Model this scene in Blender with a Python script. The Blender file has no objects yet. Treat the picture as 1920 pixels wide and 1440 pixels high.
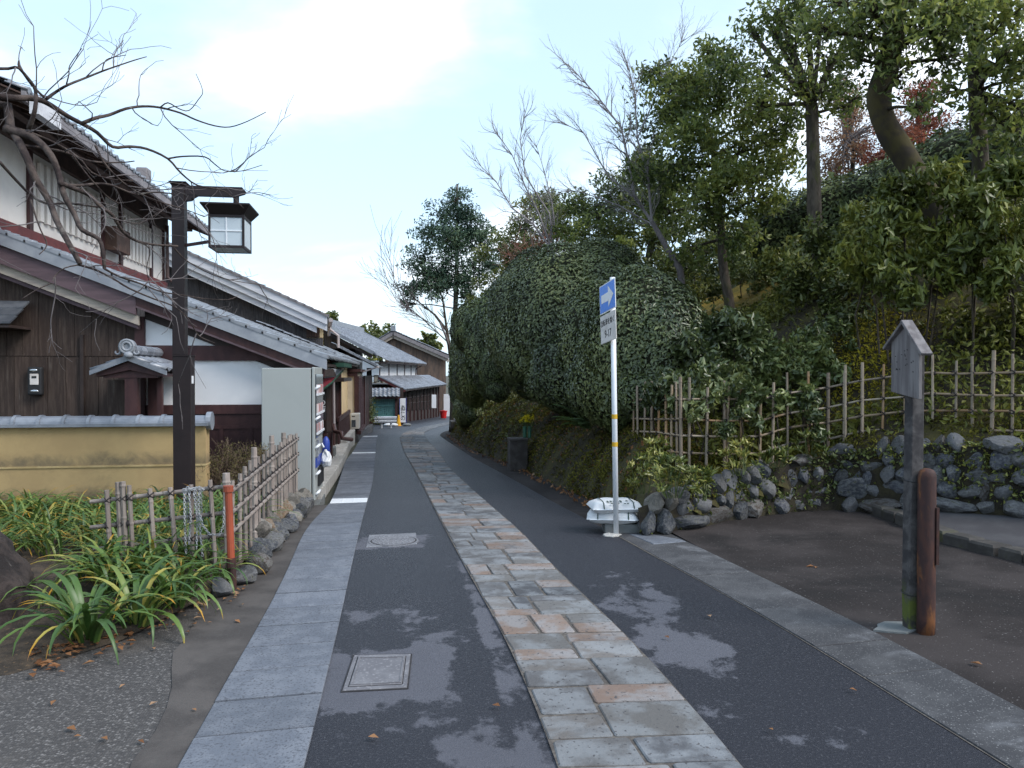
import bpy, math, random
import numpy as np
from mathutils import Vector, Matrix, Euler

# ------------------------------------------------------------------ camera, sky, sun, exposure
SC = bpy.context.scene
COL = SC.collection
F = 1450.0                                   # focal length in photo pixels (1920 wide)
YAW = math.atan(210 / F)
PITCH = math.atan(20 / F)
EYE = Vector((0, 0, 1.55))
cam = bpy.data.cameras.new('camera')
cam.sensor_width = 36
cam.lens = F / 1920 * 36
cam.clip_start = 0.05
cam.clip_end = 3000
camo = bpy.data.objects.new('camera', cam)
camo.location = EYE
camo.rotation_euler = (math.pi / 2 - PITCH, 0, -YAW)
COL.objects.link(camo)
SC.camera = camo
SC.cycles.use_adaptive_sampling = False
SC.cycles.sample_clamp_indirect = 1.5
SC.cycles.caustics_reflective = False
SC.cycles.caustics_refractive = False
SC.cycles.use_denoising = True
SC.cycles.denoiser = 'OPENIMAGEDENOISE'
SC.cycles.denoising_input_passes = 'RGB_ALBEDO_NORMAL'
SC.cycles.denoising_prefilter = 'FAST'

SUN_EL, SUN_AZ = math.radians(44), math.radians(122)      # azimuth from +Y, clockwise seen from above
world = bpy.data.worlds.new('World')
SC.world = world
world.use_nodes = True
_n, _l = world.node_tree.nodes, world.node_tree.links
_n.clear()
_out = _n.new('ShaderNodeOutputWorld')
_bg = _n.new('ShaderNodeBackground')
_bg.inputs['Strength'].default_value = 0.125
_sky = _n.new('ShaderNodeTexSky')
_sky.sky_type = 'NISHITA'
_sky.sun_disc = False
_sky.sun_elevation = SUN_EL
_sky.sun_rotation = SUN_AZ
_sky.air_density = 1.0
_sky.dust_density = 1.2
_tc = _n.new('ShaderNodeTexCoord')
_sep = _n.new('ShaderNodeSeparateXYZ')
_l.new(_tc.outputs['Generated'], _sep.inputs[0])
# clouds: direction projected on a flat layer far above
_zc = _n.new('ShaderNodeMath'); _zc.operation = 'MAXIMUM'; _zc.inputs[1].default_value = 0.0
_l.new(_sep.outputs['Z'], _zc.inputs[0])
_za = _n.new('ShaderNodeMath'); _za.operation = 'ADD'; _za.inputs[1].default_value = 0.22
_l.new(_zc.outputs[0], _za.inputs[0])
_cmb = _n.new('ShaderNodeCombineXYZ')
for i, ax in enumerate('XY'):
    d = _n.new('ShaderNodeMath'); d.operation = 'DIVIDE'
    _l.new(_sep.outputs[ax], d.inputs[0]); _l.new(_za.outputs[0], d.inputs[1])
    _l.new(d.outputs[0], _cmb.inputs[i])
_mp = _n.new('ShaderNodeMapping')
_mp.inputs['Location'].default_value = (4.6, 9.4, 0)
_l.new(_cmb.outputs[0], _mp.inputs['Vector'])
_nz = _n.new('ShaderNodeTexNoise')
_nz.inputs['Scale'].default_value = 1.15
_nz.inputs['Detail'].default_value = 9
_nz.inputs['Roughness'].default_value = 0.52
_nz.inputs['Distortion'].default_value = 0.25
_l.new(_mp.outputs[0], _nz.inputs['Vector'])
_rp = _n.new('ShaderNodeMapRange')
_rp.interpolation_type = 'SMOOTHSTEP'
_rp.inputs['From Min'].default_value = 0.46
_rp.inputs['From Max'].default_value = 0.80
_l.new(_nz.outputs['Fac'], _rp.inputs['Value'])
# thin veil of white towards the horizon
_vr = _n.new('ShaderNodeMapRange')
_vr.inputs['From Min'].default_value = 0.0
_vr.inputs['From Max'].default_value = 0.6
_vr.inputs['To Min'].default_value = 0.75
_vr.inputs['To Max'].default_value = 0.6
_l.new(_sep.outputs['Z'], _vr.inputs['Value'])
_mx0 = _n.new('ShaderNodeMix'); _mx0.data_type = 'RGBA'
_l.new(_vr.outputs[0], _mx0.inputs['Factor'])
_l.new(_sky.outputs[0], _mx0.inputs['A'])
_mx0.inputs['B'].default_value = (2.5, 3.3, 3.95, 1)
_mx = _n.new('ShaderNodeMix'); _mx.data_type = 'RGBA'
_l.new(_rp.outputs[0], _mx.inputs['Factor'])
_l.new(_mx0.outputs['Result'], _mx.inputs['A'])
_mx.inputs['B'].default_value = (5.0, 5.1, 5.3, 1)
_l.new(_mx.outputs['Result'], _bg.inputs['Color'])
_l.new(_bg.outputs[0], _out.inputs[0])

sun = bpy.data.lights.new('sun', 'SUN')
sun.energy = 1.15
sun.angle = math.radians(26)
sun.color = (1.0, 0.965, 0.92)
suno = bpy.data.objects.new('sun', sun)
_sd = Vector((math.sin(SUN_AZ) * math.cos(SUN_EL), math.cos(SUN_AZ) * math.cos(SUN_EL), math.sin(SUN_EL)))
suno.rotation_euler = (-_sd).to_track_quat('-Z', 'Y').to_euler()
suno.location = (0, 0, 60)
COL.objects.link(suno)
vs = SC.view_settings
vs.view_transform = 'Standard'
vs.look = 'None'
vs.exposure = 1.44
vs.gamma = 1
vs.use_curve_mapping = False

# ------------------------------------------------------------------ photo rays and the lie of the land
FWD = Vector((math.sin(YAW) * math.cos(PITCH), math.cos(YAW) * math.cos(PITCH), -math.sin(PITCH)))
RGT = Vector((math.cos(YAW), -math.sin(YAW), 0))
UPV = RGT.cross(FWD)
def ray(px, py):
    return FWD + RGT * ((px - 960) / F) + UPV * ((720 - py) / F)
def atY(px, py, Y):
    d = ray(px, py); return EYE + d * (Y / d.y)
def atX(px, py, X):
    d = ray(px, py); return EYE + d * (X / d.x)
def atD(px, py, D):
    return EYE + ray(px, py) * D
_gy = np.array([-60, 4, 6.0, 7.7, 10.2, 15, 20, 31, 48, 70, 95, 140, 3000.])
_gz = np.array([0, 0, -.012, -.04, -.16, -.335, -.51, -.9, -1.58, -2.4, -3.0, -3.4, -3.4])
_fy = np.arange(-60, 200, .25)
_fz = np.interp(_fy, _gy, _gz)
_k = np.ones(9) / 9
_fz = np.convolve(np.pad(_fz, 4, mode='edge'), _k, mode='valid')
def gz(Y):
    r = np.interp(Y, _fy, _fz)
    return float(r) if np.ndim(r) == 0 else r
def G(px, py):
    d = ray(px, py); lo, hi = .3, 400.
    t = lo
    while t < hi:
        p = EYE + d * t
        if p.z < gz(p.y): break
        t *= 1.03
    lo = t / 1.03; hi = t
    for _ in range(30):
        m = (lo + hi) / 2; p = EYE + d * m
        if p.z < gz(p.y): hi = m
        else: lo = m
    return EYE + d * hi
def curve_x(pts, near=None, far=()):
    P = [G(*p) for p in pts]
    P.sort(key=lambda p: p.y)
    ys = [p.y for p in P]; xs = [p.x for p in P]
    s = (xs[min(3, len(xs) - 1)] - xs[0]) / max(1e-3, ys[min(3, len(ys) - 1)] - ys[0])
    ys = [-4.0] + ys; xs = [xs[0] - s * (ys[1] + 4) * .4] + xs
    for x, y in far: ys.append(y); xs.append(x)
    ys = np.array(ys); xs = np.array(xs)
    fy = np.arange(-4, 95, .25); fx = np.interp(fy, ys, xs)
    for _ in range(2):
        fx = np.convolve(np.pad(fx, 3, mode='edge'), np.ones(7) / 7, mode='valid')
    return lambda Y: float(np.interp(Y, fy, fx)) if np.ndim(Y) == 0 else np.interp(Y, fy, fx)

# ------------------------------------------------------------------ mesh helpers
WLOC = {}
def link(o):
    COL.objects.link(o); return o
def tagp(o, label=None, cat=None, group=None, kind=None):
    if label: o['label'] = label
    if cat: o['category'] = cat
    if group: o['group'] = group
    if kind: o['kind'] = kind
    return o
def thing(name, label, cat, loc=(0, 0, 0), group=None):
    o = link(bpy.data.objects.new(name, None))
    o.empty_display_size = .2
    o.location = loc; WLOC[o.name] = Vector(loc)
    return tagp(o, label, cat, group)
class MB:
    def __init__(s): s.v = []; s.f = []
    def add(s, vs, fs):
        n = len(s.v)
        s.v += [tuple(v) for v in vs]
        s.f += [tuple(i + n for i in f) for f in fs]
        return s
    def box(s, x0, x1, y0, y1, z0, z1):
        return s.add([(x0, y0, z0), (x1, y0, z0), (x1, y1, z0), (x0, y1, z0), (x0, y0, z1), (x1, y0, z1), (x1, y1, z1), (x0, y1, z1)],
                     [(0, 3, 2, 1), (4, 5, 6, 7), (0, 1, 5, 4), (1, 2, 6, 5), (2, 3, 7, 6), (3, 0, 4, 7)])
    def obox(s, c, ax, ay, az, hx, hy, hz):
        c = Vector(c); ax = Vector(ax) * hx; ay = Vector(ay) * hy; az = Vector(az) * hz
        vs = [c + ax * i + ay * j + az * k for k in (-1, 1) for i, j in ((-1, -1), (1, -1), (1, 1), (-1, 1))]
        return s.add(vs, [(0, 3, 2, 1), (4, 5, 6, 7), (0, 1, 5, 4), (1, 2, 6, 5), (2, 3, 7, 6), (3, 0, 4, 7)])
    def bar(s, p, q, w, h, up=(0, 0, 1)):
        p = Vector(p); q = Vector(q); d = (q - p); L = d.length; d.normalize()
        a = d.cross(Vector(up))
        if a.length < 1e-4: a = d.cross(Vector((1, 0, 0)))
        a.normalize(); b = a.cross(d)
        return s.obox((p + q) / 2, d, a, b, L / 2, w / 2, h / 2)
    def tube(s, pts, rad, n=8, caps=True):
        pts = [Vector(p) for p in pts]
        if not hasattr(rad, '__len__'): rad = [rad] * len(pts)
        rings = []; a = None
        base = len(s.v)
        for i, p in enumerate(pts):
            d = (pts[min(i + 1, len(pts) - 1)] - pts[max(i - 1, 0)])
            if d.length < 1e-9: d = Vector((0, 0, 1))
            d.normalize()
            if a is None:
                a = d.cross(Vector((0, 0, 1)))
                if a.length < .05: a = d.cross(Vector((1, 0, 0)))
            a = a - d * a.dot(d)
            if a.length < 1e-6: a = d.orthogonal()
            a.normalize(); b = d.cross(a)
            for k in range(n):
                t = 2 * math.pi * k / n
                s.v.append(tuple(p + (a * math.cos(t) + b * math.sin(t)) * rad[i]))
        for i in range(len(pts) - 1):
            for k in range(n):
                k2 = (k + 1) % n
                s.f.append((base + i * n + k, base + i * n + k2, base + (i + 1) * n + k2, base + (i + 1) * n + k))
        if caps:
            s.f.append(tuple(base + k for k in reversed(range(n))))
            s.f.append(tuple(base + (len(pts) - 1) * n + k for k in range(n)))
        return s
    def prism(s, poly, ext):
        n = len(poly); ext = Vector(ext)
        P = [Vector(p) for p in poly]
        return s.add(P + [p + ext for p in P], [tuple(reversed(range(n))), tuple(range(n, 2 * n))] +
                     [(i, (i + 1) % n, n + (i + 1) % n, n + i) for i in range(n)])
    def slab(s, poly, z0, z1, ch):
        """poly: list of (x,y,zoff); a slab with chamfered top edge."""
        n = len(poly)
        cx = sum(p[0] for p in poly) / n; cy = sum(p[1] for p in poly) / n
        def ins(p):
            dx, dy = cx - p[0], cy - p[1]; L = math.hypot(dx, dy)
            k = ch * 1.4 / max(L, 1e-6)
            return (p[0] + dx * k, p[1] + dy * k)
        vs = [(p[0], p[1], p[2] + z0) for p in poly] + [(p[0], p[1], p[2] + z1 - ch) for p in poly] + [(*ins(p), p[2] + z1) for p in poly]
        fs = [tuple(range(2 * n, 3 * n))]
        for i in range(n):
            j = (i + 1) % n
            fs += [(i, j, n + j, n + i), (n + i, n + j, 2 * n + j, 2 * n + i)]
        return s.add(vs, fs)
    def lathe(s, prof, c, n=16):
        c = Vector(c); base = len(s.v)
        for r, z in prof:
            for k in range(n):
                t = 2 * math.pi * k / n
                s.v.append((c.x + r * math.cos(t), c.y + r * math.sin(t), c.z + z))
        for i in range(len(prof) - 1):
            for k in range(n):
                k2 = (k + 1) % n
                s.f.append((base + i * n + k, base + i * n + k2, base + (i + 1) * n + k2, base + (i + 1) * n + k))
        s.f.append(tuple(base + k for k in reversed(range(n))))
        s.f.append(tuple(base + (len(prof) - 1) * n + k for k in range(n)))
        return s
    def ball(s, c, rx, ry=None, rz=None, n=10, m=6):
        ry = ry or rx; rz = rz or rx
        prof = []
        c = Vector(c); base = len(s.v)
        for i in range(m + 1):
            a = -math.pi / 2 + math.pi * i / m
            for k in range(n):
                t = 2 * math.pi * k / n
                s.v.append((c.x + rx * math.cos(a) * math.cos(t), c.y + ry * math.cos(a) * math.sin(t), c.z + rz * math.sin(a)))
        for i in range(m):
            for k in range(n):
                k2 = (k + 1) % n
                s.f.append((base + i * n + k, base + i * n + k2, base + (i + 1) * n + k2, base + (i + 1) * n + k))
        return s
    def build(s, name, mat, parent=None, smooth=False, bevel=0, origin=None, kind=None, label=None):
        V = np.array(s.v, dtype=float)
        if origin is None:
            lo, hi = V.min(0), V.max(0)
            origin = Vector(((lo[0] + hi[0]) / 2, (lo[1] + hi[1]) / 2, lo[2]))
        origin = Vector(origin)
        me = bpy.data.meshes.new(name)
        me.from_pydata([tuple(v) for v in (V - np.array(origin))], [], s.f)
        if isinstance(mat, (list, tuple)):
            for m in mat: me.materials.append(m)
        else: me.materials.append(mat)
        if smooth: me.polygons.foreach_set('use_smooth', [True] * len(me.polygons))
        o = link(bpy.data.objects.new(name, me))
        place(o, parent, origin)
        if bevel:
            b = o.modifiers.new('bevel', 'BEVEL'); b.width = bevel; b.segments = 2; b.limit_method = 'ANGLE'
        if kind: o['kind'] = kind
        if label: o['label'] = label
        return o
def place(o, parent, wloc):
    wloc = Vector(wloc)
    WLOC[o.name] = wloc
    if parent is not None:
        o.parent = parent
        o.location = wloc - WLOC[parent.name]
    else: o.location = wloc
    return o
def inst(me, name, parent, wloc, rot=(0, 0, 0), scale=(1, 1, 1), label=None):
    o = link(bpy.data.objects.new(name, me))
    place(o, parent, wloc)
    if isinstance(rot, Matrix): o.rotation_euler = rot.to_euler()
    else: o.rotation_euler = rot
    o.scale = scale if hasattr(scale, '__len__') else (scale,) * 3
    if label: o['label'] = label
    return o
def mesh_only(mb, name, mat, smooth=False):
    me = bpy.data.meshes.new(name)
    me.from_pydata(mb.v, [], mb.f)
    me.materials.append(mat)
    if smooth: me.polygons.foreach_set('use_smooth', [True] * len(me.polygons))
    return me
def np_mesh(name, V, Fq, mat, parent=None, origin=(0, 0, 0), smooth=False, kind=None):
    """V (n,3) floats, Fq (m,k) ints, fast."""
    me = bpy.data.meshes.new(name)
    V = np.asarray(V, dtype=np.float32) - np.array(origin, dtype=np.float32)
    Fq = np.asarray(Fq, dtype=np.int32)
    m, k = Fq.shape
    me.vertices.add(len(V)); me.vertices.foreach_set('co', V.ravel())
    me.loops.add(m * k); me.loops.foreach_set('vertex_index', Fq.ravel())
    me.polygons.add(m)
    me.polygons.foreach_set('loop_start', np.arange(0, m * k, k, dtype=np.int32))
    me.polygons.foreach_set('loop_total', np.full(m, k, dtype=np.int32))
    if smooth: me.polygons.foreach_set('use_smooth', np.ones(m, dtype=bool))
    me.update(calc_edges=True)
    me.materials.append(mat)
    o = link(bpy.data.objects.new(name, me))
    place(o, parent, origin)
    if kind: o['kind'] = kind
    return o
def copy_tree(o, parent=None, delta=Vector((0, 0, 0)), label=None):
    c = o.copy(); COL.objects.link(c)
    WLOC[c.name] = WLOC[o.name] + delta
    if parent is not None: c.parent = parent
    else: c.location = o.location + delta
    if label: c['label'] = label
    for ch in list(o.children): copy_tree(ch, c, delta)
    return c
def text(name, body, size, mat, parent, origin, ux, uz, ext=.001, align='CENTER', vert=False, spacing=1.0):
    """flat lettering at origin; ux = reading direction, uz = up direction of the letters"""
    if vert: body = '\n'.join(body)
    cu = bpy.data.curves.new(name, 'FONT')
    cu.body = body; cu.size = size; cu.align_x = align; cu.align_y = 'CENTER'; cu.extrude = ext; cu.space_line = spacing
    cu.offset = size * .008
    tmp = bpy.data.objects.new(name + '_tmp', cu); COL.objects.link(tmp)
    dg = bpy.context.evaluated_depsgraph_get()
    me = bpy.data.meshes.new_from_object(tmp.evaluated_get(dg))
    bpy.data.objects.remove(tmp); bpy.data.curves.remove(cu)
    me.name = name; me.materials.clear(); me.materials.append(mat)
    o = link(bpy.data.objects.new(name, me))
    place(o, parent, origin)
    ux = Vector(ux).normalized(); uz = Vector(uz).normalized(); n = ux.cross(uz)
    o.rotation_euler = Matrix((ux, uz, n)).transposed().to_euler()
    return o
R = random.Random(7)
NR = np.random.default_rng(11)
# ------------------------------------------------------------------ materials
def _mixc(nt, fac, a, b):
    m = nt.nodes.new('ShaderNodeMix'); m.data_type = 'RGBA'
    for s, v in (('Factor', fac), ('A', a), ('B', b)):
        if isinstance(v, bpy.types.NodeSocket): nt.links.new(v, m.inputs[s])
        elif hasattr(v, '__len__'): m.inputs[s].default_value = (*v[:3], 1)
        else: m.inputs[s].default_value = v
    return m.outputs['Result']
def _math(nt, op, a, b=None, clamp=False):
    m = nt.nodes.new('ShaderNodeMath'); m.operation = op; m.use_clamp = clamp
    for i, v in enumerate((a, b)):
        if v is None: continue
        if isinstance(v, bpy.types.NodeSocket): nt.links.new(v, m.inputs[i])
        else: m.inputs[i].default_value = v
    return m.outputs[0]
def _noise(nt, vec, scale, detail=5, rough=.55, dist=0):
    n = nt.nodes.new('ShaderNodeTexNoise')
    n.inputs['Scale'].default_value = scale; n.inputs['Detail'].default_value = detail
    n.inputs['Roughness'].default_value = rough; n.inputs['Distortion'].default_value = dist
    if vec is not None: nt.links.new(vec, n.inputs['Vector'])
    return n.outputs['Fac']
def _step(nt, v, lo, hi, a=0., b=1.):
    m = nt.nodes.new('ShaderNodeMapRange'); m.interpolation_type = 'SMOOTHSTEP'
    nt.links.new(v, m.inputs['Value'])
    m.inputs['From Min'].default_value = lo; m.inputs['From Max'].default_value = hi
    m.inputs['To Min'].default_value = a; m.inputs['To Max'].default_value = b
    return m.outputs[0]
def _vec(nt, stretch=(1, 1, 1), rnd=True):
    tc = nt.nodes.new('ShaderNodeTexCoord')
    v = tc.outputs['Object']
    if rnd:
        oi = nt.nodes.new('ShaderNodeObjectInfo')
        sc = nt.nodes.new('ShaderNodeVectorMath'); sc.operation = 'MULTIPLY_ADD'
        nt.links.new(oi.outputs['Random'], sc.inputs[0]); sc.inputs[1].default_value = (37, 53, 71)
        nt.links.new(v, sc.inputs[2]); v = sc.outputs[0]
    mp = nt.nodes.new('ShaderNodeMapping'); mp.inputs['Scale'].default_value = stretch
    nt.links.new(v, mp.inputs['Vector'])
    return mp.outputs[0]
def newmat(name):
    m = bpy.data.materials.new(name); m.use_nodes = True
    nt = m.node_tree
    b = nt.nodes['Principled BSDF']
    return m, nt, b
def bump(nt, b, h, dist, strength=.6):
    bp = nt.nodes.new('ShaderNodeBump'); bp.inputs['Distance'].default_value = dist; bp.inputs['Strength'].default_value = strength
    nt.links.new(h, bp.inputs['Height']); nt.links.new(bp.outputs[0], b.inputs['Normal'])
def mat(name, c1, c2=None, scale=4., lo=.4, hi=.62, rough=.75, detail=6, dist=.2, speck=None, sscale=120, samt=(.58, .66), bmp=0., bscale=None,
        stretch=(1, 1, 1), rv=.0, stain=None, stscale=1.2, stamt=(.55, .75), spec=.4, metal=0., cols=None, rnd=True):
    """colour c1 to c2 by noise; fine specks; stains; per-piece variation rv; cols = per-piece palette."""
    m, nt, b = newmat(name)
    v = _vec(nt, stretch, rnd)
    oi = nt.nodes.new('ShaderNodeObjectInfo')
    if cols:
        cr = nt.nodes.new('ShaderNodeValToRGB'); cr.color_ramp.interpolation = 'CONSTANT'
        el = cr.color_ramp.elements
        while len(el) < len(cols): el.new(.5)
        for i, c in enumerate(cols): el[i].position = i / len(cols); el[i].color = (*c, 1)
        nt.links.new(oi.outputs['Random'], cr.inputs[0])
        base = cr.outputs['Color']
        n1 = _noise(nt, v, scale, detail, .6, dist)
        base = _mixc(nt, _step(nt, n1, lo, hi, 0, .55), base, c2 or c1)
    else:
        base = c1
        n1 = _noise(nt, v, scale, detail, .6, dist)
        if c2: base = _mixc(nt, _step(nt, n1, lo, hi), c1, c2)
    if stain:
        n2 = _noise(nt, v, stscale, 7, .62, .4)
        base = _mixc(nt, _step(nt, n2, *stamt), base, stain)
    if speck:
        n3 = _noise(nt, v, sscale, 2, .5)
        base = _mixc(nt, _step(nt, n3, *samt), base, speck)
    if rv:
        # piece-to-piece brightness
        w = nt.nodes.new('ShaderNodeTexWhiteNoise'); w.noise_dimensions = '1D'
        nt.links.new(oi.outputs['Random'], w.inputs['W'])
        f = _math(nt, 'MULTIPLY_ADD', w.outputs['Value'], 2 * rv); f.node.inputs[2].default_value = 1 - rv
        vm = nt.nodes.new('ShaderNodeVectorMath'); vm.operation = 'SCALE'
        if isinstance(base, bpy.types.NodeSocket): nt.links.new(base, vm.inputs[0])
        else: vm.inputs[0].default_value = base
        nt.links.new(f, vm.inputs['Scale']); base = vm.outputs[0]
    if isinstance(base, bpy.types.NodeSocket): nt.links.new(base, b.inputs['Base Color'])
    else: b.inputs['Base Color'].default_value = (*base, 1)
    b.inputs['Roughness'].default_value = rough
    b.inputs['Specular IOR Level'].default_value = spec
    b.inputs['Metallic'].default_value = metal
    if bmp:
        h = _noise(nt, v, bscale or scale * 4, 6, .65)
        bump(nt, b, h, bmp)
    return m
def leafmat(name, cols, rough=.45, spec=.5, trans=.25, tip=None, big=None):
    """colour per leaf (random per island), one clump-sized variation from noise; cols dark to light"""
    m, nt, b = newmat(name)
    g = nt.nodes.new('ShaderNodeNewGeometry')
    cr = nt.nodes.new('ShaderNodeValToRGB')
    el = cr.color_ramp.elements
    while len(el) < len(cols): el.new(.5)
    for i, c in enumerate(cols): el[i].position = i / max(1, len(cols) - 1); el[i].color = (*c, 1)
    v = _vec(nt)
    n = _noise(nt, v, big or .9, 3, .5)
    f = _math(nt, 'MULTIPLY_ADD', g.outputs['Random Per Island'], .62)
    t = _step(nt, n, .3, .7, -.12, .5)
    nt.links.new(t, f.node.inputs[2])
    nt.links.new(f, cr.inputs[0])
    base = cr.outputs['Color']
    nt.links.new(base, b.inputs['Base Color'])
    b.inputs['Roughness'].default_value = rough
    b.inputs['Specular IOR Level'].default_value = spec
    if trans:
        tr = nt.nodes.new('ShaderNodeBsdfTranslucent'); nt.links.new(base, tr.inputs['Color'])
        ms = nt.nodes.new('ShaderNodeMixShader'); ms.inputs[0].default_value = trans
        nt.links.new(b.outputs[0], ms.inputs[1]); nt.links.new(tr.outputs[0], ms.inputs[2])
        nt.links.new(ms.outputs[0], nt.nodes['Material Output'].inputs[0])
    return m
M = {}
# road: drying asphalt, pale dry patches among dark damp ones
def road_mat():
    m, nt, b = newmat('asphalt')
    v = _vec(nt, (1, 1, 1), False)
    mp = nt.nodes.new('ShaderNodeMapping'); mp.inputs['Scale'].default_value = (1.0, .8, 1)
    nt.links.new(v, mp.inputs['Vector'])
    n1 = _noise(nt, mp.outputs[0], 2.3, 12, .70, .1)
    sp = nt.nodes.new('ShaderNodeSeparateXYZ'); nt.links.new(v, sp.inputs[0])
    def rect(cx, cy, hx, hy):
        ax = _math(nt, 'DIVIDE', _math(nt, 'ABSOLUTE', _math(nt, 'SUBTRACT', sp.outputs['X'], cx)), hx)
        ay = _math(nt, 'DIVIDE', _math(nt, 'ABSOLUTE', _math(nt, 'SUBTRACT', sp.outputs['Y'], cy)), hy)
        d = _math(nt, 'MAXIMUM', ax, ay)
        return _step(nt, d, .5, 1.25, 1., 0.)
    mask = None
    for r, w in RECTS:
        q = _math(nt, 'MULTIPLY', rect(*r), w)
        mask = q if mask is None else _math(nt, 'MAXIMUM', mask, q)
    far = _step(nt, sp.outputs['Y'], 4.6, 7.5, 0., -.09)
    val = _math(nt, 'ADD', _math(nt, 'ADD', n1, mask), _math(nt, 'ADD', far, _step(nt, sp.outputs['X'], 1.7, 2.05, 0., -.07)))
    dry = _step(nt, val, .555, .625)
    fine = _noise(nt, v, 260, 3, .6)
    dark = _mixc(nt, _step(nt, fine, .40, .68), (.016, .017, .023), (.044, .045, .056))
    pale = _mixc(nt, _step(nt, fine, .35, .7), (.082, .084, .10), (.13, .132, .153))
    base = _mixc(nt, dry, dark, pale)
    big = _noise(nt, v, .45, 4, .6)
    base = _mixc(nt, _step(nt, big, .45, .7, 0, .28), base, (.045, .045, .055))
    chip = _noise(nt, v, 95, 1, .5)
    base = _mixc(nt, _step(nt, chip, .79, .81, 0, .8), base, (.3, .3, .3))
    nt.links.new(base, b.inputs['Base Color'])
    r = nt.nodes.new('ShaderNodeMapRange'); nt.links.new(dry, r.inputs['Value'])
    r.inputs['To Min'].default_value = .5; r.inputs['To Max'].default_value = .85
    nt.links.new(r.outputs[0], b.inputs['Roughness'])
    b.inputs['Specular IOR Level'].default_value = .25
    g2 = _noise(nt, v, 70, 3, .7)
    base = _mixc(nt, _step(nt, g2, .54, .70, 0, .5), base, (.13, .13, .143))
    nt.links.new(base, b.inputs['Base Color'])
    bump(nt, b, _math(nt, 'ADD', fine, g2), .006, .8)
    return m
_sq = G(707, 1262); _rd = G(738, 1016); _rp = G(1150, 1110)
RECTS = [((_sq.x + .02, _sq.y, .38, .40), .22), ((_rd.x - .02, _rd.y, .35, .36), .30),
         ((.56, 4.2, .10, 3.4), .12), ((1.62, 4.75, .28, 1.0), .12), ((.02, 4.6, .35, .5), .07), ((.28, 3.05, .2, .5), .08)]
M['road'] = road_mat()
M['mortar'] = mat('joint_mortar', (.075, .065, .058), (.13, .115, .10), 30, rough=.9, bmp=.003, bscale=120, rnd=False)
M['paver'] = mat('paving_granite', (.2, .21, .23), (.27, .285, .30), 5, cols=[(.102, .099, .100), (.185, .133, .108), (.120, .116, .115), (.080, .081, .087), (.148, .136, .128), (.172, .128, .105), (.108, .105, .107), (.132, .126, .121), (.20, .146, .118), (.090, .090, .095)],
                 rough=.72, speck=(.075, .072, .075), sscale=46, samt=(.62, .70), bmp=.010, bscale=40, rv=.14, spec=.22, stain=(.085, .09, .10), stscale=2.3, stamt=(.56, .8))
M['slab'] = mat('gutter_cover_concrete', (.125, .137, .162), (.165, .177, .203), 7, rough=.8, speck=(.085, .09, .105), sscale=85, samt=(.50, .70), bmp=.005, bscale=110, rv=.12, spec=.22, stain=(.09, .095, .11), stscale=1.1, stamt=(.5, .8))
M['kerbstone'] = mat('pale_stone', (.36, .345, .32), (.46, .44, .41), 5, rough=.85, speck=(.2, .19, .18), sscale=90, bmp=.003, bscale=90, rv=.10, stain=(.2, .18, .15), stscale=2)
M['strip'] = mat('worn_concrete', (.040, .040, .044), (.066, .066, .070), 4, rough=.85, speck=(.22, .22, .22), sscale=120, samt=(.62, .72), bmp=.003, bscale=150, rv=.10, stain=(.135, .137, .147), stscale=2.2, stamt=(.57, .72))
M['drive'] = mat('driveway_concrete', (.026, .022, .0215), (.046, .039, .038), 1.1, rough=.85, speck=(.16, .15, .145), sscale=70, samt=(.66, .74), bmp=.004, bscale=90, stain=(.02, .018, .018), stscale=.9, stamt=(.48, .66), spec=.15, rnd=False)
M['drive_up'] = mat('upper_driveway', (.043, .041, .046), (.062, .06, .064), 2, rough=.85, speck=(.15, .15, .14), sscale=90, samt=(.7, .78), bmp=.003, bscale=120, rnd=False)
def gravel_mat():
    m, nt, b = newmat('washed_gravel')
    v = _vec(nt, (1, 1, 1), False)
    vo = nt.nodes.new('ShaderNodeTexVoronoi'); vo.inputs['Scale'].default_value = 85
    nt.links.new(v, vo.inputs['Vector'])
    cr = nt.nodes.new('ShaderNodeValToRGB')
    for i, (p, c) in enumerate([(0, (.035, .032, .032)), (.45, (.06, .054, .052)), (.8, (.105, .096, .09)), (1, (.20, .185, .175))]):
        e = cr.color_ramp.elements[i] if i < 2 else cr.color_ramp.elements.new(p)
        e.position = p; e.color = (*c, 1)
    sx = nt.nodes.new('ShaderNodeSeparateColor'); nt.links.new(vo.outputs['Color'], sx.inputs[0])
    nt.links.new(sx.outputs[0], cr.inputs[0])
    gap = _step(nt, vo.outputs['Distance'], .35, .75)
    base = _mixc(nt, gap, cr.outputs[0], (.05, .045, .042))
    n = _noise(nt, v, 1.3, 8, .62, .3)
    base = _mixc(nt, _step(nt, n, .50, .60, 0., .85), base, (.075, .066, .06))
    n2 = _noise(nt, v, 2.1, 8, .65, .5)
    base = _mixc(nt, _step(nt, n2, .64, .70, 0., .8), base, (.34, .33, .33))
    nt.links.new(base, b.inputs['Base Color'])
    b.inputs['Roughness'].default_value = .8
    inv = _math(nt, 'SUBTRACT', 1.0, vo.outputs['Distance'])
    bump(nt, b, inv, .006, .7)
    return m
M['gravel'] = gravel_mat()
M['dirtcon'] = mat('old_concrete', (.052, .045, .042), (.085, .074, .068), 3, rough=.88, speck=(.07, .065, .06), sscale=80, bmp=.004, bscale=70, stain=(.075, .066, .06), stscale=1.3, rnd=False)
M['soil'] = mat('soil', (.035, .027, .02), (.075, .055, .038), 9, rough=.95, bmp=.03, bscale=26, speck=(.14, .09, .05), sscale=40, samt=(.62, .7), rnd=False)
M['ground'] = mat('far_ground', (.055, .055, .035), (.08, .07, .05), .4, rough=.95, rnd=False)
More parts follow.
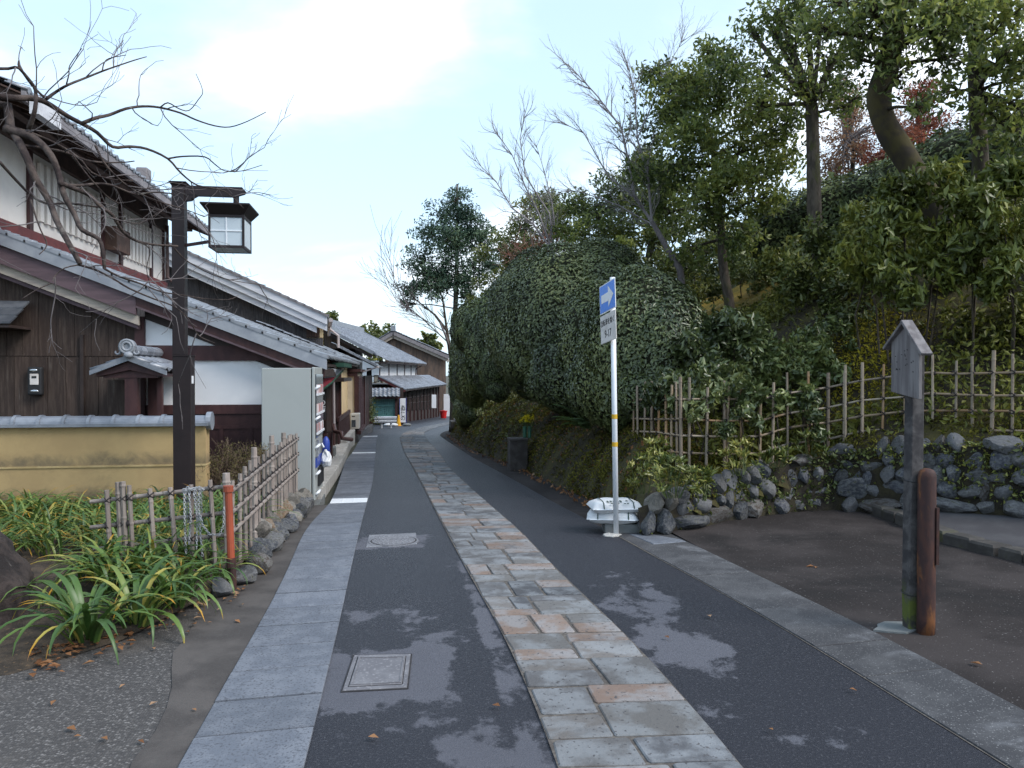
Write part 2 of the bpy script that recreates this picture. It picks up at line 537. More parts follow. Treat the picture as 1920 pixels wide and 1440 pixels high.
M['moss'] = mat('mossy_earth', (.026, .020, .011), (.055, .048, .012), 1.7, lo=.42, hi=.62, rough=.95, detail=8, bmp=.06, bscale=9, stain=(.022, .017, .011), stscale=2.6, stamt=(.5, .66), speck=(.08, .075, .015), sscale=26, samt=(.59, .70), rnd=False)
M['mossy_lawn'] = mat('yellow_moss', (.20, .13, .012), (.13, .10, .014), 3, rough=.95, bmp=.03, bscale=20, rnd=False)
M['plank_dark'] = mat('weathered_dark_planks', (.038, .024, .019), (.078, .054, .042), 3.0, lo=.42, hi=.72, rough=.8, stretch=(14, 14, 1.0), bmp=.004, bscale=14, rv=.22, stain=(.15, .125, .105), stscale=1.0, stamt=(.60, .80))
M['plank_grey'] = mat('grey_black_planks', (.036, .033, .036), (.075, .068, .07), 3.0, rough=.8, stretch=(14, 14, 1.0), bmp=.004, bscale=14, rv=.22)
M['plank_brown'] = mat('brown_planks', (.13, .085, .06), (.07, .052, .045), 2.0, rough=.8, stretch=(8, 8, .6), rv=.2)  # brown planks with random darker grain
M['redbrown'] = mat('bengala_brown_timber', (.042, .016, .017), (.06, .024, .023), 4, rough=.6, stretch=(3, 3, 1), rv=.12)
M['redbeam'] = mat('red_painted_beam', (.14, .028, .026), (.10, .022, .022), 4, rough=.6)
M['purple'] = mat('faded_purple_board', (.115, .075, .085), (.085, .056, .064), 3, rough=.7, stretch=(.6, 6, 6))
M['creamboard'] = mat('cream_board', (.40, .345, .29), (.30, .255, .22), 3, rough=.8, stretch=(.7, 5, 5))
M['darkwood'] = mat('dark_timber', (.028, .018, .016), (.045, .03, .026), 4, rough=.65, rv=.15)
M['rafter'] = mat('old_rafter_timber', (.085, .048, .036), (.05, .03, .024), 4, rough=.8, rv=.15)
M['plaster'] = mat('white_plaster', (.80, .80, .81), (.75, .755, .77), 2.4, rough=.85, stain=(.56, .56, .575), stscale=1.4, stamt=(.55, .85), bmp=.002, bscale=50)
M['cream'] = mat('cream_plaster', (.60, .52, .40), (.53, .46, .35), 2, rough=.85)
M['gold'] = mat('pale_gold_plaster', (.68, .52, .30), (.6, .45, .26), 2, rough=.85)
def ochre_mat():
    m, nt, b = newmat('ochre_wall')
    v = _vec(nt, (1, 1, 1), False)
    n = _noise(nt, v, 2.2, 8, .65, .3)
    base = _mixc(nt, _step(nt, n, .35, .7), (.43, .305, .145), (.36, .25, .12))
    sp = nt.nodes.new('ShaderNodeSeparateXYZ'); nt.links.new(v, sp.inputs[0])
    n2 = _noise(nt, v, 3.5, 9, .7, .4)
    # grime that climbs from the foot of each course
    h1 = _step(nt, sp.outputs['Z'], .02, .42, .42, -.12)
    h2 = _math(nt, 'MULTIPLY', _step(nt, sp.outputs['Z'], .50, .80, .30, -.2), _step(nt, sp.outputs['Z'], .495, .505))
    s = _math(nt, 'ADD', n2, _math(nt, 'MAXIMUM', h1, h2))
    base = _mixc(nt, _step(nt, s, .50, .92, 0, .85), base, (.115, .095, .062))
    nt.links.new(base, b.inputs['Base Color']); b.inputs['Roughness'].default_value = .9
    bump(nt, b, _noise(nt, v, 150, 4), .003, .5)
    return m
M['ochre'] = ochre_mat()
M['ochre_line'] = mat('ochre_moulding', (.45, .34, .17), (.36, .26, .12), 6, rough=.85)
M['tile'] = mat('silver_grey_roof_tile', (.15, .165, .195), (.22, .235, .265), 5, rough=.33, rv=.20, stain=(.10, .105, .11), stscale=2.2, stamt=(.55, .8), spec=.8)
M['tile_far'] = mat('far_roof_tile', (.15, .165, .195), (.20, .215, .245), 3, rough=.45, stain=(.12, .12, .135), stscale=1.0, spec=.55)
M['tile_old'] = mat('weathered_roof_tile', (.17, .155, .165), (.23, .21, .215), 4, rough=.6, rv=.15, stain=(.15, .12, .12), stscale=2)
M['zinc'] = mat('grey_verge_tile', (.20, .215, .245), (.27, .285, .31), 3, rough=.5, rv=.12, stain=(.14, .16, .13), stscale=1.5, stamt=(.6, .8))
M['whiteboard'] = mat('white_limewashed_board', (.62, .62, .645), (.52, .52, .55), 3, rough=.7, stretch=(.5, 4, 4), rv=.05)
M['lampmetal'] = mat('dark_brown_metal', (.015, .010, .011), (.020, .013, .014), 3, rough=.5, spec=.3)
M['lampglass'] = mat('frosted_lamp_glass', (.50, .56, .60), (.46, .52, .56), 3, rough=.5, spec=.3)
M['white'] = mat('white_paint', (.74, .76, .79), (.68, .70, .735), 3, rough=.45, stain=(.55, .55, .55), stscale=3, stamt=(.62, .85))
M['whiteplastic'] = mat('white_plastic', (.75, .77, .8), (.68, .7, .74), 6, rough=.4)
M['vend'] = mat('vending_grey_green', (.345, .365, .355), (.325, .345, .335), .8, rough=.42, stain=(.27, .30, .29), stscale=.9, stamt=(.6, .85), spec=.4)
M['vend_dark'] = mat('dark_rubber', (.018, .018, .02), rough=.6)
M['chrome'] = mat('bright_metal', (.62, .64, .66), rough=.25, metal=.9)
M['glassdark'] = mat('display_glass', (.07, .085, .10), (.03, .035, .045), 3, rough=.1, spec=.6)
M['winglass'] = mat('dark_window_glass', (.018, .021, .026), (.03, .034, .04), 2, rough=.12, spec=.5)
M['can'] = mat('drink_cans', (.4, .1, .1), (.4, .1, .1), 3, cols=[(.30, .24, .23), (.30, .32, .36), (.6, .6, .62), (.5, .49, .46), (.55, .57, .6), (.7, .7, .72), (.35, .34, .33)], rough=.3)
M['bamboo_grey'] = mat('weathered_grey_bamboo', (.215, .175, .155), (.30, .255, .225), 3, rough=.65, stretch=(4, 4, 1), rv=.22, stain=(.11, .085, .075), stscale=3, stamt=(.55, .75), bmp=.002, bscale=30)
M['bamboo_tan'] = mat('tan_bamboo', (.27, .19, .12), (.34, .27, .19), 2.5, rough=.6, stretch=(4, 4, 1), rv=.30, stain=(.14, .10, .08), stscale=2.5, stamt=(.52, .75), cols=[(.30, .215, .135), (.26, .215, .165), (.34, .20, .10), (.27, .225, .175), (.235, .185, .14)])
M['rope'] = mat('dark_rope', (.022, .019, .02), (.04, .034, .034), 40, rough=.9)
M['orange'] = mat('faded_orange_paint', (.33, .068, .03), (.27, .058, .028), 5, rough=.6, stain=(.14, .05, .03), stscale=14, stamt=(.57, .70))
M['rust'] = mat('rusty_iron', (.036, .017, .016), (.060, .024, .018), 16, rough=.75, stretch=(1.6, 1.6, .7), stain=(.16, .06, .02), stscale=7, stamt=(.52, .66), bmp=.002, bscale=60)
M['greywood'] = mat('silvered_wood', (.125, .112, .115), (.20, .185, .185), 2.6, rough=.85, stretch=(9, 9, .9), bmp=.003, bscale=9, stain=(.10, .085, .08), stscale=1.2, stamt=(.56, .74))
def post_mat():
    m, nt, b = newmat('mossy_sign_post_wood')
    v = _vec(nt, (1, 1, 1), False)
    n = _noise(nt, v, 9, 7, .65, .4)
    base = _mixc(nt, _step(nt, n, .40, .66), (.030, .027, .029), (.10, .092, .09))
    sp = nt.nodes.new('ShaderNodeSeparateXYZ'); nt.links.new(v, sp.inputs[0])
    h = _math(nt, 'ADD', _math(nt, 'MULTIPLY', n, .55), sp.outputs['Z'])
    base = _mixc(nt, _math(nt, 'MULTIPLY', _step(nt, h, .40, .56, 1., 0.), _step(nt, h, .26, .36, 0., 1.)), base, (.085, .105, .016))
    nt.links.new(base, b.inputs['Base Color']); b.inputs['Roughness'].default_value = .85
    bump(nt, b, n, .004, .6)
    return m
M['post'] = post_mat()
M['rock'] = mat('field_stone', (.11, .11, .115), (.19, .19, .2), 4, cols=[(0.037, 0.040, 0.050), (0.048, 0.048, 0.050), (0.029, 0.032, 0.038), (0.068, 0.067, 0.067), (0.044, 0.035, 0.028), (0.035, 0.038, 0.044), (0.084, 0.085, 0.090)], rough=.85, bmp=.012, bscale=9, rv=.25, stain=(.035, .036, .016), stscale=4, stamt=(.50, .70), speck=(.3, .3, .3), sscale=30, samt=(.66, .74))
M['rock_brown'] = mat('earthy_field_stone', (.16, .14, .12), (.24, .215, .19), 4, cols=[(.12, .112, .10), (.16, .105, .065), (.095, .085, .075), (.14, .13, .115)], rough=.88, bmp=.012, bscale=9, rv=.2, stain=(.07, .07, .03), stscale=5, stamt=(.55, .7))
M['darkstone'] = mat('dark_dressed_stone', (.05, .043, .04), (.085, .075, .07), 6, rough=.85, bmp=.006, bscale=30, stain=(.05, .055, .02), stscale=4)
M['block'] = mat('concrete_block', (.13, .14, .14), (.18, .185, .185), 6, rough=.9, bmp=.003, bscale=80)
M['bark'] = mat('tree_bark', (.045, .036, .028), (.09, .072, .055), 6, rough=.92, stretch=(3, 3, 1), bmp=.012, bscale=16, stain=(.06, .062, .02), stscale=2.5, stamt=(.52, .7), rnd=False)
M['cherry_bark'] = mat('cherry_bark', (.030, .020, .019), (.085, .064, .055), 9, rough=.9, bmp=.03, bscale=22, stain=(.15, .135, .12), stscale=6, stamt=(.62, .72), rnd=False)
M['mossbark'] = mat('mossy_bark', (.034, .026, .018), (.06, .048, .018), 4, rough=.95, bmp=.012, bscale=16, rnd=False)
M['twig'] = mat('winter_twig', (.10, .085, .085), (.15, .13, .13), 3, rough=.85, rnd=False)
M['paletwig'] = mat('pale_winter_twig', (.20, .18, .185), (.26, .235, .235), 3, rough=.85, rnd=False)
M['redtwig'] = mat('reddish_twig', (.17, .085, .065), (.22, .12, .09), 3, rough=.85, rnd=False)
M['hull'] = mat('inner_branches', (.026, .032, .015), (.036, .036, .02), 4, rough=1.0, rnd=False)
M['leaf_hedge'] = leafmat('camellia_leaf', [(0.026, 0.041, 0.015), (0.064, 0.088, 0.030), (0.114, 0.143, 0.047), (0.196, 0.218, 0.075)], rough=.36, spec=.6, trans=.10)
M['leaf_hedge2'] = leafmat('holly_leaf', [(0.033, 0.047, 0.017), (0.074, 0.103, 0.034), (0.127, 0.168, 0.050), (0.239, 0.259, 0.084)], rough=.42, spec=.5, trans=.12)
M['leaf_oak'] = leafmat('evergreen_oak_leaf', [(0.035, 0.053, 0.018), (0.094, 0.129, 0.035), (0.196, 0.237, 0.061), (0.334, 0.350, 0.088)], rough=.42, spec=.5, trans=.52)
M['leaf_bush'] = leafmat('understory_leaf', [(0.034, 0.046, 0.013), (0.073, 0.096, 0.024), (0.133, 0.156, 0.036), (0.250, 0.241, 0.044)], rough=.45, spec=.5, trans=.2)
M['leaf_droop'] = leafmat('drooping_leaf', [(0.038, 0.050, 0.011), (0.089, 0.112, 0.023), (0.158, 0.183, 0.035), (0.269, 0.263, 0.047)], rough=.42, spec=.45, trans=.2)
M['leaf_conifer'] = leafmat('conifer_spray', [(0.024, 0.051, 0.035), (0.054, 0.096, 0.065), (0.101, 0.161, 0.098), (0.173, 0.235, 0.122)], rough=.6, spec=.3, trans=.15)
M['leaf_yellow'] = leafmat('variegated_leaf', [(.035, .06, .014), (.09, .12, .025), (.22, .23, .05), (.42, .38, .12)], rough=.4, spec=.5, trans=.2)
M['leaf_red'] = leafmat('withered_red_leaf', [(0.135, 0.038, 0.024), (0.247, 0.068, 0.040), (0.338, 0.115, 0.067), (0.393, 0.178, 0.112)], rough=.7, spec=.2, trans=.4)
M['leaf_tan'] = leafmat('withered_tan_leaf', [(0.213, 0.110, 0.063), (0.346, 0.198, 0.114), (0.439, 0.272, 0.160)], rough=.8, spec=.2, trans=.4)
M['leaf_dead'] = leafmat('fallen_leaf', [(.10, .045, .022), (.20, .09, .04), (.30, .15, .07), (.42, .28, .18)], rough=.8, spec=.2, trans=.2)
M['leaf_moss'] = leafmat('bank_moss_tuft', [(.03, .028, .010), (.075, .07, .014), (.14, .135, .025), (.23, .21, .04)], rough=.9, spec=.1, trans=.2, big=1.4)
M['fern'] = leafmat('fern_frond', [(.05, .09, .03), (.09, .15, .05), (.15, .22, .08)], rough=.6, trans=.3)
M['flower'] = leafmat('yellow_petal', [(.62, .48, .01), (.8, .68, .02), (.85, .76, .05)], rough=.6, trans=.3)
def strap_mat():
    m, nt, b = newmat('strap_leaf')
    g = nt.nodes.new('ShaderNodeNewGeometry'); oi = nt.nodes.new('ShaderNodeObjectInfo')
    at = nt.nodes.new('ShaderNodeAttribute'); at.attribute_name = 'along'
    r = _math(nt, 'FRACT', _math(nt, 'ADD', g.outputs['Random Per Island'], oi.outputs['Random']))
    cr = nt.nodes.new('ShaderNodeValToRGB'); el = cr.color_ramp.elements
    cols = [(.040, .090, .022), (.075, .145, .030), (.12, .19, .040), (.22, .26, .06), (.40, .33, .07)]
    pos = [0, .38, .68, .90, 1]
    while len(el) < 5: el.new(.5)
    for i in range(5): el[i].position = pos[i]; el[i].color = (*cols[i], 1)
    nt.links.new(r, cr.inputs[0])
    tipf = _math(nt, 'ADD', at.outputs['Fac'], _math(nt, 'MULTIPLY', r, .45))
    base = _mixc(nt, _step(nt, tipf, 1.14, 1.34), cr.outputs[0], (.50, .25, .022))
    base = _mixc(nt, _step(nt, tipf, 1.36, 1.42), base, (.32, .16, .07))
    nt.links.new(base, b.inputs['Base Color']); b.inputs['Roughness'].default_value = .42
    tr = nt.nodes.new('ShaderNodeBsdfTranslucent'); nt.links.new(base, tr.inputs['Color'])
    ms = nt.nodes.new('ShaderNodeMixShader'); ms.inputs[0].default_value = .22
    nt.links.new(b.outputs[0], ms.inputs[1]); nt.links.new(tr.outputs[0], ms.inputs[2])
    nt.links.new(ms.outputs[0], nt.nodes['Material Output'].inputs[0])
    return m
M['strap'] = strap_mat()
M['bluesign'] = mat('sign_blue', (.03, .20, .74), (.03, .20, .70), 3, rough=.35)
M['signwhite'] = mat('sign_white', (.76, .77, .8), (.72, .73, .76), 5, rough=.45, stain=(.42, .40, .38), stscale=6, stamt=(.6, .8))
M['signgrey'] = mat('aged_sign_white', (.68, .64, .61), (.60, .56, .53), 5, rough=.55, stain=(.40, .33, .29), stscale=5, stamt=(.55, .8))
M['black'] = mat('black_print', (.02, .02, .022), rough=.6)
M['inkgreen'] = mat('dark_green_print', (.02, .055, .04), rough=.6)
M['yellow'] = mat('yellow_band', (.60, .36, .025), rough=.5)
M['cone'] = mat('yellow_cone_plastic', (.72, .36, .015), (.6, .3, .015), 5, rough=.5)
M['sack'] = mat('woven_white_sack', (.66, .665, .67), (.56, .57, .585), 5, rough=.55, bmp=.006, bscale=18)
M['iron'] = mat('cast_iron_cover', (.115, .11, .12), (.16, .155, .165), 6, rough=.55, speck=(.22, .21, .22), sscale=60, bmp=.002, bscale=60)
M['concring'] = mat('cover_concrete', (.20, .205, .225), (.26, .265, .285), 5, rough=.8, speck=(.15, .15, .16), sscale=120)
M['teal'] = mat('teal_lattice', (.10, .235, .225), (.08, .19, .185), 4, rough=.6)
M['tealback'] = mat('teal_pane', (.16, .33, .32), (.11, .24, .24), 2, rough=.35)
M['galv'] = mat('galvanised_rail', (.58, .61, .66), (.5, .53, .58), 3, rough=.4, metal=.3)
M['red'] = mat('red_plastic', (.55, .02, .02), (.45, .02, .02), 4, rough=.4)
M['awn_white'] = mat('awning_white_canvas', (.55, .58, .63), (.48, .51, .56), 3, rough=.7)
M['awn_red'] = mat('awning_red_canvas', (.42, .05, .08), (.36, .05, .07), 3, rough=.7)
M['green'] = mat('dark_green_canvas', (.012, .055, .035), (.02, .07, .045), 3, rough=.7)
M['acwhite'] = mat('aircon_ivory', (.56, .55, .51), (.50, .49, .46), 3, rough=.5)
M['pipe'] = mat('brown_downpipe', (.11, .065, .06), (.09, .055, .05), 4, rough=.45)
M['copper'] = mat('aged_pale_downpipe', (.45, .40, .40), (.38, .33, .33), 4, rough=.5)
M['lantern'] = mat('white_lantern_panel', (.62, .60, .52), rough=.6)
M['bluecloth'] = mat('blue_plastic', (.03, .06, .30), rough=.4)
M['chain'] = mat('grey_white_chain', (.42, .43, .45), (.30, .31, .33), 12, rough=.5)
M['leaf_azalea'] = leafmat('bronzed_azalea_leaf', [(.05, .04, .02), (.09, .075, .03), (.13, .12, .045), (.17, .12, .06)], rough=.6, spec=.3, trans=.2)
M['redtwig2'] = mat('brown_twig', (.11, .075, .055), (.16, .115, .085), 5, rough=.85, rnd=False)
M['vase'] = mat('green_vase_tube', (.05, .16, .10), (.04, .13, .085), 4, rough=.4)
M['stem'] = mat('green_stem', (.05, .075, .02), (.08, .09, .03), 8, rough=.7)
M['joint'] = mat('dark_joint', (.022, .021, .024), (.035, .033, .035), 20, rough=.95, rnd=False)
M['cream_upper'] = mat('cream_upper_plaster', (.80, .745, .69), (.75, .69, .64), 2.4, rough=.85, stain=(.66, .61, .57), stscale=1.2, stamt=(.55, .85))
M['kerbrock'] = mat('earthy_kerb_stone', (.042, .038, .035), (.066, .06, .055), 6, rough=.9, bmp=.01, bscale=12, stain=(.05, .05, .02), stscale=3, stamt=(.5, .7), rv=.2)
M['leaf_mossgold'] = leafmat('golden_moss_tuft', [(0.096, 0.083, 0.013), (0.208, 0.180, 0.021), (0.352, 0.300, 0.033)], rough=.9, spec=.1, trans=.2)
M['concdark'] = mat('grey_cover_concrete', (.15, .152, .168), (.20, .203, .22), 5, rough=.8, speck=(.08, .08, .09), sscale=90)
M['slate'] = mat('dark_shingle', (.05, .055, .065), (.08, .085, .095), 4, rough=.6, rv=.2)
M['trunk_bark'] = mat('rough_cherry_bark', (.014, .010, .0095), (.046, .034, .030), 7, rough=.95, bmp=.06, bscale=14, stain=(.10, .088, .08), stscale=9, stamt=(.64, .74), rnd=False)
def island_rv(m, k):
    nt = m.node_tree; b = nt.nodes['Principled BSDF']
    g = nt.nodes.new('ShaderNodeNewGeometry')
    f = _math(nt, 'MULTIPLY_ADD', g.outputs['Random Per Island'], 2 * k); f.node.inputs[2].default_value = 1 - k
    src = b.inputs['Base Color'].links[0].from_socket
    vm = nt.nodes.new('ShaderNodeVectorMath'); vm.operation = 'SCALE'
    nt.links.new(src, vm.inputs[0]); nt.links.new(f, vm.inputs['Scale']); nt.links.new(vm.outputs[0], b.inputs['Base Color'])
island_rv(M['tile_far'], .38); island_rv(M['tile'], .22)
M['leaf_slope'] = leafmat('slope_leaf', [(0.037, 0.041, 0.010), (0.081, 0.094, 0.017), (0.144, 0.156, 0.027), (0.225, 0.228, 0.045)], rough=.5, spec=.4, trans=.3)
M['darkearth'] = mat('dark_wall_earth', (.014, .011, .008), (.032, .027, .013), 4, rough=.95, bmp=.04, bscale=16, rnd=False)  # very dark earth filling the gaps of the rubble wall
# ------------------------------------------------------------------ ground, street
farR = [(2.9, 40), (4.9, 52), (7.4, 66), (11.5, 90)]
def sh(dx): return [(x + dx, y) for x, y in farR]
stripL = curve_x([(335, 1440), (400, 1319), (462, 1213), (506, 1140), (542, 1067), (570, 993), (603, 960), (618, 948), (632, 913), (648, 863), (660, 850), (678, 819)], far=[(-1.35, 34), (-1.0, 40), (.4, 55), (5.5, 90)])
stripR = curve_x([(570, 1440), (588, 1377), (625, 1230), (660, 1063), (675, 997), (687, 947), (698, 913), (702, 880), (704, 852), (707, 819)], far=[(-.8, 34), (-.5, 40), (.9, 55), (6.0, 90)])
bandL = curve_x([(1040, 1437), (1022, 1357), (1003, 1307), (977, 1253), (943, 1190), (913, 1133), (888, 1097), (870, 1063), (850, 1023), (833, 993), (817, 960), (797, 920), (777, 883), (757, 847), (749, 822)], far=[(.12, 33), (.55, 37), (1.25, 42), (3.2, 52), (6.1, 68), (10, 90)])
bandR = curve_x([(1388, 1440), (1357, 1395), (1308, 1333), (1272, 1287), (1213, 1230), (1167, 1183), (1127, 1148), (1080, 1103), (1033, 1063), (993, 1013), (957, 980), (930, 958), (903, 933), (877, 910), (843, 877), (822, 847), (805, 830)], far=[(.98, 33), (1.4, 37), (2.1, 42), (4.05, 52), (6.95, 68), (10.9, 90)])
roadR = curve_x([(1889, 1436), (1754, 1365), (1656, 1290), (1536, 1222), (1493, 1193), (1393, 1134), (1310, 1084), (1243, 1057), (1168, 1012), (1060, 953), (970, 903), (890, 860), (843, 830), (824, 817)], far=[(1.75, 33), (2.4, 37), (3.2, 42), (5.2, 52), (8.1, 68), (12, 90)])
rstripR = curve_x([(1919, 1331), (1840, 1290), (1742, 1241), (1682, 1204), (1626, 1177), (1554, 1144), (1504, 1118), (1441, 1093), (1404, 1071), (1360, 1052), (1288, 1018)])

def ribbon(name, fl, fr, y0, y1, z, material, dy=.25, nx=4, kind='structure'):
    ys = np.arange(y0, y1 + 1e-6, dy)
    V = []; 
    for y in ys:
        a, b = fl(y), fr(y)
        for i in range(nx + 1):
            V.append((a + (b - a) * i / nx, y, gz(y) + z))
    n = nx + 1
    Fq = [(j * n + i, j * n + i + 1, (j + 1) * n + i + 1, (j + 1) * n + i) for j in range(len(ys) - 1) for i in range(nx)]
    return np_mesh(name, V, Fq, material, smooth=True, kind=kind)

# the one big sheet
gx = np.concatenate([np.arange(-900, -40, 60), np.arange(-40, 40, 2.), np.arange(40, 901, 60)])
gyv = np.concatenate([np.arange(-300, -10, 40), np.arange(-10, 100, 1.), np.arange(100, 1500, 60)])
XX, YY = np.meshgrid(gx, gyv)
ZZ = gz(YY.ravel()) - .10
nX = len(gx)
Fq = [(j * nX + i, j * nX + i + 1, (j + 1) * nX + i + 1, (j + 1) * nX + i) for j in range(len(gyv) - 1) for i in range(nX - 1)]
np_mesh('ground', np.stack([XX.ravel(), YY.ravel(), ZZ], 1), Fq, M['ground'], kind='structure', smooth=True)

K = lambda c: (lambda y: c)
def farL(y): return -4.5 if y > 32 else stripR(y)
ribbon('road', lambda y: stripR(y) - (.05 if y < 31 else min(3.4, (y - 31) * 1.2)), roadR, -4, 92, 0.0, M['road'], nx=8)
# strip of bare ground between asphalt and bank
ribbon('earth_verge', lambda y: roadR(y) - .02, lambda y: roadR(y) + 1.9, 7.4, 60, -.012, M['drive'], nx=3)
paving = ribbon('stone_paving', bandL, bandR, -3, 90, .009, M['mortar'], nx=3)
stripbed = ribbon('gutter_strip', stripL, stripR, -3, 31.5, -.014, M['joint'], nx=2)
# gutter covers, every one a slab
y = .9; k = 0
while y < 31:
    L = .365 + R.uniform(-.006, .006)
    yc = y + L / 2
    special = None
    for py in (941.5, 850.5, 819.5):
        if abs(G(655, py).y - yc) <= L / 2: special = py
    j = .0085 if yc < 12 else .012
    a0, b0, a1, b1 = stripL(y), stripR(y), stripL(y + L), stripR(y + L)
    dz = R.uniform(-.002, .003)
    if special is None:
        sk = -.035
        mb = MB().slab([(a0 + .004, y + j + sk, gz(y)), (b0 - .004, y + j, gz(y)), (b1 - .004, y + L - j, gz(y + L)), (a1 + .004, y + L - j + sk, gz(y + L))], -.03, .014 + dz, .003)
        mb.build('gutter_cover', M['slab'], stripbed)
    else:
        w = .36 if special > 900 else .2
        mb = MB().slab([(a0 + .01, yc - w / 2, gz(yc)), (b0 - .01, yc - w / 2, gz(yc)), (b0 - .01, yc + w / 2, gz(yc)), (a0 + .01, yc + w / 2, gz(yc))], -.03, .018, .004)
        if special > 900:
            for fx in (.33, .62):
                xx = a0 + (b0 - a0) * fx
                mb.box(xx - .004, xx + .004, yc - w / 2 + .02, yc + w / 2 - .02, gz(yc) + .0185, gz(yc) + .023)
        mb.build('metal_gutter_cover', M['white'], stripbed, label='pale metal gutter cover')
    y += L
# paving stones of the middle band: random courses in band coordinates (s across 0..1, Y along)
def bandpt(s, y):
    a, b = bandL(y), bandR(y)
    return (a + (b - a) * s, y - (s - .5) * .05, gz(y))
npav = 0
far_pav = MB()
def paver(s0, s1, y0, y1):
    global npav
    g = R.uniform(.006, .011) if y0 < 12 else .012
    W = bandR(y0) - bandL(y0)
    gs = g / W
    e = lambda: R.uniform(-.008, .008)
    P = []
    for s, yy in ((s0 + gs, y0 + g), (s1 - gs, y0 + g), (s1 - gs, y1 - g), (s0 + gs, y1 - g)):
        x, Y, z = bandpt(s, yy)
        P.append((x + e(), Y + e(), z))
    # knock the corners off
    Q = []
    for i in range(4):
        p, q, r = P[i - 1], P[i], P[(i + 1) % 4]
        for o, in ((p,), (r,)):
            d = math.hypot(o[0] - q[0], o[1] - q[1]); t = R.uniform(.005, .016) / d
            Q.append((q[0] + (o[0] - q[0]) * t, q[1] + (o[1] - q[1]) * t, q[2]))
    if npav < 290:
        MB().slab(Q, -.03, .017 + R.uniform(-.003, .003), .005).build('paving_stone', M['paver'], paving)
        npav += 1
    else: far_pav.slab(P, -.03, .016, .004)
y = .95
last = -1
while y < 52:
    t = R.choice([i for i in (0, 1, 1, 2, 2, 3, 3, 4, 5, 6) if i != last]); last = t
    c = R.uniform(.36, .64)
    L = R.uniform(.30, .44)
    if t == 0:
        paver(0, 1, y, y + L * .62); y += L * .62
    elif t == 1:
        h = L * R.uniform(.4, .6)
        paver(0, c, y, y + h); paver(0, c, y + h, y + L); paver(c, 1, y, y + L); y += L
    elif t == 2:
        h = L * R.uniform(.4, .6)
        paver(c, 1, y, y + h); paver(c, 1, y + h, y + L); paver(0, c, y, y + L); y += L
    elif t == 3:
        L *= 1.25; h1, h2 = L * R.uniform(.35, .45), L * R.uniform(.55, .65)
        paver(0, c, y, y + h1); paver(0, c, y + h1, y + L); paver(c, 1, y, y + h2); paver(c, 1, y + h2, y + L); y += L
    elif t == 4:
        c1, c2 = R.uniform(.26, .34), R.uniform(.60, .7)
        h = L * .5
        paver(0, c1, y, y + L); paver(c1, c2, y, y + L); paver(c2, 1, y, y + h); paver(c2, 1, y + h, y + L); y += L
    elif t == 5:
        L *= 1.3; h = L * R.uniform(.3, .4)
        paver(0, c, y, y + h); paver(0, c * .55, y + h, y + L); paver(c * .55, c, y + h, y + L); paver(c, 1, y, y + L - h); paver(c, 1, y + L - h, y + L); y += L
    else:
        paver(0, c, y, y + L * .75); paver(c, 1, y, y + L * .75); y += L * .75
far_pav.build('distant_paving_stones', M['paver'], paving, kind='stuff')

# right-hand concrete strip, slab by slab
rs = ribbon('concrete_strip', roadR, rstripR, -3, 7.6, .003, M['mortar'], nx=2)
js = [-2.4, -.6, .9, 2.35] + [G(*p).y for p in ((1776, 1262), (1690, 1206), (1640, 1190), (1500, 1140), (1340, 1080), (1270, 1048))] + [7.55]
js = sorted(js)
jj = [js[0]]
for v in js[1:]:
    if v - jj[-1] > .25: jj.append(v)
for a, b in zip(jj[:-1], jj[1:]):
    g = .004
    mb = MB().slab([(roadR(a) + .01, a + g, gz(a)), (rstripR(a) - g, a + g + .05, gz(a)), (rstripR(b) - g, b - g + .05, gz(b)), (roadR(b) + .01, b - g, gz(b))], -.03, .009 + R.uniform(-.001, .002), .003)
    mb.build('concrete_slab', M['strip'], rs)
# the pale slab by the sign
a = G(1212, 1018); 
MB().slab([(*G(1180, 1003)[:2], gz(7.6)), (*G(1225, 1022)[:2], gz(7.2)), (*G(1287, 1017)[:2], gz(7.4)), (*G(1248, 1001)[:2], gz(7.9))], -.02, .02, .005).build('pale_paving_slab', M['slab'], rs, label='pale square slab beside the sign pole')

# ---------- driveway on the right: lower apron, kerb of stones, upper part
def driv(y): return rstripR(min(y, 7.9))
KP = [G(1562, 955), G(1640, 975), G(1706, 998), G(1790, 1030), G(1920, 1062)]
KP.sort(key=lambda p: p.y)
def kerb_x(y): return float(np.interp(y, [p.y for p in KP], [p.x for p in KP]))      # the row of kerb stones
V = []; Fq = []
nyy, nxx = 40, 110
for j in range(nyy + 1):
    yy = -3 + (9.7 + 3) * j / nyy
    for i in range(nxx + 1):
        x0 = rstripR(min(yy, 7.55)) - .002
        xx = x0 + (10.5 - x0) * i / nxx
        up = xx - kerb_x(yy)
        z = gz(min(yy, 6)) + .0 + .02 * min(1, max(0, xx - x0)) + .014 * max(0, xx - 3)
        if up > 0: z += .07 * min(1, up / .02) + .06 * up
        V.append((xx, yy, z))
for j in range(nyy):
    for i in range(nxx):
        q = j * (nxx + 1) + i
        Fq.append((q, q + 1, q + nxx + 2, q + nxx + 1))
drv = np_mesh('driveway', V, Fq, M['drive'], kind='structure')
drv.data.materials.append(M['drive_up'])
for p in drv.data.polygons:
    c = p.center
    if c.x > kerb_x(c.y): p.material_index = 1

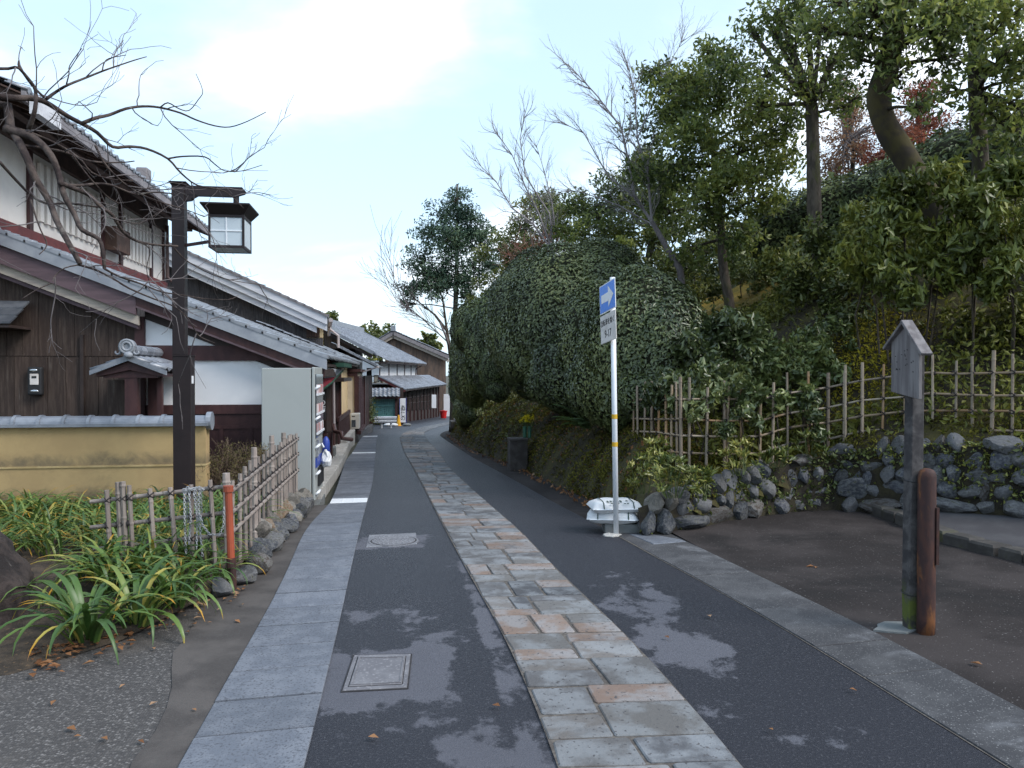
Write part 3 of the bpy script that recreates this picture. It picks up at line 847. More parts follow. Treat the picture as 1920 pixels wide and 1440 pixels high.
# rocks shared by walls and edgings
def rock_mesh(seed, material, sub=3, cuts=15, tight=.56):
    import bmesh
    rr = random.Random(seed)
    bm = bmesh.new(); bmesh.ops.create_icosphere(bm, subdivisions=sub, radius=1)
    planes = []
    for _ in range(cuts):
        v = Vector((rr.gauss(0, 1), rr.gauss(0, 1), rr.gauss(0, 1))).normalized()
        planes.append((v, rr.uniform(tight, .95)))
    ph = [rr.uniform(0, 6) for _ in range(6)]
    for v in bm.verts:
        p = v.co.copy()
        p *= 1 + .07 * math.sin(3 * p.x + ph[0]) + .07 * math.sin(3.3 * p.y + ph[1]) + .05 * math.sin(4 * p.z + ph[2])
        for n, d in planes:
            e = p.dot(n) - d
            if e > 0: p -= n * e * .96
        v.co = p
    me = bpy.data.meshes.new('stone'); bm.to_mesh(me); bm.free()
    me.materials.append(material)
    me.polygons.foreach_set('use_smooth', [True] * len(me.polygons))
    me.set_sharp_from_angle(angle=math.radians(24))
    return me
ROCKS = [rock_mesh(i, M['rock']) for i in range(9)]
ROCKK = [rock_mesh(70 + i, M['kerbrock'], 2) for i in range(5)]
ROCKB = [rock_mesh(40 + i, M['rock_brown']) for i in range(6)]
# kerb stones
L = 0; pts = [Vector((kerb_x(y), y, 0)) for y in np.arange(3.6, 8.3, .05)]
acc = 0; nxt = 0
kerb = thing('stone_kerb', 'low row of rough kerb stones crossing the brown driveway', 'kerb', (kerb_x(6.), 6.0, .03))
for p, q in zip(pts[:-1], pts[1:]):
    acc += (q - p).length
    if acc >= nxt:
        ln = R.uniform(.22, .38)
        d = q - p
        z = .014 * max(0, p.x - 3) + .05
        y0, y1 = p.y, p.y + ln - .012
        e = lambda: R.uniform(-.014, .014)
        xa, xb_ = kerb_x(y0), kerb_x(y1)
        MB().slab([(xa - .09 + e(), y0, z - .05), (xa + .09 + e(), y0, z - .05), (xb_ + .09 + e(), y1, z - .05), (xb_ - .09 + e(), y1, z - .05)], -.08, .106 + R.uniform(-.014, .014), .02).build('kerb_stone', M['kerbrock'], kerb)
        nxt = acc + ln * .98

# ---------- left foreground
def leftL(y): return -9.0
def soil_edge(y): return -9.0
ribbon('gravel_pavement', K(-9.0), lambda y: stripL(y) - .10, -3, 10.3, -.004, M['gravel'], nx=10)
def ce_l(y): return float(np.interp(y, [-3, 2, 3.4, 4.6, 5.4, 6.2, 8, 10.3], [-1.02, -1.01, -1.03, -1.24, -1.33, -1.22, -1.14, -1.10])) + .025 * math.sin(5.3 * y) + .02 * math.sin(13.1 * y + 1)
ribbon('concrete_edging', ce_l, lambda y: stripL(y) + .003, -3, 10.4, .003, M['dirtcon'], nx=4)
bed = [(-9, 5.2), (-3.3, 4.55), (-2.6, 4.25), (-2.0, 4.3), (-1.6, 4.75), (-1.34, 5.35), (-1.22, 5.9), (-1.2, 8), (-1.22, 10.15), (-2.2, 10.15), (-2.3, 9.25), (-9, 9.25)]
def bedz(x, y): 
    return gz(y) + .018 + .10 * max(0, min(1, (y - 4.6) / 1.6))
bb = MB()
from mathutils.geometry import tessellate_polygon
def inpoly(x, y, poly):
    c = False
    for i in range(len(poly)):
        x1, y1 = poly[i - 1]; x2, y2 = poly[i]
        if (y1 > y) != (y2 > y) and x < (x2 - x1) * (y - y1) / (y2 - y1) + x1: c = not c
    return c
rings = 8
cx, cy = -2.6, 7.2
ctr = [(cx, cy)]
B2 = []
for i in range(len(bed)):
    p, q = bed[i], bed[(i + 1) % len(bed)]
    n = max(1, int(math.dist(p, q) / .25))
    B2 += [(p[0] + (q[0] - p[0]) * t / n, p[1] + (q[1] - p[1]) * t / n) for t in range(n)]
vs = []
for r in range(rings + 1):
    t = 1 - r / (rings + .5)
    for p in B2:
        x = cx + (p[0] - cx) * t; y = cy + (p[1] - cy) * t
        z = bedz(x, y) + (R.uniform(-.012, .02) if r else -.02)
        vs.append((x, y, z))
n = len(B2)
fs = [(r * n + i, r * n + (i + 1) % n, (r + 1) * n + (i + 1) % n, (r + 1) * n + i) for r in range(rings) for i in range(n)]
fs.append(tuple(rings * n + i for i in range(n)))
bb.add(vs, fs)
bb.build('planting_bed', M['soil'], origin=(0, 0, 0), kind='structure', smooth=True)

# ---------- manhole covers
c = G(707, 1262)
t = thing('manhole_cover', 'square metal access cover set in pale concrete in the near asphalt', 'manhole cover', (c.x, c.y, .0))
q = [G(664, 1231), G(770, 1229), G(763, 1291), G(642, 1297)]
q = [(p.x, p.y, 0) for p in q]
q = [q[3], q[2], q[1], q[0]]
def shrink(q, f):
    mx = sum(p[0] for p in q) / 4; my = sum(p[1] for p in q) / 4
    return [(mx + (p[0] - mx) * f, my + (p[1] - my) * f, p[2]) for p in q]
MB().slab(shrink(q, 1.05), -.03, .0035, .001).build('sealing_joint', M['joint'], t)
MB().slab(shrink(q, 1.0), -.03, .007, .003).build('frame', M['iron'], t)
MB().slab(shrink(q, .86), -.03, .0078, .0003).build('lid_gap', M['joint'], t)
MB().slab(shrink(q, .83), -.02, .011, .003).build('lid', M['iron'], t)
for k in (.70,):
    mb = MB()
    a = shrink(q, .80); b = shrink(q, .74)
    for i in range(4):
        j = (i + 1) % 4
        mb.add([(*a[i][:2], .0115), (*a[j][:2], .0115), (*b[j][:2], .0115), (*b[i][:2], .0115), (*a[i][:2], .0145), (*a[j][:2], .0145), (*b[j][:2], .0145), (*b[i][:2], .0145)],
               [(4, 5, 6, 7), (0, 1, 5, 4), (3, 7, 6, 2), (1, 2, 6, 5), (0, 4, 7, 3)])
    mb.build('raised_rim', M['iron'], t)
c2 = G(738, 1016)
t = thing('manhole_cover', 'round patterned iron cover in a pale concrete square farther down the asphalt', 'manhole cover', (c2.x, c2.y, gz(c2.y)))
zz = gz(c2.y)
qq = [G(686, 1027), G(782, 1021), G(780, 1000), G(692, 1004)]
MB().slab([(p.x, p.y, gz(p.y)) for p in qq], -.02, .006, .002).build('surround', M['concdark'], t)
MB().lathe([(.235, -.02), (.235, .010), (.225, .012)], (c2.x, c2.y, zz), 32).build('frame', M['concdark'], t)
MB().lathe([(.216, -.01), (.216, .0128)], (c2.x, c2.y, zz), 32).build('lid_gap', M['joint'], t)
mb = MB().lathe([(.205, -.01), (.205, .014), (.20, .0155)], (c2.x, c2.y, zz), 32)
mb.build('lid', M['iron'], t)
mb = MB()
for rr in (.05, .085, .12, .155, .185):
    nn = int(rr * 130)
    for k in range(nn):
        a = 2 * math.pi * k / nn
        mb.box(c2.x + rr * math.cos(a) - .008, c2.x + rr * math.cos(a) + .008, c2.y + rr * math.sin(a) - .008, c2.y + rr * math.sin(a) + .008, zz + .0145, zz + .019)
mb.build('stud_pattern', M['concring'], t, kind='stuff')

# ---------- hillside on the right
Xb_pts = [(7.0, 2.3), (8.5, 2.5), (10.4, 2.55), (14.3, 2.42), (17, 2.3), (20, 2.05), (25, 1.95), (31, 2.0), (34, 2.45), (38, 3.3), (44, 4.6), (52, 6.6), (70, 11), (110, 22)]
_bx = np.array([p[0] for p in Xb_pts]); _bv = np.array([p[1] for p in Xb_pts])
def Xb(y): return np.interp(y, _bx, _bv)
WALL = [(2.32, 7.25), (2.9, 7.42), (3.63, 7.76), (4.3, 7.98), (4.8, 8.0), (5.25, 7.55), (5.9, 6.65), (6.9, 5.2), (8.2, 3.6), (10.5, 1.8), (14, 0.5), (40, -1)]
_wx = np.array([p[0] for p in WALL]); _wy = np.array([p[1] for p in WALL])
def Yw(x): return np.interp(x, _wx, _wy)
def Wh(x): return np.interp(x, [2.3, 2.9, 3.6, 4.75, 5.3, 6, 9], [.20, .33, .42, .60, .74, .84, .95])
_ta = np.array([-5, 0, .12, .45, .9, 1.8, 3, 6, 10, 20, 40, 80]); _za = np.array([-1, -.05, .32, .85, 1.15, 1.7, 2.4, 4.2, 6.2, 9, 12, 13.5])
_tb = np.array([-.4, 0, .4, 1.2, 2.4, 4, 6, 9, 14, 22, 40, 80]); _zb = np.array([-.6, 0, .1, .30, .95, 1.9, 2.75, 4.2, 6.0, 8.2, 11, 13])
def hill(x, y):
    x = np.asarray(x, float); y = np.asarray(y, float)
    za = gz(y) + np.interp(x - Xb(y), _ta, _za)
    zb = Wh(x) + np.interp(y - Yw(x) - .12, _tb, _zb)
    z = np.minimum(za, zb)
    bmp = .10 * np.sin(1.9 * x + 1.3 * y) * np.sin(2.3 * y - .7 * x) + .06 * np.sin(5.1 * x + 2) * np.sin(4.3 * y)
    return z + bmp * np.clip((z - gz(y) - .2) * .8, 0, 1)
def hz(x, y): return float(hill(x, y))
xs = np.concatenate([np.arange(1.7, 9, .12), np.arange(9, 20, .4), np.arange(20, 90, 3.)])
ys = np.concatenate([np.arange(-1, 4, .3), np.arange(4, 6, .12), np.arange(6, 16, .12), np.arange(16, 42, .3), np.arange(42, 111, 2.)])
XX, YY = np.meshgrid(xs, ys)
ZZ = hill(XX, YY)
ins = ((XX - Xb(YY)) > -.25) & ((YY - Yw(XX)) > -.06)
nX = len(xs)
Fq = []
for j in range(len(ys) - 1):
    row = ins[j:j + 2]
    ok = row[0, :-1] & row[0, 1:] & row[1, :-1] & row[1, 1:]
    for i in np.nonzero(ok)[0]:
        Fq.append((j * nX + i, j * nX + i + 1, (j + 1) * nX + i + 1, (j + 1) * nX + i))
hs = np_mesh('hillside', np.stack([XX.ravel(), YY.ravel(), ZZ.ravel()], 1), Fq, M['moss'], kind='structure', smooth=True)
# ------------------------------------------------------------------ roof tiles
PROF = [(0, .012), (.14, .030), (.30, .034), (.46, .012), (.64, -.004), (.82, -.004), (1.0, .012)]
def tile_field(mb, O, u, v, n, nu, nv, tw=.27, tl=.235, i0=0, j0=0, segs=None, amp=1.):
    """joined courses of wave tiles. O eave corner, u along the eave, v up the slope, n outwards."""
    O, u, v, n = Vector(O), Vector(u), Vector(v), Vector(n)
    pr = PROF if segs is None else [PROF[k] for k in segs]
    q = [(a_, b_ * amp) for a_, b_ in pr]; m = len(q)
    lift = .02 * amp
    for j in range(j0, nv):
        for i in range(i0, nu):
            d = R.uniform(-.003, .003) * amp
            B = [O + u * ((i + s) * tw) + v * (j * tl) + n * d for s, h in q]
            V = [p + n * (h - .012) - v * .01 for p, (s, h) in zip(B, q)] + [p + n * (h + lift) - v * .012 for p, (s, h) in zip(B, q)] + [p + n * (h - .002) + v * (tl + .02) for p, (s, h) in zip(B, q)]
            F_ = []
            for k in range(m - 1):
                F_ += [(k, k + 1, m + k + 1, m + k), (m + k, m + k + 1, 2 * m + k + 1, 2 * m + k)]
            mb.add(V, F_)
def tile_mesh(mat_, tw=.27, tl=.235):
    mb = MB()
    pr = PROF
    m = len(pr)
    V = [(s * tw, -.01, h - .012) for s, h in pr] + [(s * tw, -.012, h + .02) for s, h in pr] + [(s * tw, tl + .02, h - .002) for s, h in pr] + [(s * tw, tl + .02, h - .02) for s, h in pr]
    F_ = []
    for k in range(m - 1):
        F_ += [(k, k + 1, m + k + 1, m + k), (m + k, m + k + 1, 2 * m + k + 1, 2 * m + k), (k + 1, k, 3 * m + k, 3 * m + k + 1)]
    F_ += [(0, m, 2 * m, 3 * m), (m - 1, 4 * m - 1, 3 * m - 1, 2 * m - 1)]
    mb.add(V, F_)
    return mesh_only(mb, 'roof_tile', mat_, True)
TILE = tile_mesh(M['tile'])
def frame(u, v, n): return Matrix((Vector(u), Vector(v), Vector(n))).transposed().to_euler()

def vplanks(parent, material, x0, x1, Y, zb, ztop, w=.215, thick=.02, name='plank', face=-1):
    """upright planks on a plane of constant Y; zb, ztop functions of x."""
    x = x0; k = 0
    while x < x1 - .02:
        ww = min(w * R.uniform(.9, 1.1), x1 - x)
        a, b = x + .0025, x + ww - .0025
        t = thick * R.uniform(.75, 1.25)
        za0, zb0, za1, zb1 = zb(a), zb(b), ztop(a), ztop(b)
        if min(za1 - za0, zb1 - zb0) > .03:
            y0, y1 = (Y - t, Y) if face < 0 else (Y, Y + t)
            mb = MB().add([(a, y0, za0), (b, y0, zb0), (b, y1, zb0), (a, y1, za0), (a, y0, za1), (b, y0, zb1), (b, y1, zb1), (a, y1, za1)],
                          [(0, 3, 2, 1), (4, 5, 6, 7), (0, 1, 5, 4), (1, 2, 6, 5), (2, 3, 7, 6), (3, 0, 4, 7)])
            mb.build(name, material, parent)
        x += ww; k += 1

# ================================================================== house 1: long dark house nearest on the left
h1 = thing('machiya_house', 'nearest old two-storey house on the left with dark plank gable and white plaster upper wall', 'house', (-4.5, 14, gz(12)))
YV, YW = 11.2, 11.5
Pe, P0 = atY(612, 664, YV), atY(0, 428, YV)
SL = (P0.z - Pe.z) / (Pe.x - P0.x)
XE = Pe.x; ZE = Pe.z
def rz(x): return ZE + SL * (XE - x)            # top line of the lower verge
ca = 1 / math.hypot(1, SL)
uV = Vector((0, 1, 0)); vV = Vector((-ca, 0, ca * SL)); nV = Vector((ca * SL, 0, ca))
XU = -5.5                                       # upper street wall
zb_u = (atX(0, 404, XU).z + atX(308, 535, XU).z) / 2
zt_u = (atX(0, 258, XU).z + atX(303, 424, XU).z) / 2
YU0, YU1 = 10.6, atX(307, 500, XU).y
NVR = int((XE - (-8.2)) / ca / .235)
O1 = Vector((XE, YV + .16, ZE - .05))
# lower roof: individual tiles in the first columns, the rest joined
for i in range(0, 3):
    for j in range(0, NVR):
        p = O1 + uV * (i * .27) + vV * (j * .235)
        if p.x < XU + .1 and p.y > 10.8 and False: continue
        inst(TILE, 'roof_tile', h1, p + nV * R.uniform(-.002, .003), frame(uV, vV, nV) if False else Matrix((uV, vV, nV)).transposed().to_euler(), 1)
mb = MB(); tile_field(mb, O1, uV, vV, nV, 9, NVR, i0=3)
mb.build('roof_tile_field', M['tile'], h1, kind='stuff', smooth=True)
# verge tiles, stepped, with a smooth grey side
for j in range(NVR):
    q0 = O1 + vV * (j * .235) + nV * .0; q1 = q0 + vV * .25
    mb = MB()
    yA, yB = YV - .02, YV + .17
    a0, a1 = q0 + nV * .046, q1 + nV * .018
    mb.add([(a0.x, yA, a0.z), (a1.x, yA, a1.z), (a1.x, yB, a1.z), (a0.x, yB, a0.z),
            (a0.x, yA, a0.z - .06), (a1.x, yA, a1.z - .03), (a1.x, yB, a1.z - .03), (a0.x, yB, a0.z - .06)],
           [(0, 1, 2, 3), (0, 4, 5, 1), (3, 2, 6, 7), (0, 3, 7, 4), (1, 5, 6, 2), (4, 7, 6, 5)])
    mb.build('verge_tile', M['zinc'], h1)
    if j == 0:
        MB().lathe([(.055, 0), (.055, .05)], (a0.x, yA + .08, a0.z - .13), 10)
e0, e1_ = O1, O1 + vV * (NVR * .235)
MB().add([(e0.x, YV - .012, e0.z - .17), (e1_.x, YV - .012, e1_.z - .17), (e1_.x, YV - .012, e1_.z + .015), (e0.x, YV - .012, e0.z + .015), (e0.x, YV + .1, e0.z - .17), (e1_.x, YV + .1, e1_.z - .17), (e1_.x, YV + .1, e1_.z + .0), (e0.x, YV + .1, e0.z + .0)], [(0, 3, 2, 1), (4, 5, 6, 7), (0, 1, 5, 4), (1, 2, 6, 5), (2, 3, 7, 6), (3, 0, 4, 7)]).build('verge_board', M['zinc'], h1)
# barge boards
def xb(px, py=560): return atY(px, py, YV).x
xs_ = xb(253, 590)
def board(x0, x1, up0, up1, y0, y1, m, name, lab=None):
    mb = MB()
    mb.add([(x0, y0, rz(x0) + up0), (x1, y0, rz(x1) + up0), (x1, y1, rz(x1) + up0), (x0, y1, rz(x0) + up0),
            (x0, y0, rz(x0) + up1), (x1, y0, rz(x1) + up1), (x1, y1, rz(x1) + up1), (x0, y1, rz(x0) + up1)],
           [(0, 3, 2, 1), (4, 5, 6, 7), (0, 1, 5, 4), (1, 2, 6, 5), (2, 3, 7, 6), (3, 0, 4, 7)])
    return mb.build(name, m, h1, label=lab)
board(-8.4, xs_, -.47, -.20, YV + .03, YV + .09, M['purple'], 'barge_board', 'faded purple barge board')
board(-8.4, xs_ + .02, -.60, -.475, YV + .08, YV + .14, M['creamboard'], 'barge_board', 'cream lower barge board')
board(-8.4, xs_, -.66, -.605, YV + .12, YW + .02, M['purple'], 'barge_trim')
board(xs_ + .003, XE - .03, -.34, -.17, YV + .035, YV + .09, M['redbrown'], 'barge_board')
board(xs_ + .003, XE - .10, -.37, -.342, YV + .03, YV + .10, M['purple'], 'barge_trim')
board(-8.4, XE - .04, -.185, -.15, YV + .1, 13.7, M['darkwood'], 'roof_underside')
# purlin ends and eave corner block
e = atY(640, 0, YV)
MB().box(XE - .20, XE - .06, YV + .02, 13.68, ZE - .32, ZE - .2).build('eave_purlin', M['darkwood'], h1)
MB().box(XE - .38, XE - .10, YV + .10, YV + .40, ZE - .47, ZE - .33).build('bracket', M['darkwood'], h1)
# gable wall: planks left of the post, plaster to the right
wz = lambda px, py: atY(px, py, YW)
xpost0, xpost1 = wz(255, 600).x, wz(273, 600).x
zj = wz(100, 668).z
zbase = lambda x: gz(YW) - .02
soff = lambda x: rz(x) - .66
xl = -9.4
vplanks(h1, M['plank_dark'], xl, xpost0, YW, lambda x: gz(YW) - .05, lambda x: zj - .004)
vplanks(h1, M['plank_dark'], xl, xpost0, YW - .006, lambda x: zj + .004, soff)
xs2 = wz(157, 700).x
MB().box(xs2 - .022, xs2 + .022, YW - .07, YW - .028, .8, wz(157, 628).z).build('dark_batten', M['darkwood'], h1)
MB().box(xpost0, xpost1, YW - .07, YW + .08, gz(YW), soff(xpost1) + .2).build('corner_post', M['redbrown'], h1)
XF = -1.5
Zt, Zb_, Zc, Zd = wz(360, 648).z, wz(360, 676).z, wz(360, 759).z, wz(360, 776).z
MB().add([(xpost1, YW, gz(YW)), (XF, YW, gz(YW)), (XF, YW, rz(XF) - .34), (xpost1, YW, rz(xpost1) - .34), (xpost1, YW + .1, gz(YW)), (XF, YW + .1, gz(YW)), (XF, YW + .1, rz(XF) - .35), (xpost1, YW + .1, rz(xpost1) - .35)],
         [(0, 1, 2, 3), (7, 6, 5, 4), (0, 4, 5, 1), (1, 5, 6, 2), (2, 6, 7, 3), (3, 7, 4, 0)]).build('plaster_wall', M['plaster'], h1)
MB().box(xpost1, XF, YW - .045, YW - .002, Zb_, Zt).build('tie_beam', M['redbrown'], h1)
MB().box(xpost1, XF, YW - .05, YW - .002, Zd, Zc).build('sill_beam', M['redbrown'], h1)
# dark panel above the plaster, standing in for shade in the soffit gap
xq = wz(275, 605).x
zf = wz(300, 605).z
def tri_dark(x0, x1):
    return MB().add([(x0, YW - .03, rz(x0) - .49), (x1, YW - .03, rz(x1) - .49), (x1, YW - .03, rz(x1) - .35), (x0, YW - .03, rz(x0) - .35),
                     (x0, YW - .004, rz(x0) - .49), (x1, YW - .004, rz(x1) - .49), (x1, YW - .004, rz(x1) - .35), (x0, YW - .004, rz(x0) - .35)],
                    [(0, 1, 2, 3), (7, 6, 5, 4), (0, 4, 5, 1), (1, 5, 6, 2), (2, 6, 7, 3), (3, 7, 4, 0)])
tri_dark(xpost1, XF).build('frieze_shade', M['darkwood'], h1)
for px in (402,):
    x = wz(px, 630).x
    MB().box(x - .045, x + .045, YW - .04, YW - .003, Zt, rz(x) - .5).build('stud', M['redbrown'], h1)
x0w = xpost1
MB().box(x0w, XF, YW - .03, YW - .002, gz(YW) - .05, Zd - .003).build('wainscot', M['redbrown'], h1)
zr = wz(400, 800).z
MB().box(x0w, XF, YW - .045, YW - .031, zr - .03, zr + .02).build('wainscot_rail', M['redbrown'], h1)
for k in range(5):
    x = x0w + (XF - x0w) * (k + .5) / 5
    MB().box(x - .025, x + .025, YW - .044, YW - .031, gz(YW), zr - .032).build('wainscot_batten', M['redbrown'], h1)
# body of the ground floor behind the gable and its street wall
MB().box(-9.4, XF - .02, YW + .11, 16.9, gz(14) - .4, 1.6).build('house_body', M['darkwood'], h1)
MB().add([(-9.4, YW + .02, 1.2), (xpost0, YW + .02, 1.2), (xpost0, YW + .02, rz(xpost0) - .6), (-9.4, YW + .02, rz(-9.4) - .6), (-9.4, YW + .1, 1.2), (xpost0, YW + .1, 1.2), (xpost0, YW + .1, rz(xpost0) - .6), (-9.4, YW + .1, rz(-9.4) - .6)],
         [(0, 1, 2, 3), (7, 6, 5, 4), (0, 4, 5, 1), (1, 5, 6, 2), (2, 6, 7, 3), (3, 7, 4, 0)]).build('gable_backing', M['darkwood'], h1)
# upper storey
MB().box(-10.4, XU, YU0, YU1, zb_u - .5, zt_u + .7).build('upper_wall', M['cream_upper'], h1)
MB().box(XU + .002, XU + .07, YU0 - .05, YU1 + .03, zb_u - .22, zb_u).build('sill_beam', M['redbeam'], h1, label='red painted beam at the foot of the upper wall')
MB().box(XU + .002, XU + .14, YU0 - .05, YU1 + .03, zb_u - .50, zb_u - .224).build('roof_flashing', M['purple'], h1, label='faded purple flashing above the tiles')
MB().box(XU + .002, XU + .09, YU0 - .05, YU1 + .05, zt_u - .02, zt_u + .55).build('wall_plate', M['rafter'], h1)
def yu(px): return atX(px, 430, XU).y
def yz(px, py): p = atX(px, py, XU); return p.y, p.z
for px in (53, 190, 224, 281, 305):
    y = yu(px)
    MB().box(XU + .003, XU + .05, y - .06, y + .06, zb_u + .002, zt_u - .022).build('upper_post', M['redbrown'], h1)
def mushiko(pa, pb, nb, lo, hi):
    ya, yb = yu(pa), yu(pb)
    H = zt_u - zb_u
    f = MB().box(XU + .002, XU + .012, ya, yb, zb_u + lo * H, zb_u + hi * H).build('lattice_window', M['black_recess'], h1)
    w = (yb - ya) / nb
    for k in range(nb + 1):
        y = ya + k * w
        MB().box(XU + .013, XU + .06, y - w * .27, y + w * .27, zb_u + lo * H - .01, zb_u + hi * H + .01).build('lattice_bar', M['cream_upper'], f)
M['black_recess'] = mat('window_recess_shade', (.035, .033, .036), (.05, .048, .05), 3, rough=.9)  # dark colour stands in for the shade inside the window recess
mushiko(72, 180, 10, .17, .88)
mushiko(231, 277, 7, .17, .86)
ya, yb = yu(191), yu(218)
MB().box(XU + .052, XU + .26, ya, yb, zb_u + .18, zb_u + .62).build('shutter_box', M['rafter'], h1, label='small brown shutter box on the upper wall')
# eave of the upper roof
XEU = XU + 1.0
zeu = (atX(385, 432, XEU).z + atX(150, 245, XEU).z) / 2
s2 = .40; c2_ = 1 / math.hypot(1, s2)
vU = Vector((-c2_, 0, c2_ * s2)); nU = Vector((c2_ * s2, 0, c2_)); uU = Vector((0, 1, 0))
YE0, YE1 = 10.2, YU1 + .6
nE = int((YE1 - YE0) / .27)
O2 = Vector((XEU, YE0, zeu + .05))
for j in (0,):
    for i in range(nE):
        inst(TILE, 'eave_tile', h1, O2 + uU * (i * .27) + vU * (j * .235), Matrix((uU, vU, nU)).transposed().to_euler())
mb = MB(); tile_field(mb, O2, uU, vU, nU, nE, 22, j0=1)
mb.build('upper_roof_tile_field', M['tile'], h1, kind='stuff', smooth=True)
# round ends of the eave tiles
for i in range(nE):
    p = O2 + uU * (i * .27 + .06)
    mb = MB().tube([p + Vector((.02, 0, .012)), p + Vector((-.06, 0, .03))], .042, 8)
    mb.build('eave_tile_end', M['tile'], h1)
MB().add([(XEU, YE0, zeu - .09), (XEU, YE1, zeu - .09), (XEU, YE1, zeu + .035), (XEU, YE0, zeu + .035), (XEU - .05, YE0, zeu - .09), (XEU - .05, YE1, zeu - .09), (XEU - .05, YE1, zeu + .04), (XEU - .05, YE0, zeu + .04)],
         [(0, 1, 2, 3), (7, 6, 5, 4), (0, 4, 5, 1), (1, 5, 6, 2), (2, 6, 7, 3), (3, 7, 4, 0)]).build('eave_board', M['tile_old'], h1)
a = Vector((XEU - .05, 0, zeu + .0)); b = Vector((XU - .5, 0, zeu + .0 + s2 * 1.45))
MB().add([(a.x, YE0, a.z), (a.x, YE1, a.z), (b.x, YE1, b.z), (b.x, YE0, b.z), (a.x, YE0, a.z + .02), (a.x, YE1, a.z + .02), (b.x, YE1, b.z + .02), (b.x, YE0, b.z + .02)],
         [(0, 3, 2, 1), (4, 5, 6, 7), (0, 1, 5, 4), (1, 2, 6, 5), (2, 3, 7, 6), (3, 0, 4, 7)]).build('soffit_boards', M['rafter'], h1)
y = YE0 + .1
while y < YE1:
    MB().bar((XEU - .06, y, zeu - .045), (XU - .2, y, zeu - .045 + s2 * 1.14), .07, .085).build('rafter', M['rafter'], h1)
    y += .42
MB().box(XU + .42, XU + .55, YE0, YE1 - .2, zeu + .02, zeu + .15).build('eave_beam', M['rafter'], h1)
# white box on the nearest eave stretch, sky light on the fascia painted in
yA = 10.25; yB = atX(110, 225, XEU + .1).y
mb = MB().box(XEU + .02, XEU + .13, yA, yB, zeu - .22, zeu - .0)
mb.build('eave_box', M['whiteboard'], h1, label='white fascia box on the near eave with sky light painted in')
# ridge of the upper roof
MB().box(-10.8, -10.3, YE0, YE1, zeu + s2 * 5.9, zeu + s2 * 5.9 + .35).build('ridge', M['tile'], h1)
# far roof knob seen over the eave
p = atX(268, 315, XEU - 1.0)
MB().box(p.x - .12, p.x + .12, p.y - .1, p.y + .2, p.z - .28, p.z + .0).build('roof_vent', M['tile_old'], h1, bevel=.03)
# downpipe at the end of the upper wall
yq = YU1 - .12
MB().tube([(XU + .12, yq, zt_u + .1), (XU + .12, yq, zb_u + .12), (XU + .30, yq + .05, zb_u - .08), (XU + .32, yq + .05, zb_u - .42)], .035, 8).build('downpipe', M['pipe'], h1)

# electric meter
p0, p1 = atY(56, 688, YW - .03), atY(84, 741, YW - .03)
em = thing('electric_meter', 'black electric meter box fixed to the dark plank gable', 'meter', ((p0.x + p1.x) / 2, YW - .03, p1.z))
MB().box(p0.x, p1.x, YW - .12, YW - .028, p1.z, p0.z).build('case', M['vend_dark'], em, bevel=.025)
zc = (p0.z + p1.z) / 2; xc = (p0.x + p1.x) / 2
MB().box(xc - .055, xc + .055, YW - .128, YW - .119, zc - .05, zc + .10).build('dial_window', M['signgrey'], em, bevel=.004)
MB().box(xc - .03, xc + .03, YW - .131, YW - .127, zc + .04, zc + .07).build('counter', M['vend_dark'], em)
MB().ball((xc - .01, YW - .12, p0.z - .045), .055, .012, .022).build('top_screw_cap', M['chrome'], em, smooth=True)
MB().ball((xc, YW - .12, p1.z + .06), .055, .012, .022).build('bottom_screw_cap', M['chrome'], em, smooth=True)
# small tiled hood at the very left
p = atY(30, 588, 11.0)
hd = thing('window_hood', 'small dark shingled window hood on the plank gable at the frame edge', 'awning', (p.x - .6, 11.2, p.z - .2))
for k in range(3):
    y0 = 10.84 + k * .17; z0 = p.z - .14 + k * .105
    MB().add([(p.x - 1.1, y0, z0), (p.x, y0, z0), (p.x, y0 + .2, z0 + .105), (p.x - 1.1, y0 + .2, z0 + .105), (p.x - 1.1, y0, z0 + .025), (p.x, y0, z0 + .025), (p.x, y0 + .2, z0 + .13), (p.x - 1.1, y0 + .2, z0 + .13)],
             [(0, 3, 2, 1), (4, 5, 6, 7), (0, 1, 5, 4), (1, 2, 6, 5), (2, 3, 7, 6), (3, 0, 4, 7)]).build('shingle_board', M['slate'], hd)
MB().box(p.x - 1.12, p.x - .02, 10.86, YW - .03, p.z - .19, p.z - .155).build('hood_board', M['darkwood'], hd)

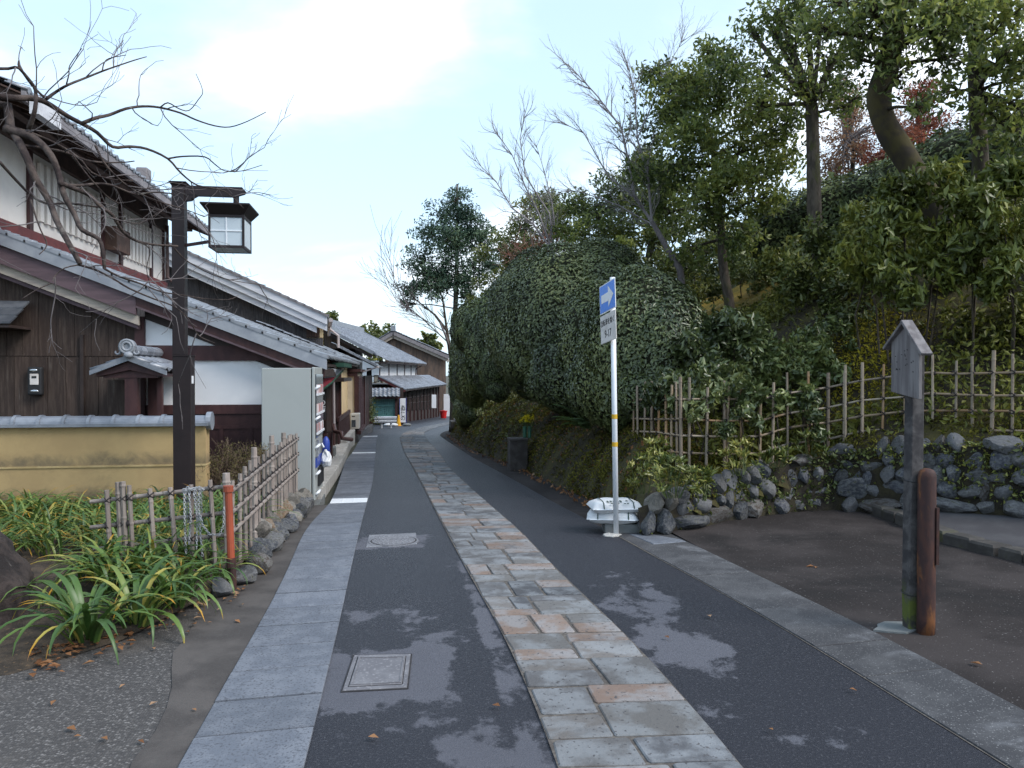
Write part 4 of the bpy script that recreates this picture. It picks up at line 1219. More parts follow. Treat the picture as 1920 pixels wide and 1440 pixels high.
# ================================================================== small tiled gate roof beside the garden wall
g0 = atY(241, 668, 10.25)
gt = thing('small_gate', 'small tiled gate roof with curled ridge-end tile on red-brown posts', 'gate', (g0.x, 10.6, gz(10.6)))
gx_ = g0.x; zr_ = g0.z
sg = .40; cg = 1 / math.hypot(1, sg)
YG0, YG1 = 10.22, 11.40
for side in (-1, 1):
    v = Vector((-side * cg, 0, cg * sg)); u = Vector((0, side, 0)); n = Vector((side * cg * sg, 0, cg))
    # u x v = n check
    for j in range(2):
        for i in range(5):
            y = YG0 + .01 + (i * .235 if side > 0 else (i + 1) * .235)
            p = Vector((gx_ + side * .43, y, zr_ - .43 * sg)) + v * (j * .2)
            inst(TILE, 'roof_tile', gt, p, Matrix((u, v, n)).transposed().to_euler(), (.87, .85, 1))
    # thick verge edge
    mb = MB()
    P = [Vector((gx_, YG0, zr_ + .02)), Vector((gx_ + side * .45, YG0, zr_ - .45 * sg + .0)), Vector((gx_ + side * .45, YG0, zr_ - .45 * sg - .055)), Vector((gx_, YG0, zr_ - .055))]
    mb.prism(P if side > 0 else P[::-1], (0, .05, 0))
    mb.build('verge_tile', M['tile'], gt)
    mb = MB(); P = [Vector((gx_, YG0 + .06, zr_ - .06)), Vector((gx_ + side * .39, YG0 + .06, zr_ - .39 * sg - .06)), Vector((gx_ + side * .39, YG0 + .06, zr_ - .39 * sg - .1)), Vector((gx_, YG0 + .06, zr_ - .17))]
    mb.prism(P if side > 0 else P[::-1], (0, YG1 - YG0 - .1, 0)).build('gable_board', M['redbrown'], gt)
for k in range(5):
    y = YG0 + .08 + k * .245
    MB().tube([(gx_, y, zr_ + .075), (gx_, y + .25, zr_ + .075)], [.075, .066], 10).build('ridge_tile', M['tile'], gt, smooth=False)
# ridge-end tile with scrolls
mb = MB()
mb.tube([(gx_, YG0 - .03, zr_ + .12), (gx_, YG0 + .06, zr_ + .12)], .092, 16)
mb.build('ridge_end_tile', M['zinc'], gt)
for rr, dx, dz in ((.082, 0, .12), (.052, 0, .122)):
    mb = MB()
    ring = [(gx_ + dx + rr * math.cos(t), YG0 - .035, zr_ + dz + rr * math.sin(t)) for t in np.linspace(0, 2 * math.pi, 17)]
    mb.tube(ring, .018, 6, False).build('ridge_end_ring', M['zinc'], gt, smooth=True)
for sd in (-1, 1):
    pts = []
    for k in range(15):
        t = k / 14 * 4.6; r = .052 * (1 - k / 18)
        pts.append((gx_ + sd * (.118 + r * math.cos(t + 2.2)), YG0 - .02, zr_ + .055 + r * math.sin(t + 2.2)))
    MB().tube(pts, [.020 - .0008 * k for k in range(15)], 6).build('scroll', M['zinc'], gt, smooth=True)
MB().ball((gx_ + .02, YG0 - .04, zr_ + .015), .055, .05, .045).build('boss', M['zinc'], gt, smooth=True)
for y in (YG0 + .17, YG1 - .1):
    MB().box(gx_ - .075, gx_ + .075, y - .06, y + .06, gz(y), zr_ - .12).build('post', M['redbrown'], gt)
MB().box(gx_ - .32, gx_ + .32, YG0 + .10, YG0 + .2, zr_ - .27, zr_ - .19).build('cross_beam', M['redbrown'], gt)
MB().bar((gx_ - .05, YG0 + .3, .95), (gx_ - .26, YG0 + .5, .5), .06, .06).build('brace', M['redbrown'], gt)
MB().box(gx_ + .24, gx_ + .30, YG0 + .35, YG0 + .42, gz(10.5), zr_ - .2).build('door_jamb', M['redbrown'], gt)
MB().box(gx_ - .5, gx_ - .1, YG0 + .75, YG0 + .79, gz(10.5), zr_ - .3).build('gate_panel', M['plank_dark'], gt)

# ================================================================== ochre garden wall
YL = 9.3
wr = atY(385, 800, YL).x
gw = thing('garden_wall', 'ochre plastered garden wall topped with rounded grey tiles', 'wall', ((wr - 8) / 2, YL + .1, gz(YL)))
zcap = atY(200, 800, YL).z
zm = atY(200, 876, YL).z
MB().box(-9.5, wr, YL, YL + .2, gz(YL) - .1, zm).build('lower_course', M['ochre'], gw, origin=(0, 0, 0))
MB().box(-9.5, wr, YL + .012, YL + .188, zm + .02, zcap).build('upper_course', M['ochre'], gw, origin=(0, 0, 0))
MB().box(-9.5, wr + .006, YL - .012, YL + .21, zm + .0005, zm + .0195).build('moulding', M['ochre_line'], gw)
MB().box(-9.5, wr + .03, YL - .05, YL + .25, zcap + .0005, zcap + .035).build('cap_bed', M['tile'], gw)
capm = MB()
n = 10
def half(r0, r1, y0, y1):
    V = []
    for y, r in ((y0, r0), (y1, r1)):
        for k in range(n + 1):
            t = math.pi * k / n
            V.append((y, r * 1.25 * math.cos(t), r * math.sin(t)))
    capm.add(V, [(k, k + 1, n + 2 + k, n + 1 + k) for k in range(n)] + [tuple(range(n + 1)), tuple(range(2 * n + 1, n, -1))])
half(.102, .102, 0, .035); half(.088, .086, .035, .272)
CAP = mesh_only(capm, 'cap_tile', M['tile'], False)
x = wr + .03
while x > -7:
    x -= .262
    inst(CAP, 'cap_tile', gw, (x, YL + .1, zcap + .03 + R.uniform(-.003, .003)), (R.uniform(-.02, .02), 0, R.uniform(-.008, .008)))
MB().tube([(wr + .0, YL + .1, zcap + .05), (wr + .055, YL + .1, zcap + .05)], .108, 14).build('end_tile', M['tile'], gw)

# ================================================================== pent roofs and shop fronts down the left side
def roof_piece(parent, xe, ze, y0, y1, s, depth, m, edge=True, tw=.27, segs=None):
    c = 1 / math.hypot(1, s); v = Vector((-c, 0, c * s)); n = Vector((c * s, 0, c)); u = Vector((0, 1, 0))
    mb = MB(); tile_field(mb, (xe, y0, ze), u, v, n, max(2, round((y1 - y0) / tw)), max(2, round(depth / c / .235)), tw=(y1 - y0) / max(2, round((y1 - y0) / tw)), segs=segs)
    mb.build('roof_tile_field', m, parent, kind='stuff', smooth=True)
    d = depth
    MB().add([(xe - .02, y0 + .02, ze - .06), (xe - .02, y1 - .02, ze - .06), (xe - d, y1 - .02, ze - .06 + s * d), (xe - d, y0 + .02, ze - .06 + s * d),
              (xe - .02, y0 + .02, ze - .02), (xe - .02, y1 - .02, ze - .02), (xe - d, y1 - .02, ze - .02 + s * d), (xe - d, y0 + .02, ze - .02 + s * d)],
             [(0, 3, 2, 1), (4, 5, 6, 7), (0, 1, 5, 4), (1, 2, 6, 5), (2, 3, 7, 6), (3, 0, 4, 7)]).build('roof_boards', M['darkwood'], parent)
# ---- shop in the near house (posts, shutters, hanging cloth)
z1 = lambda y: gz(y) + .16
sh1 = thing('timber_shop', 'dark timber shop front under the nearest tiled eave, beside the vending machine', 'shop', (-1.6, 14.2, gz(14)))
roof_piece(sh1, XE - .02, ZE - .045, 13.78, 20.4, SL, 4.3, M['tile'])
MB().box(-5.9, -1.56, 13.0, 16.95, gz(13) - .3, 1.62).build('front_wall', M['darkwood'], sh1)
for y, w in ((13.0, .12), (14.4, .12), (15.7, .12), (16.9, .14)):
    MB().box(-1.555, -1.43, y - w / 2, y + w / 2, gz(y) - .1, 1.66).build('post', M['redbrown'], sh1)
for a, b in ((13.1, 14.3), (14.5, 15.6), (15.8, 16.8)):
    f = MB().box(-1.557, -1.50, a, b, gz(15) + .25, 1.25).build('sliding_door', M['redbrown'], sh1)
    for k in range(5):
        y = a + (b - a) * (k + .5) / 5
        MB().box(-1.498, -1.48, y - .02, y + .02, gz(15) + .28, 1.22).build('door_bar', M['darkwood'], f)
pb0, pb1 = atX(606, 728, -1.36), atX(621, 810, -1.36)
yb_ = 15.3
q0, q1 = atY(605, 725, yb_), atY(621, 812, yb_)
sb = thing('hanging_sign_board', 'tall dark rounded signboard post standing before the near shop', 'sign', ((q0.x + q1.x) / 2, yb_, q1.z))
MB().lathe([(.07, 0), (.088, .04), (.088, q0.z - q1.z)], ((q0.x + q1.x) / 2, yb_, q1.z), 12).build('board', M['darkwood'], sb)
for f in (.28, .72):
    MB().lathe([(.091, 0), (.091, .015)], ((q0.x + q1.x) / 2, yb_, q1.z + (q0.z - q1.z) * f), 12).build('hoop', M['rust'], sb)
t_ = atY(602.5, 752, 14.0)
ns = thing('narrow_sign', 'narrow black upright sign with white characters beside the vending machine', 'sign', (t_.x, 14.02, t_.z - .35))
MB().box(t_.x - .05, t_.x + .07, 14.01, 14.05, t_.z - .33, t_.z + .16).build('board', M['vend_dark'], ns)
text('lettering', 'の店', .12, M['signwhite'], ns, (t_.x + .015, 14.005, t_.z - .09), (1, 0, 0), (0, 0, 1), vert=True, spacing=.9)
# hanging cloth awning
aw = thing('cloth_awning', 'white and red cloth awning with green edge slung under the near eave', 'awning', (-1.25, 13.4, 1.3))
A, B, C, D = atY(617, 689, 12.6), atY(643, 695, 14.2), atY(599, 734, 12.4), atY(624, 716, 13.6)
def sheet(P, Q, R_, S, m, name, thick=.012):
    P, Q, R_, S = map(Vector, (P, Q, R_, S)); n = (Q - P).cross(S - P).normalized() * thick
    MB().add([P, Q, R_, S, P + n, Q + n, R_ + n, S + n], [(0, 3, 2, 1), (4, 5, 6, 7), (0, 1, 5, 4), (1, 2, 6, 5), (2, 3, 7, 6), (3, 0, 4, 7)]).build(name, m, aw)
lp = lambda a, b, t: a + (b - a) * t
sheet(A, B, lp(B, D, .55), lp(A, C, .45), M['awn_white'], 'white_cloth')
sheet(lp(A, C, .455), lp(B, D, .555), lp(B, D, .93), lp(A, C, .93), M['awn_red'], 'red_cloth')
sheet(lp(A, C, .935), lp(B, D, .935), D + Vector((0, 0, -.03)), C + Vector((0, 0, -.03)), M['green'], 'green_edge')
MB().tube([C, lp(C, B, .5) + Vector((0, 0, -.03)), B], .014, 6).build('edge_rope', M['green'], aw)
p, q = atY(619, 680, 13.4), atY(645, 688, 13.4)
MB().box(p.x, q.x, 13.4, 15.5, q.z, p.z).build('green_valance', M['green'], aw)
MB().tube([atY(618, 692, 13.2), atY(645, 692, 14.6)], .012, 6).build('awning_rod', M['chrome'], aw)
# ---- pale downpipe with elbow running over the pavement
dp = thing('rain_pipe', 'pale rain pipe bending out over the step below the shops', 'pipe', (atY(626, 796, 17)))
dpts = [atY(625.5, 716, 17), atY(626.5, 795, 17)]
MB().tube(dpts, .028, 8).build('upper_pipe', M['copper'], dp)
pp = [atY(626, 797, 17), atY(628, 809, 16.8), atY(640, 811.5, 16.6), atY(642, 822, 16.4), atY(660, 824, 16.6)]
MB().tube(pp, .045, 8).build('elbow', M['pipe'], dp)
# ---- second shop
sh2 = thing('timber_shop', 'middle shop front with gold plaster, lattice fence panel and projecting brown bay', 'shop', (-2.0, 24, gz(24)))
XB = -1.85
roof_piece(sh2, -1.45, 1.96, 20.45, 29.9, .42, 2.2, M['tile'])
MB().box(-6, XB, 17.0, 28.0, gz(24) - .5, 2.0).build('front_wall', M['gold'], sh2)
for y in (17.1, 19.2, 21.2, 23.5):
    MB().box(XB + .002, XB + .12, y - .09, y + .09, gz(y) - .1, 1.9).build('post', M['redbrown'], sh2)
for a, b in ((17.25, 19.05), (19.4, 21.0)):
    f = MB().box(XB + .002, XB + .05, a, b, gz(a) + .3, 1.5).build('sliding_door', M['redbrown'], sh2)
    for k in range(5):
        y = a + (b - a) * (k + .5) / 5
        MB().box(XB + .051, XB + .075, y - .03, y + .03, gz(a) + .32, 1.48).build('door_bar', M['darkwood'], f)
f = MB().box(XB + .002, XB + .03, 21.4, 23.3, .05, 1.3).build('window', M['winglass'], sh2)
for k in range(7):
    y = 21.45 + k * .3
    MB().box(XB + .031, XB + .06, y - .03, y + .03, .05, 1.3).build('window_bar', M['redbrown'], f)
MB().box(XB + .002, XB + .35, 21.3, 24.8, 1.32, 1.42).build('window_hood', M['darkwood'], sh2)
# lattice fence panel
lf = MB().box(XB + .15, XB + .21, 21.6, 26.4, .22, .34).build('lattice_top_rail', M['redbrown'], sh2)
MB().box(XB + .15, XB + .2, 21.6, 26.4, -.62, -.55).build('lattice_bottom_rail', M['redbrown'], sh2)
for k in range(22):
    y = 21.7 + k * .215
    MB().box(XB + .155, XB + .195, y - .045, y + .045, -.548, .218).build('lattice_slat', M['redbrown'], sh2)
MB().box(XB + .09, XB + .12, 21.6, 26.4, -.6, .2).build('lattice_back', M['darkwood'], sh2)
# projecting bay
bx0, bx1 = -2.3, -1.5
bt = atY(660, 692, 28).z
MB().box(bx0, bx1, 28.0, 31.6, gz(29) - .2, bt - .1).build('bay', M['cream'], sh2)
MB().box(bx0 - .05, bx1 + .12, 27.9, 31.8, bt - .1, bt).build('bay_cap', M['redbrown'], sh2)
for x in (bx0 + .04, bx1 - .05):
    MB().box(x - .06, x + .06, 27.95, 28.0 - .002, gz(28) - .1, bt - .102).build('bay_post', M['redbrown'], sh2)
MB().box(bx0, bx1, 27.94, 27.998, bt - .26, bt - .104).build('bay_lintel', M['redbrown'], sh2)
for a, b in ((28.05, 29.7), (29.8, 31.5)):
    f = MB().box(bx1 + .002, bx1 + .05, a, b, gz(29) + .35, bt - .25).build('shutter', M['redbrown'], sh2)
    for k in range(4):
        y = a + .2 + k * .4
        MB().box(bx1 + .051, bx1 + .07, y - .02, y + .02, gz(29) + .4, bt - .3).build('shutter_batten', M['purple'], f)
MB().box(bx1 + .002, bx1 + .12, 28.0, 31.6, gz(29) + .2, gz(29) + .33).build('bay_sill', M['redbrown'], sh2)
# air-conditioner box
p, q = atY(657, 776, 27.2), atY(668, 807, 27.2)
ac = thing('air_conditioner', 'ivory outdoor air-conditioner unit at the foot of the cream bay', 'air conditioner', ((p.x + q.x) / 2, 27.4, q.z))
MB().box(p.x, q.x + .10, 27.2, 27.95, q.z + .05, p.z).build('case', M['acwhite'], ac, bevel=.015)
MB().box(p.x + .04, q.x - .02, 27.185, 27.199, q.z + .12, q.z + .36).build('grille', M['glassdark'], ac)
MB().box(p.x + .05, q.x - .04, 27.19, 27.199, p.z - .1, p.z - .07).build('vent_slot', M['vend_dark'], ac)
for x in (p.x + .04, q.x + .04):
    MB().box(x, x + .04, 27.25, 27.9, q.z, q.z + .049).build('foot', M['vend_dark'], ac)
# weathered stump / stone post
p = G(663, 824)
st = thing('stone_post', 'weathered knobbly stone post at the edge of the shop step', 'post', (p.x, p.y, p.z))
mb = MB(); 
mb.lathe([(.085, -.03), (.10, .05), (.08, .12), (.105, .2), (.085, .27), (.055, .32), (.02, .34)], (p.x, p.y, p.z), 9)
mb.v = [(x + R.uniform(-.018, .018), y + R.uniform(-.018, .018), z + R.uniform(-.01, .01)) for x, y, z in mb.v]
mb.build('shaft', M['rock_brown'], st)
# concrete landings and steps in front of the shops
stp = thing('shop_step', 'pale stone step running along the shop fronts beyond the vending machine', 'step', (-1.3, 18, gz(18)))
def sx(px, py, lift=.13):
    d = ray(px, py); t = 5.
    while t < 90:
        p = EYE + d * t
        if p.z < gz(p.y) + lift: return p
        t += .02
    return p
y = 10.75
ix = lambda yy: float(np.interp(yy, [10.5, 14, 18, 22, 27], [-1.06, -1.12, -1.22, -1.37, -1.55]))
while y < 17.5:
    L = R.uniform(.85, 1.15)
    x1a, x1b = ix(y), ix(y + L)
    MB().slab([(x1a - .22, y + .006, gz(y)), (x1a, y + .006, gz(y)), (x1b, y + L - .006, gz(y + L)), (x1b - .22, y + L - .006, gz(y + L))], -.05, .15, .012).build('kerb_slab', M['kerbstone'], stp)
    if y > 11.2:
        MB().slab([(-1.62, y + .006, gz(y)), (x1a - .228, y + .006, gz(y)), (x1b - .228, y + L - .006, gz(y + L)), (-1.62, y + L - .006, gz(y + L))], -.05, .145, .01).build('step_slab', M['kerbstone'], stp)
    y += L
for (a, b, w, hgt) in ((17.6, 20.2, .34, .12), (20.25, 23.6, .36, .13), (23.7, 27.0, .4, .1)):
    MB().slab([(ix(a) - w - .3, a, gz(a)), (ix(a) - .05, a, gz(a)), (ix(b) - .05, b, gz(b)), (ix(b) - w - .3, b, gz(b))], -.1, hgt + .04, .012).build('landing_slab', M['kerbstone'], stp)
c = atY(632, 822, 17.9)
MB().box(-1.75, -1.42, 17.3, 17.75, gz(17.5), gz(17.5) + .34).build('block', M['block'], stp, bevel=.01)
MB().box(-1.9, -1.5, 22.2, 26.5, gz(24) - .2, gz(23) + .28).build('upper_step', M['kerbstone'], stp, bevel=.012)
# low concrete kerb beyond
lk = thing('low_kerb_wall', 'low concrete kerb wall past the air-conditioner leading to the guard rail', 'wall', (-1.25, 33, gz(33)))
MB().add([(-1.62, 27.6, gz(27.6) - .1), (-1.45, 27.6, gz(27.6) - .1), (-1.22, 36, gz(36) - .1), (-1.42, 36, gz(36) - .1), (-1.62, 27.6, gz(27.6) + .16), (-1.45, 27.6, gz(27.6) + .16), (-1.22, 36, gz(36) + .34), (-1.42, 36, gz(36) + .34)],
         [(0, 3, 2, 1), (4, 5, 6, 7), (0, 1, 5, 4), (1, 2, 6, 5), (2, 3, 7, 6), (3, 0, 4, 7)]).build('kerb', M['strip'], lk)
MB().add([(-4, 27.6, gz(27.6) + .05), (-1.63, 27.6, gz(27.6) + .05), (-1.43, 36, gz(36) + .2), (-4, 36, gz(36) + .2), (-4, 27.6, gz(27.6) - .2), (-1.63, 27.6, gz(27.6) - .2), (-1.43, 36, gz(36) - .2), (-4, 36, gz(36) - .2)],
         [(0, 1, 2, 3), (7, 6, 5, 4), (0, 4, 5, 1), (1, 5, 6, 2), (2, 6, 7, 3), (3, 7, 4, 0)]).build('platform', M['strip'], lk)

# ================================================================== house 2: plank gable with white barge boards
Y2 = 22.0
a2, b2 = atY(345, 470, Y2), atY(612, 592, Y2)
S2 = (a2.z - b2.z) / (b2.x - a2.x)
h2 = thing('plank_gable_house', 'second house with dark plank gable and broad white barge boards', 'house', (-4, 25, gz(24)))
def rz2(x): return b2.z + S2 * (b2.x - x)
xa, xe2 = -9.5, b2.x + .02
def board2(x0, x1, up0, up1, y0, y1, m, name):
    MB().add([(x0, y0, rz2(x0) + up0), (x1, y0, rz2(x1) + up0), (x1, y1, rz2(x1) + up0), (x0, y1, rz2(x0) + up0),
              (x0, y0, rz2(x0) + up1), (x1, y0, rz2(x1) + up1), (x1, y1, rz2(x1) + up1), (x0, y1, rz2(x0) + up1)],
             [(0, 3, 2, 1), (4, 5, 6, 7), (0, 1, 5, 4), (1, 2, 6, 5), (2, 3, 7, 6), (3, 0, 4, 7)]).build(name, m, h2)
board2(xa, xe2, -.24, -.02, Y2, Y2 + .05, M['whiteboard'], 'barge_board')
board2(xa, xe2 - .01, -.42, -.245, Y2 + .05, Y2 + .10, M['whiteboard'], 'barge_board')
XH2 = atY(606, 640, Y2 + .4).x
board2(xa, XH2 - .15, -.60, -.425, Y2 + .12, Y2 + .17, M['whiteboard'], 'barge_trim')
xw0 = atY(577, 610, Y2 + .4).x; xw1 = atY(597, 610, Y2 + .4).x
vplanks(h2, M['plank_grey'], xa, xw0 - .03, Y2 + .4, lambda x: 1.2, lambda x: rz2(x) - .43, w=.235)
vplanks(h2, M['plank_grey'], xw0 - .03, XH2, Y2 + .4, lambda x: 1.2, lambda x: atY(590, 634, Y2 + .4).z, w=.235)
MB().add([(xa, Y2 + .41, .5), (XH2, Y2 + .41, .5), (XH2, Y2 + .41, rz2(XH2) - .3), (xa, Y2 + .41, rz2(xa) - .3), (xa, 30, .5), (XH2 * 1.36, 30, .5), (XH2 * 1.36, 30, rz2(XH2) - .3), (xa, 30, rz2(xa) - .3)],
         [(0, 1, 2, 3), (7, 6, 5, 4), (0, 4, 5, 1), (1, 5, 6, 2), (2, 6, 7, 3), (3, 7, 4, 0)]).build('house_body', M['gold'], h2)
zt2 = rz2(xw1) - .44; zb2 = atY(590, 633, Y2 + .4).z
f = MB().box(xw0 - .03, xw1 + .03, Y2 + .36, Y2 + .395, zb2, zt2).build('lattice_window', M['darkwood'], h2)
for k in range(5):
    x = xw0 + (xw1 - xw0) * k / 4
    MB().box(x - .025, x + .025, Y2 + .33, Y2 + .359, zb2 + .02, zt2 - .02).build('lattice_bar', M['rafter'], f)
MB().box(XH2 - .09, XH2 + .0, Y2 + .37, Y2 + .409, zb2, zt2 - .05).build('plaster_strip', M['gold'], h2)
c = 1 / math.hypot(1, S2)
xe3 = atY(637, 605, Y2).x
v = Vector((-c, 0, c * S2)); n = Vector((c * S2, 0, c))
mb = MB(); u2 = Vector((-.095, 1, 0)).normalized(); tile_field(mb, (xe2 + .03, Y2 + .02, rz2(xe2 + .03) + .01), u2, v, n, 30, 34)
mb.build('roof_tile_field', M['tile'], h2, kind='stuff', smooth=True)
for j in range(34):
    p = Vector((xe2 + .03, Y2, rz2(xe2 + .03))) + v * (j * .235)
    q = p + v * .25
    MB().add([(p.x, Y2 - .04, p.z + .06), (q.x, Y2 - .04, q.z + .035), (q.x, Y2 + .16, q.z + .035), (p.x, Y2 + .16, p.z + .06), (p.x, Y2 - .04, p.z - .02), (q.x, Y2 - .04, q.z - .02), (q.x, Y2 + .16, q.z - .02), (p.x, Y2 + .16, p.z - .02)],
             [(0, 1, 2, 3), (0, 4, 5, 1), (3, 2, 6, 7), (0, 3, 7, 4), (1, 5, 6, 2), (4, 7, 6, 5)]).build('verge_tile', M['tile_old'], h2)
# eave underside, gutter and downpipe at the street corner
MB().add([(xe2, Y2 + .06, rz2(xe2) - .06), (XH2 - .1, Y2 + .06, rz2(XH2 - .1) - .10), (XH2 - .85, 30, rz2(XH2 - .1) - .10), (xe2 - .75, 30, rz2(xe2) - .06), (xe2, Y2 + .06, rz2(xe2) - .02), (XH2 - .1, Y2 + .06, rz2(XH2 - .1) - .02), (XH2 - .85, 30, rz2(XH2 - .1) - .02), (xe2 - .75, 30, rz2(xe2) - .02)],
         [(0, 1, 2, 3), (7, 6, 5, 4), (0, 4, 5, 1), (1, 5, 6, 2), (2, 6, 7, 3), (3, 7, 4, 0)]).build('soffit_boards', M['rafter'], h2)
gzz = rz2(xe2) - .10
MB().tube([(xe2 + .09, Y2 + .1, gzz), (xe2 - .66, 29.9, gzz - .04)], .06, 8).build('gutter', M['copper'], h2)
q = atY(634.5, 652, 24.0)
MB().tube([(xe2 - .10, 24.0, gzz), (xe2 - .10, 24.0, gzz - .15), (q.x, 24.0, gzz - .35), (q.x, 24.0, q.z)], .04, 8).build('downpipe', M['copper'], h2)
# its street pent roof
e3 = atY(708, 686, 30)
roof_piece(h2, e3.x - .05, e3.z, 30.0, 39.5, .52, 1.6, M['tile'])
for j in range(7):
    c = 1 / math.hypot(1, .52); v = Vector((-c, 0, c * .52)); p = Vector((e3.x - .05, 29.95, e3.z + .02)) + v * (j * .235); q = p + v * .25
    MB().add([(p.x, 29.9, p.z + .06), (q.x, 29.9, q.z + .035), (q.x, 30.1, q.z + .035), (p.x, 30.1, p.z + .06), (p.x, 29.9, p.z - .05), (q.x, 29.9, q.z - .05), (q.x, 30.1, q.z - .05), (p.x, 30.1, p.z - .05)],
             [(0, 1, 2, 3), (0, 4, 5, 1), (3, 2, 6, 7), (0, 3, 7, 4), (1, 5, 6, 2), (4, 7, 6, 5)]).build('verge_tile', M['tile'], h2)
MB().tube([(e3.x - .75, 30.02, e3.z - .3), (e3.x + .0, 30.02, e3.z - .05), (e3.x + .03, 30.5, e3.z - .05)], .03, 6).build('pent_gutter', M['copper'], h2)

# ================================================================== house 3: the dark shop with white lantern box
h3 = thing('dark_shop_house', 'third house with dark shop front, thick tiled verge and white lantern box', 'house', (-4, 37, gz(36)))
Y3 = 34.0
a3, b3 = atY(606, 613, Y3), atY(698, 662, Y3)
S3 = (a3.z - b3.z) / (b3.x - a3.x)
c = 1 / math.hypot(1, S3); v = Vector((-c, 0, c * S3)); n = Vector((c * S3, 0, c))
nv3 = int((b3.x - a3.x) / c / .235)
mb = MB(); tile_field(mb, (b3.x, Y3, b3.z), (0, 1, 0), v, n, 28, nv3, amp=1.9)
mb.build('roof_tile_field', M['tile_far'], h3, kind='stuff')
MB().bar(Vector((b3.x + .05, Y3 - .05, b3.z)), Vector((a3.x, Y3 - .05, a3.z)), .2, .14).build('verge', M['tile_far'], h3)
MB().bar(Vector((b3.x, Y3 + .03, b3.z - .16)), Vector((a3.x, Y3 + .03, a3.z - .16)), .08, .14).build('barge_board', M['darkwood'], h3)
MB().box(a3.x - .15, a3.x + .2, Y3 - .1, Y3 + 7.6, a3.z - .02, a3.z + .2).build('ridge', M['tile_far'], h3)
MB().box(-7, b3.x - .75, Y3 + .4, 41, gz(36) - .6, b3.z + .2).build('house_body', M['darkwood'], h3)
MB().add([(a3.x, Y3 + .4, b3.z), (b3.x - .75, Y3 + .4, b3.z), (b3.x - .75, Y3 + .4, b3.z + .25), (a3.x, Y3 + .4, a3.z - .2), (a3.x, Y3 + .5, b3.z), (b3.x - .75, Y3 + .5, b3.z), (b3.x - .75, Y3 + .5, b3.z + .25), (a3.x, Y3 + .5, a3.z - .2)],
         [(0, 1, 2, 3), (7, 6, 5, 4), (0, 4, 5, 1), (1, 5, 6, 2), (2, 6, 7, 3), (3, 7, 4, 0)]).build('gable_wall', M['plank_brown'], h3)
for px in (690, 694.5):
    p = atY(px, 690, 36.5 + (px - 690) * .4)
    MB().box(p.x - .06, p.x + .06, p.y - .06, p.y + .06, gz(p.y) - .2, p.z).build('post', M['darkwood'], h3)
for k in range(6):
    p = atY(684 + k * 2.4, 700, 33 + k * .9)
    MB().box(p.x - .05, p.x + .03, p.y - .35, p.y + .35, gz(p.y) + .3, 1.45).build('lattice_screen', M['darkwood'] if k % 2 else M['redbrown'], h3)
p, q = atY(701, 704, 38), atY(710, 716, 38)
ln = thing('box_lantern', 'white box lantern hanging from the dark shop eave', 'lantern', ((p.x + q.x) / 2, 38, q.z))
MB().box(p.x + .02, q.x - .02, 38, 38.22, q.z + .02, p.z - .02).build('panel', M['lantern'], ln)
MB().box(p.x, q.x, 37.98, 38.24, p.z - .02, p.z + .02).build('frame', M['darkwood'], ln)
MB().box(p.x, q.x, 37.98, 38.24, q.z - .02, q.z + .02).build('frame', M['darkwood'], ln)
for x in (p.x, q.x - .02):
    MB().box(x, x + .02, 37.98, 38.02, q.z + .021, p.z - .021).build('frame', M['darkwood'], ln)
MB().box(p.x - .5, p.x, 38.1, 38.14, p.z - .06, p.z - .02).build('arm', M['darkwood'], ln)

# ================================================================== house 4 at the bend
AZ4 = math.radians(10)
U4 = Vector((math.sin(AZ4), math.cos(AZ4), 0)); W4 = Vector((math.cos(AZ4), -math.sin(AZ4), 0)); Zu = Vector((0, 0, 1))
A4 = Vector((G(758, 794).x, G(758, 794).y, 0))
def P4(u, w, z): return A4 + U4 * u + W4 * w + Zu * z
h4 = thing('corner_shop_house', 'tiled two-storey shop at the bend with white upper wall and dark lattice front', 'house', (A4.x, A4.y, gz(A4.y)))
def b4(u0, u1, w0, w1, z0, z1): 
    return MB().obox(P4((u0 + u1) / 2, (w0 + w1) / 2, (z0 + z1) / 2), U4, W4, Zu, (u1 - u0) / 2, (w1 - w0) / 2, (z1 - z0) / 2)
ze4 = atY(758, 731, A4.y).z
b4(.3, 22, -8, -.6, -3.2, ze4 + .15).build('ground_floor', M['darkwood'], h4)
# dark lattice bays along the street
for k in range(9):
    u = .9 + k * 1.9
    f = b4(u, u + 1.45, -.598, -.56, gz(A4.y + u) + .75, ze4 - .25).build('lattice_window', M['winglass'], h4)
    for i in range(9):
        b4(u + .05 + i * .165, u + .10 + i * .165, -.559, -.52, gz(A4.y + u) + .75, ze4 - .25).build('lattice_bar', M['darkwood'], f)
    for fz in (.4, .7):
        zz_ = gz(A4.y + u) + .75 + fz * (ze4 - 1 - gz(A4.y + u))
        b4(u, u + 1.45, -.519, -.50, zz_ - .02, zz_ + .02).build('lattice_rail', M['darkwood'], f)
for k in range(13):
    b4(.3 + k * 1.8, .42 + k * 1.8, -.599, -.50, gz(A4.y + k * 1.8) - .1, ze4 + .1).build('post', M['redbrown'], h4)
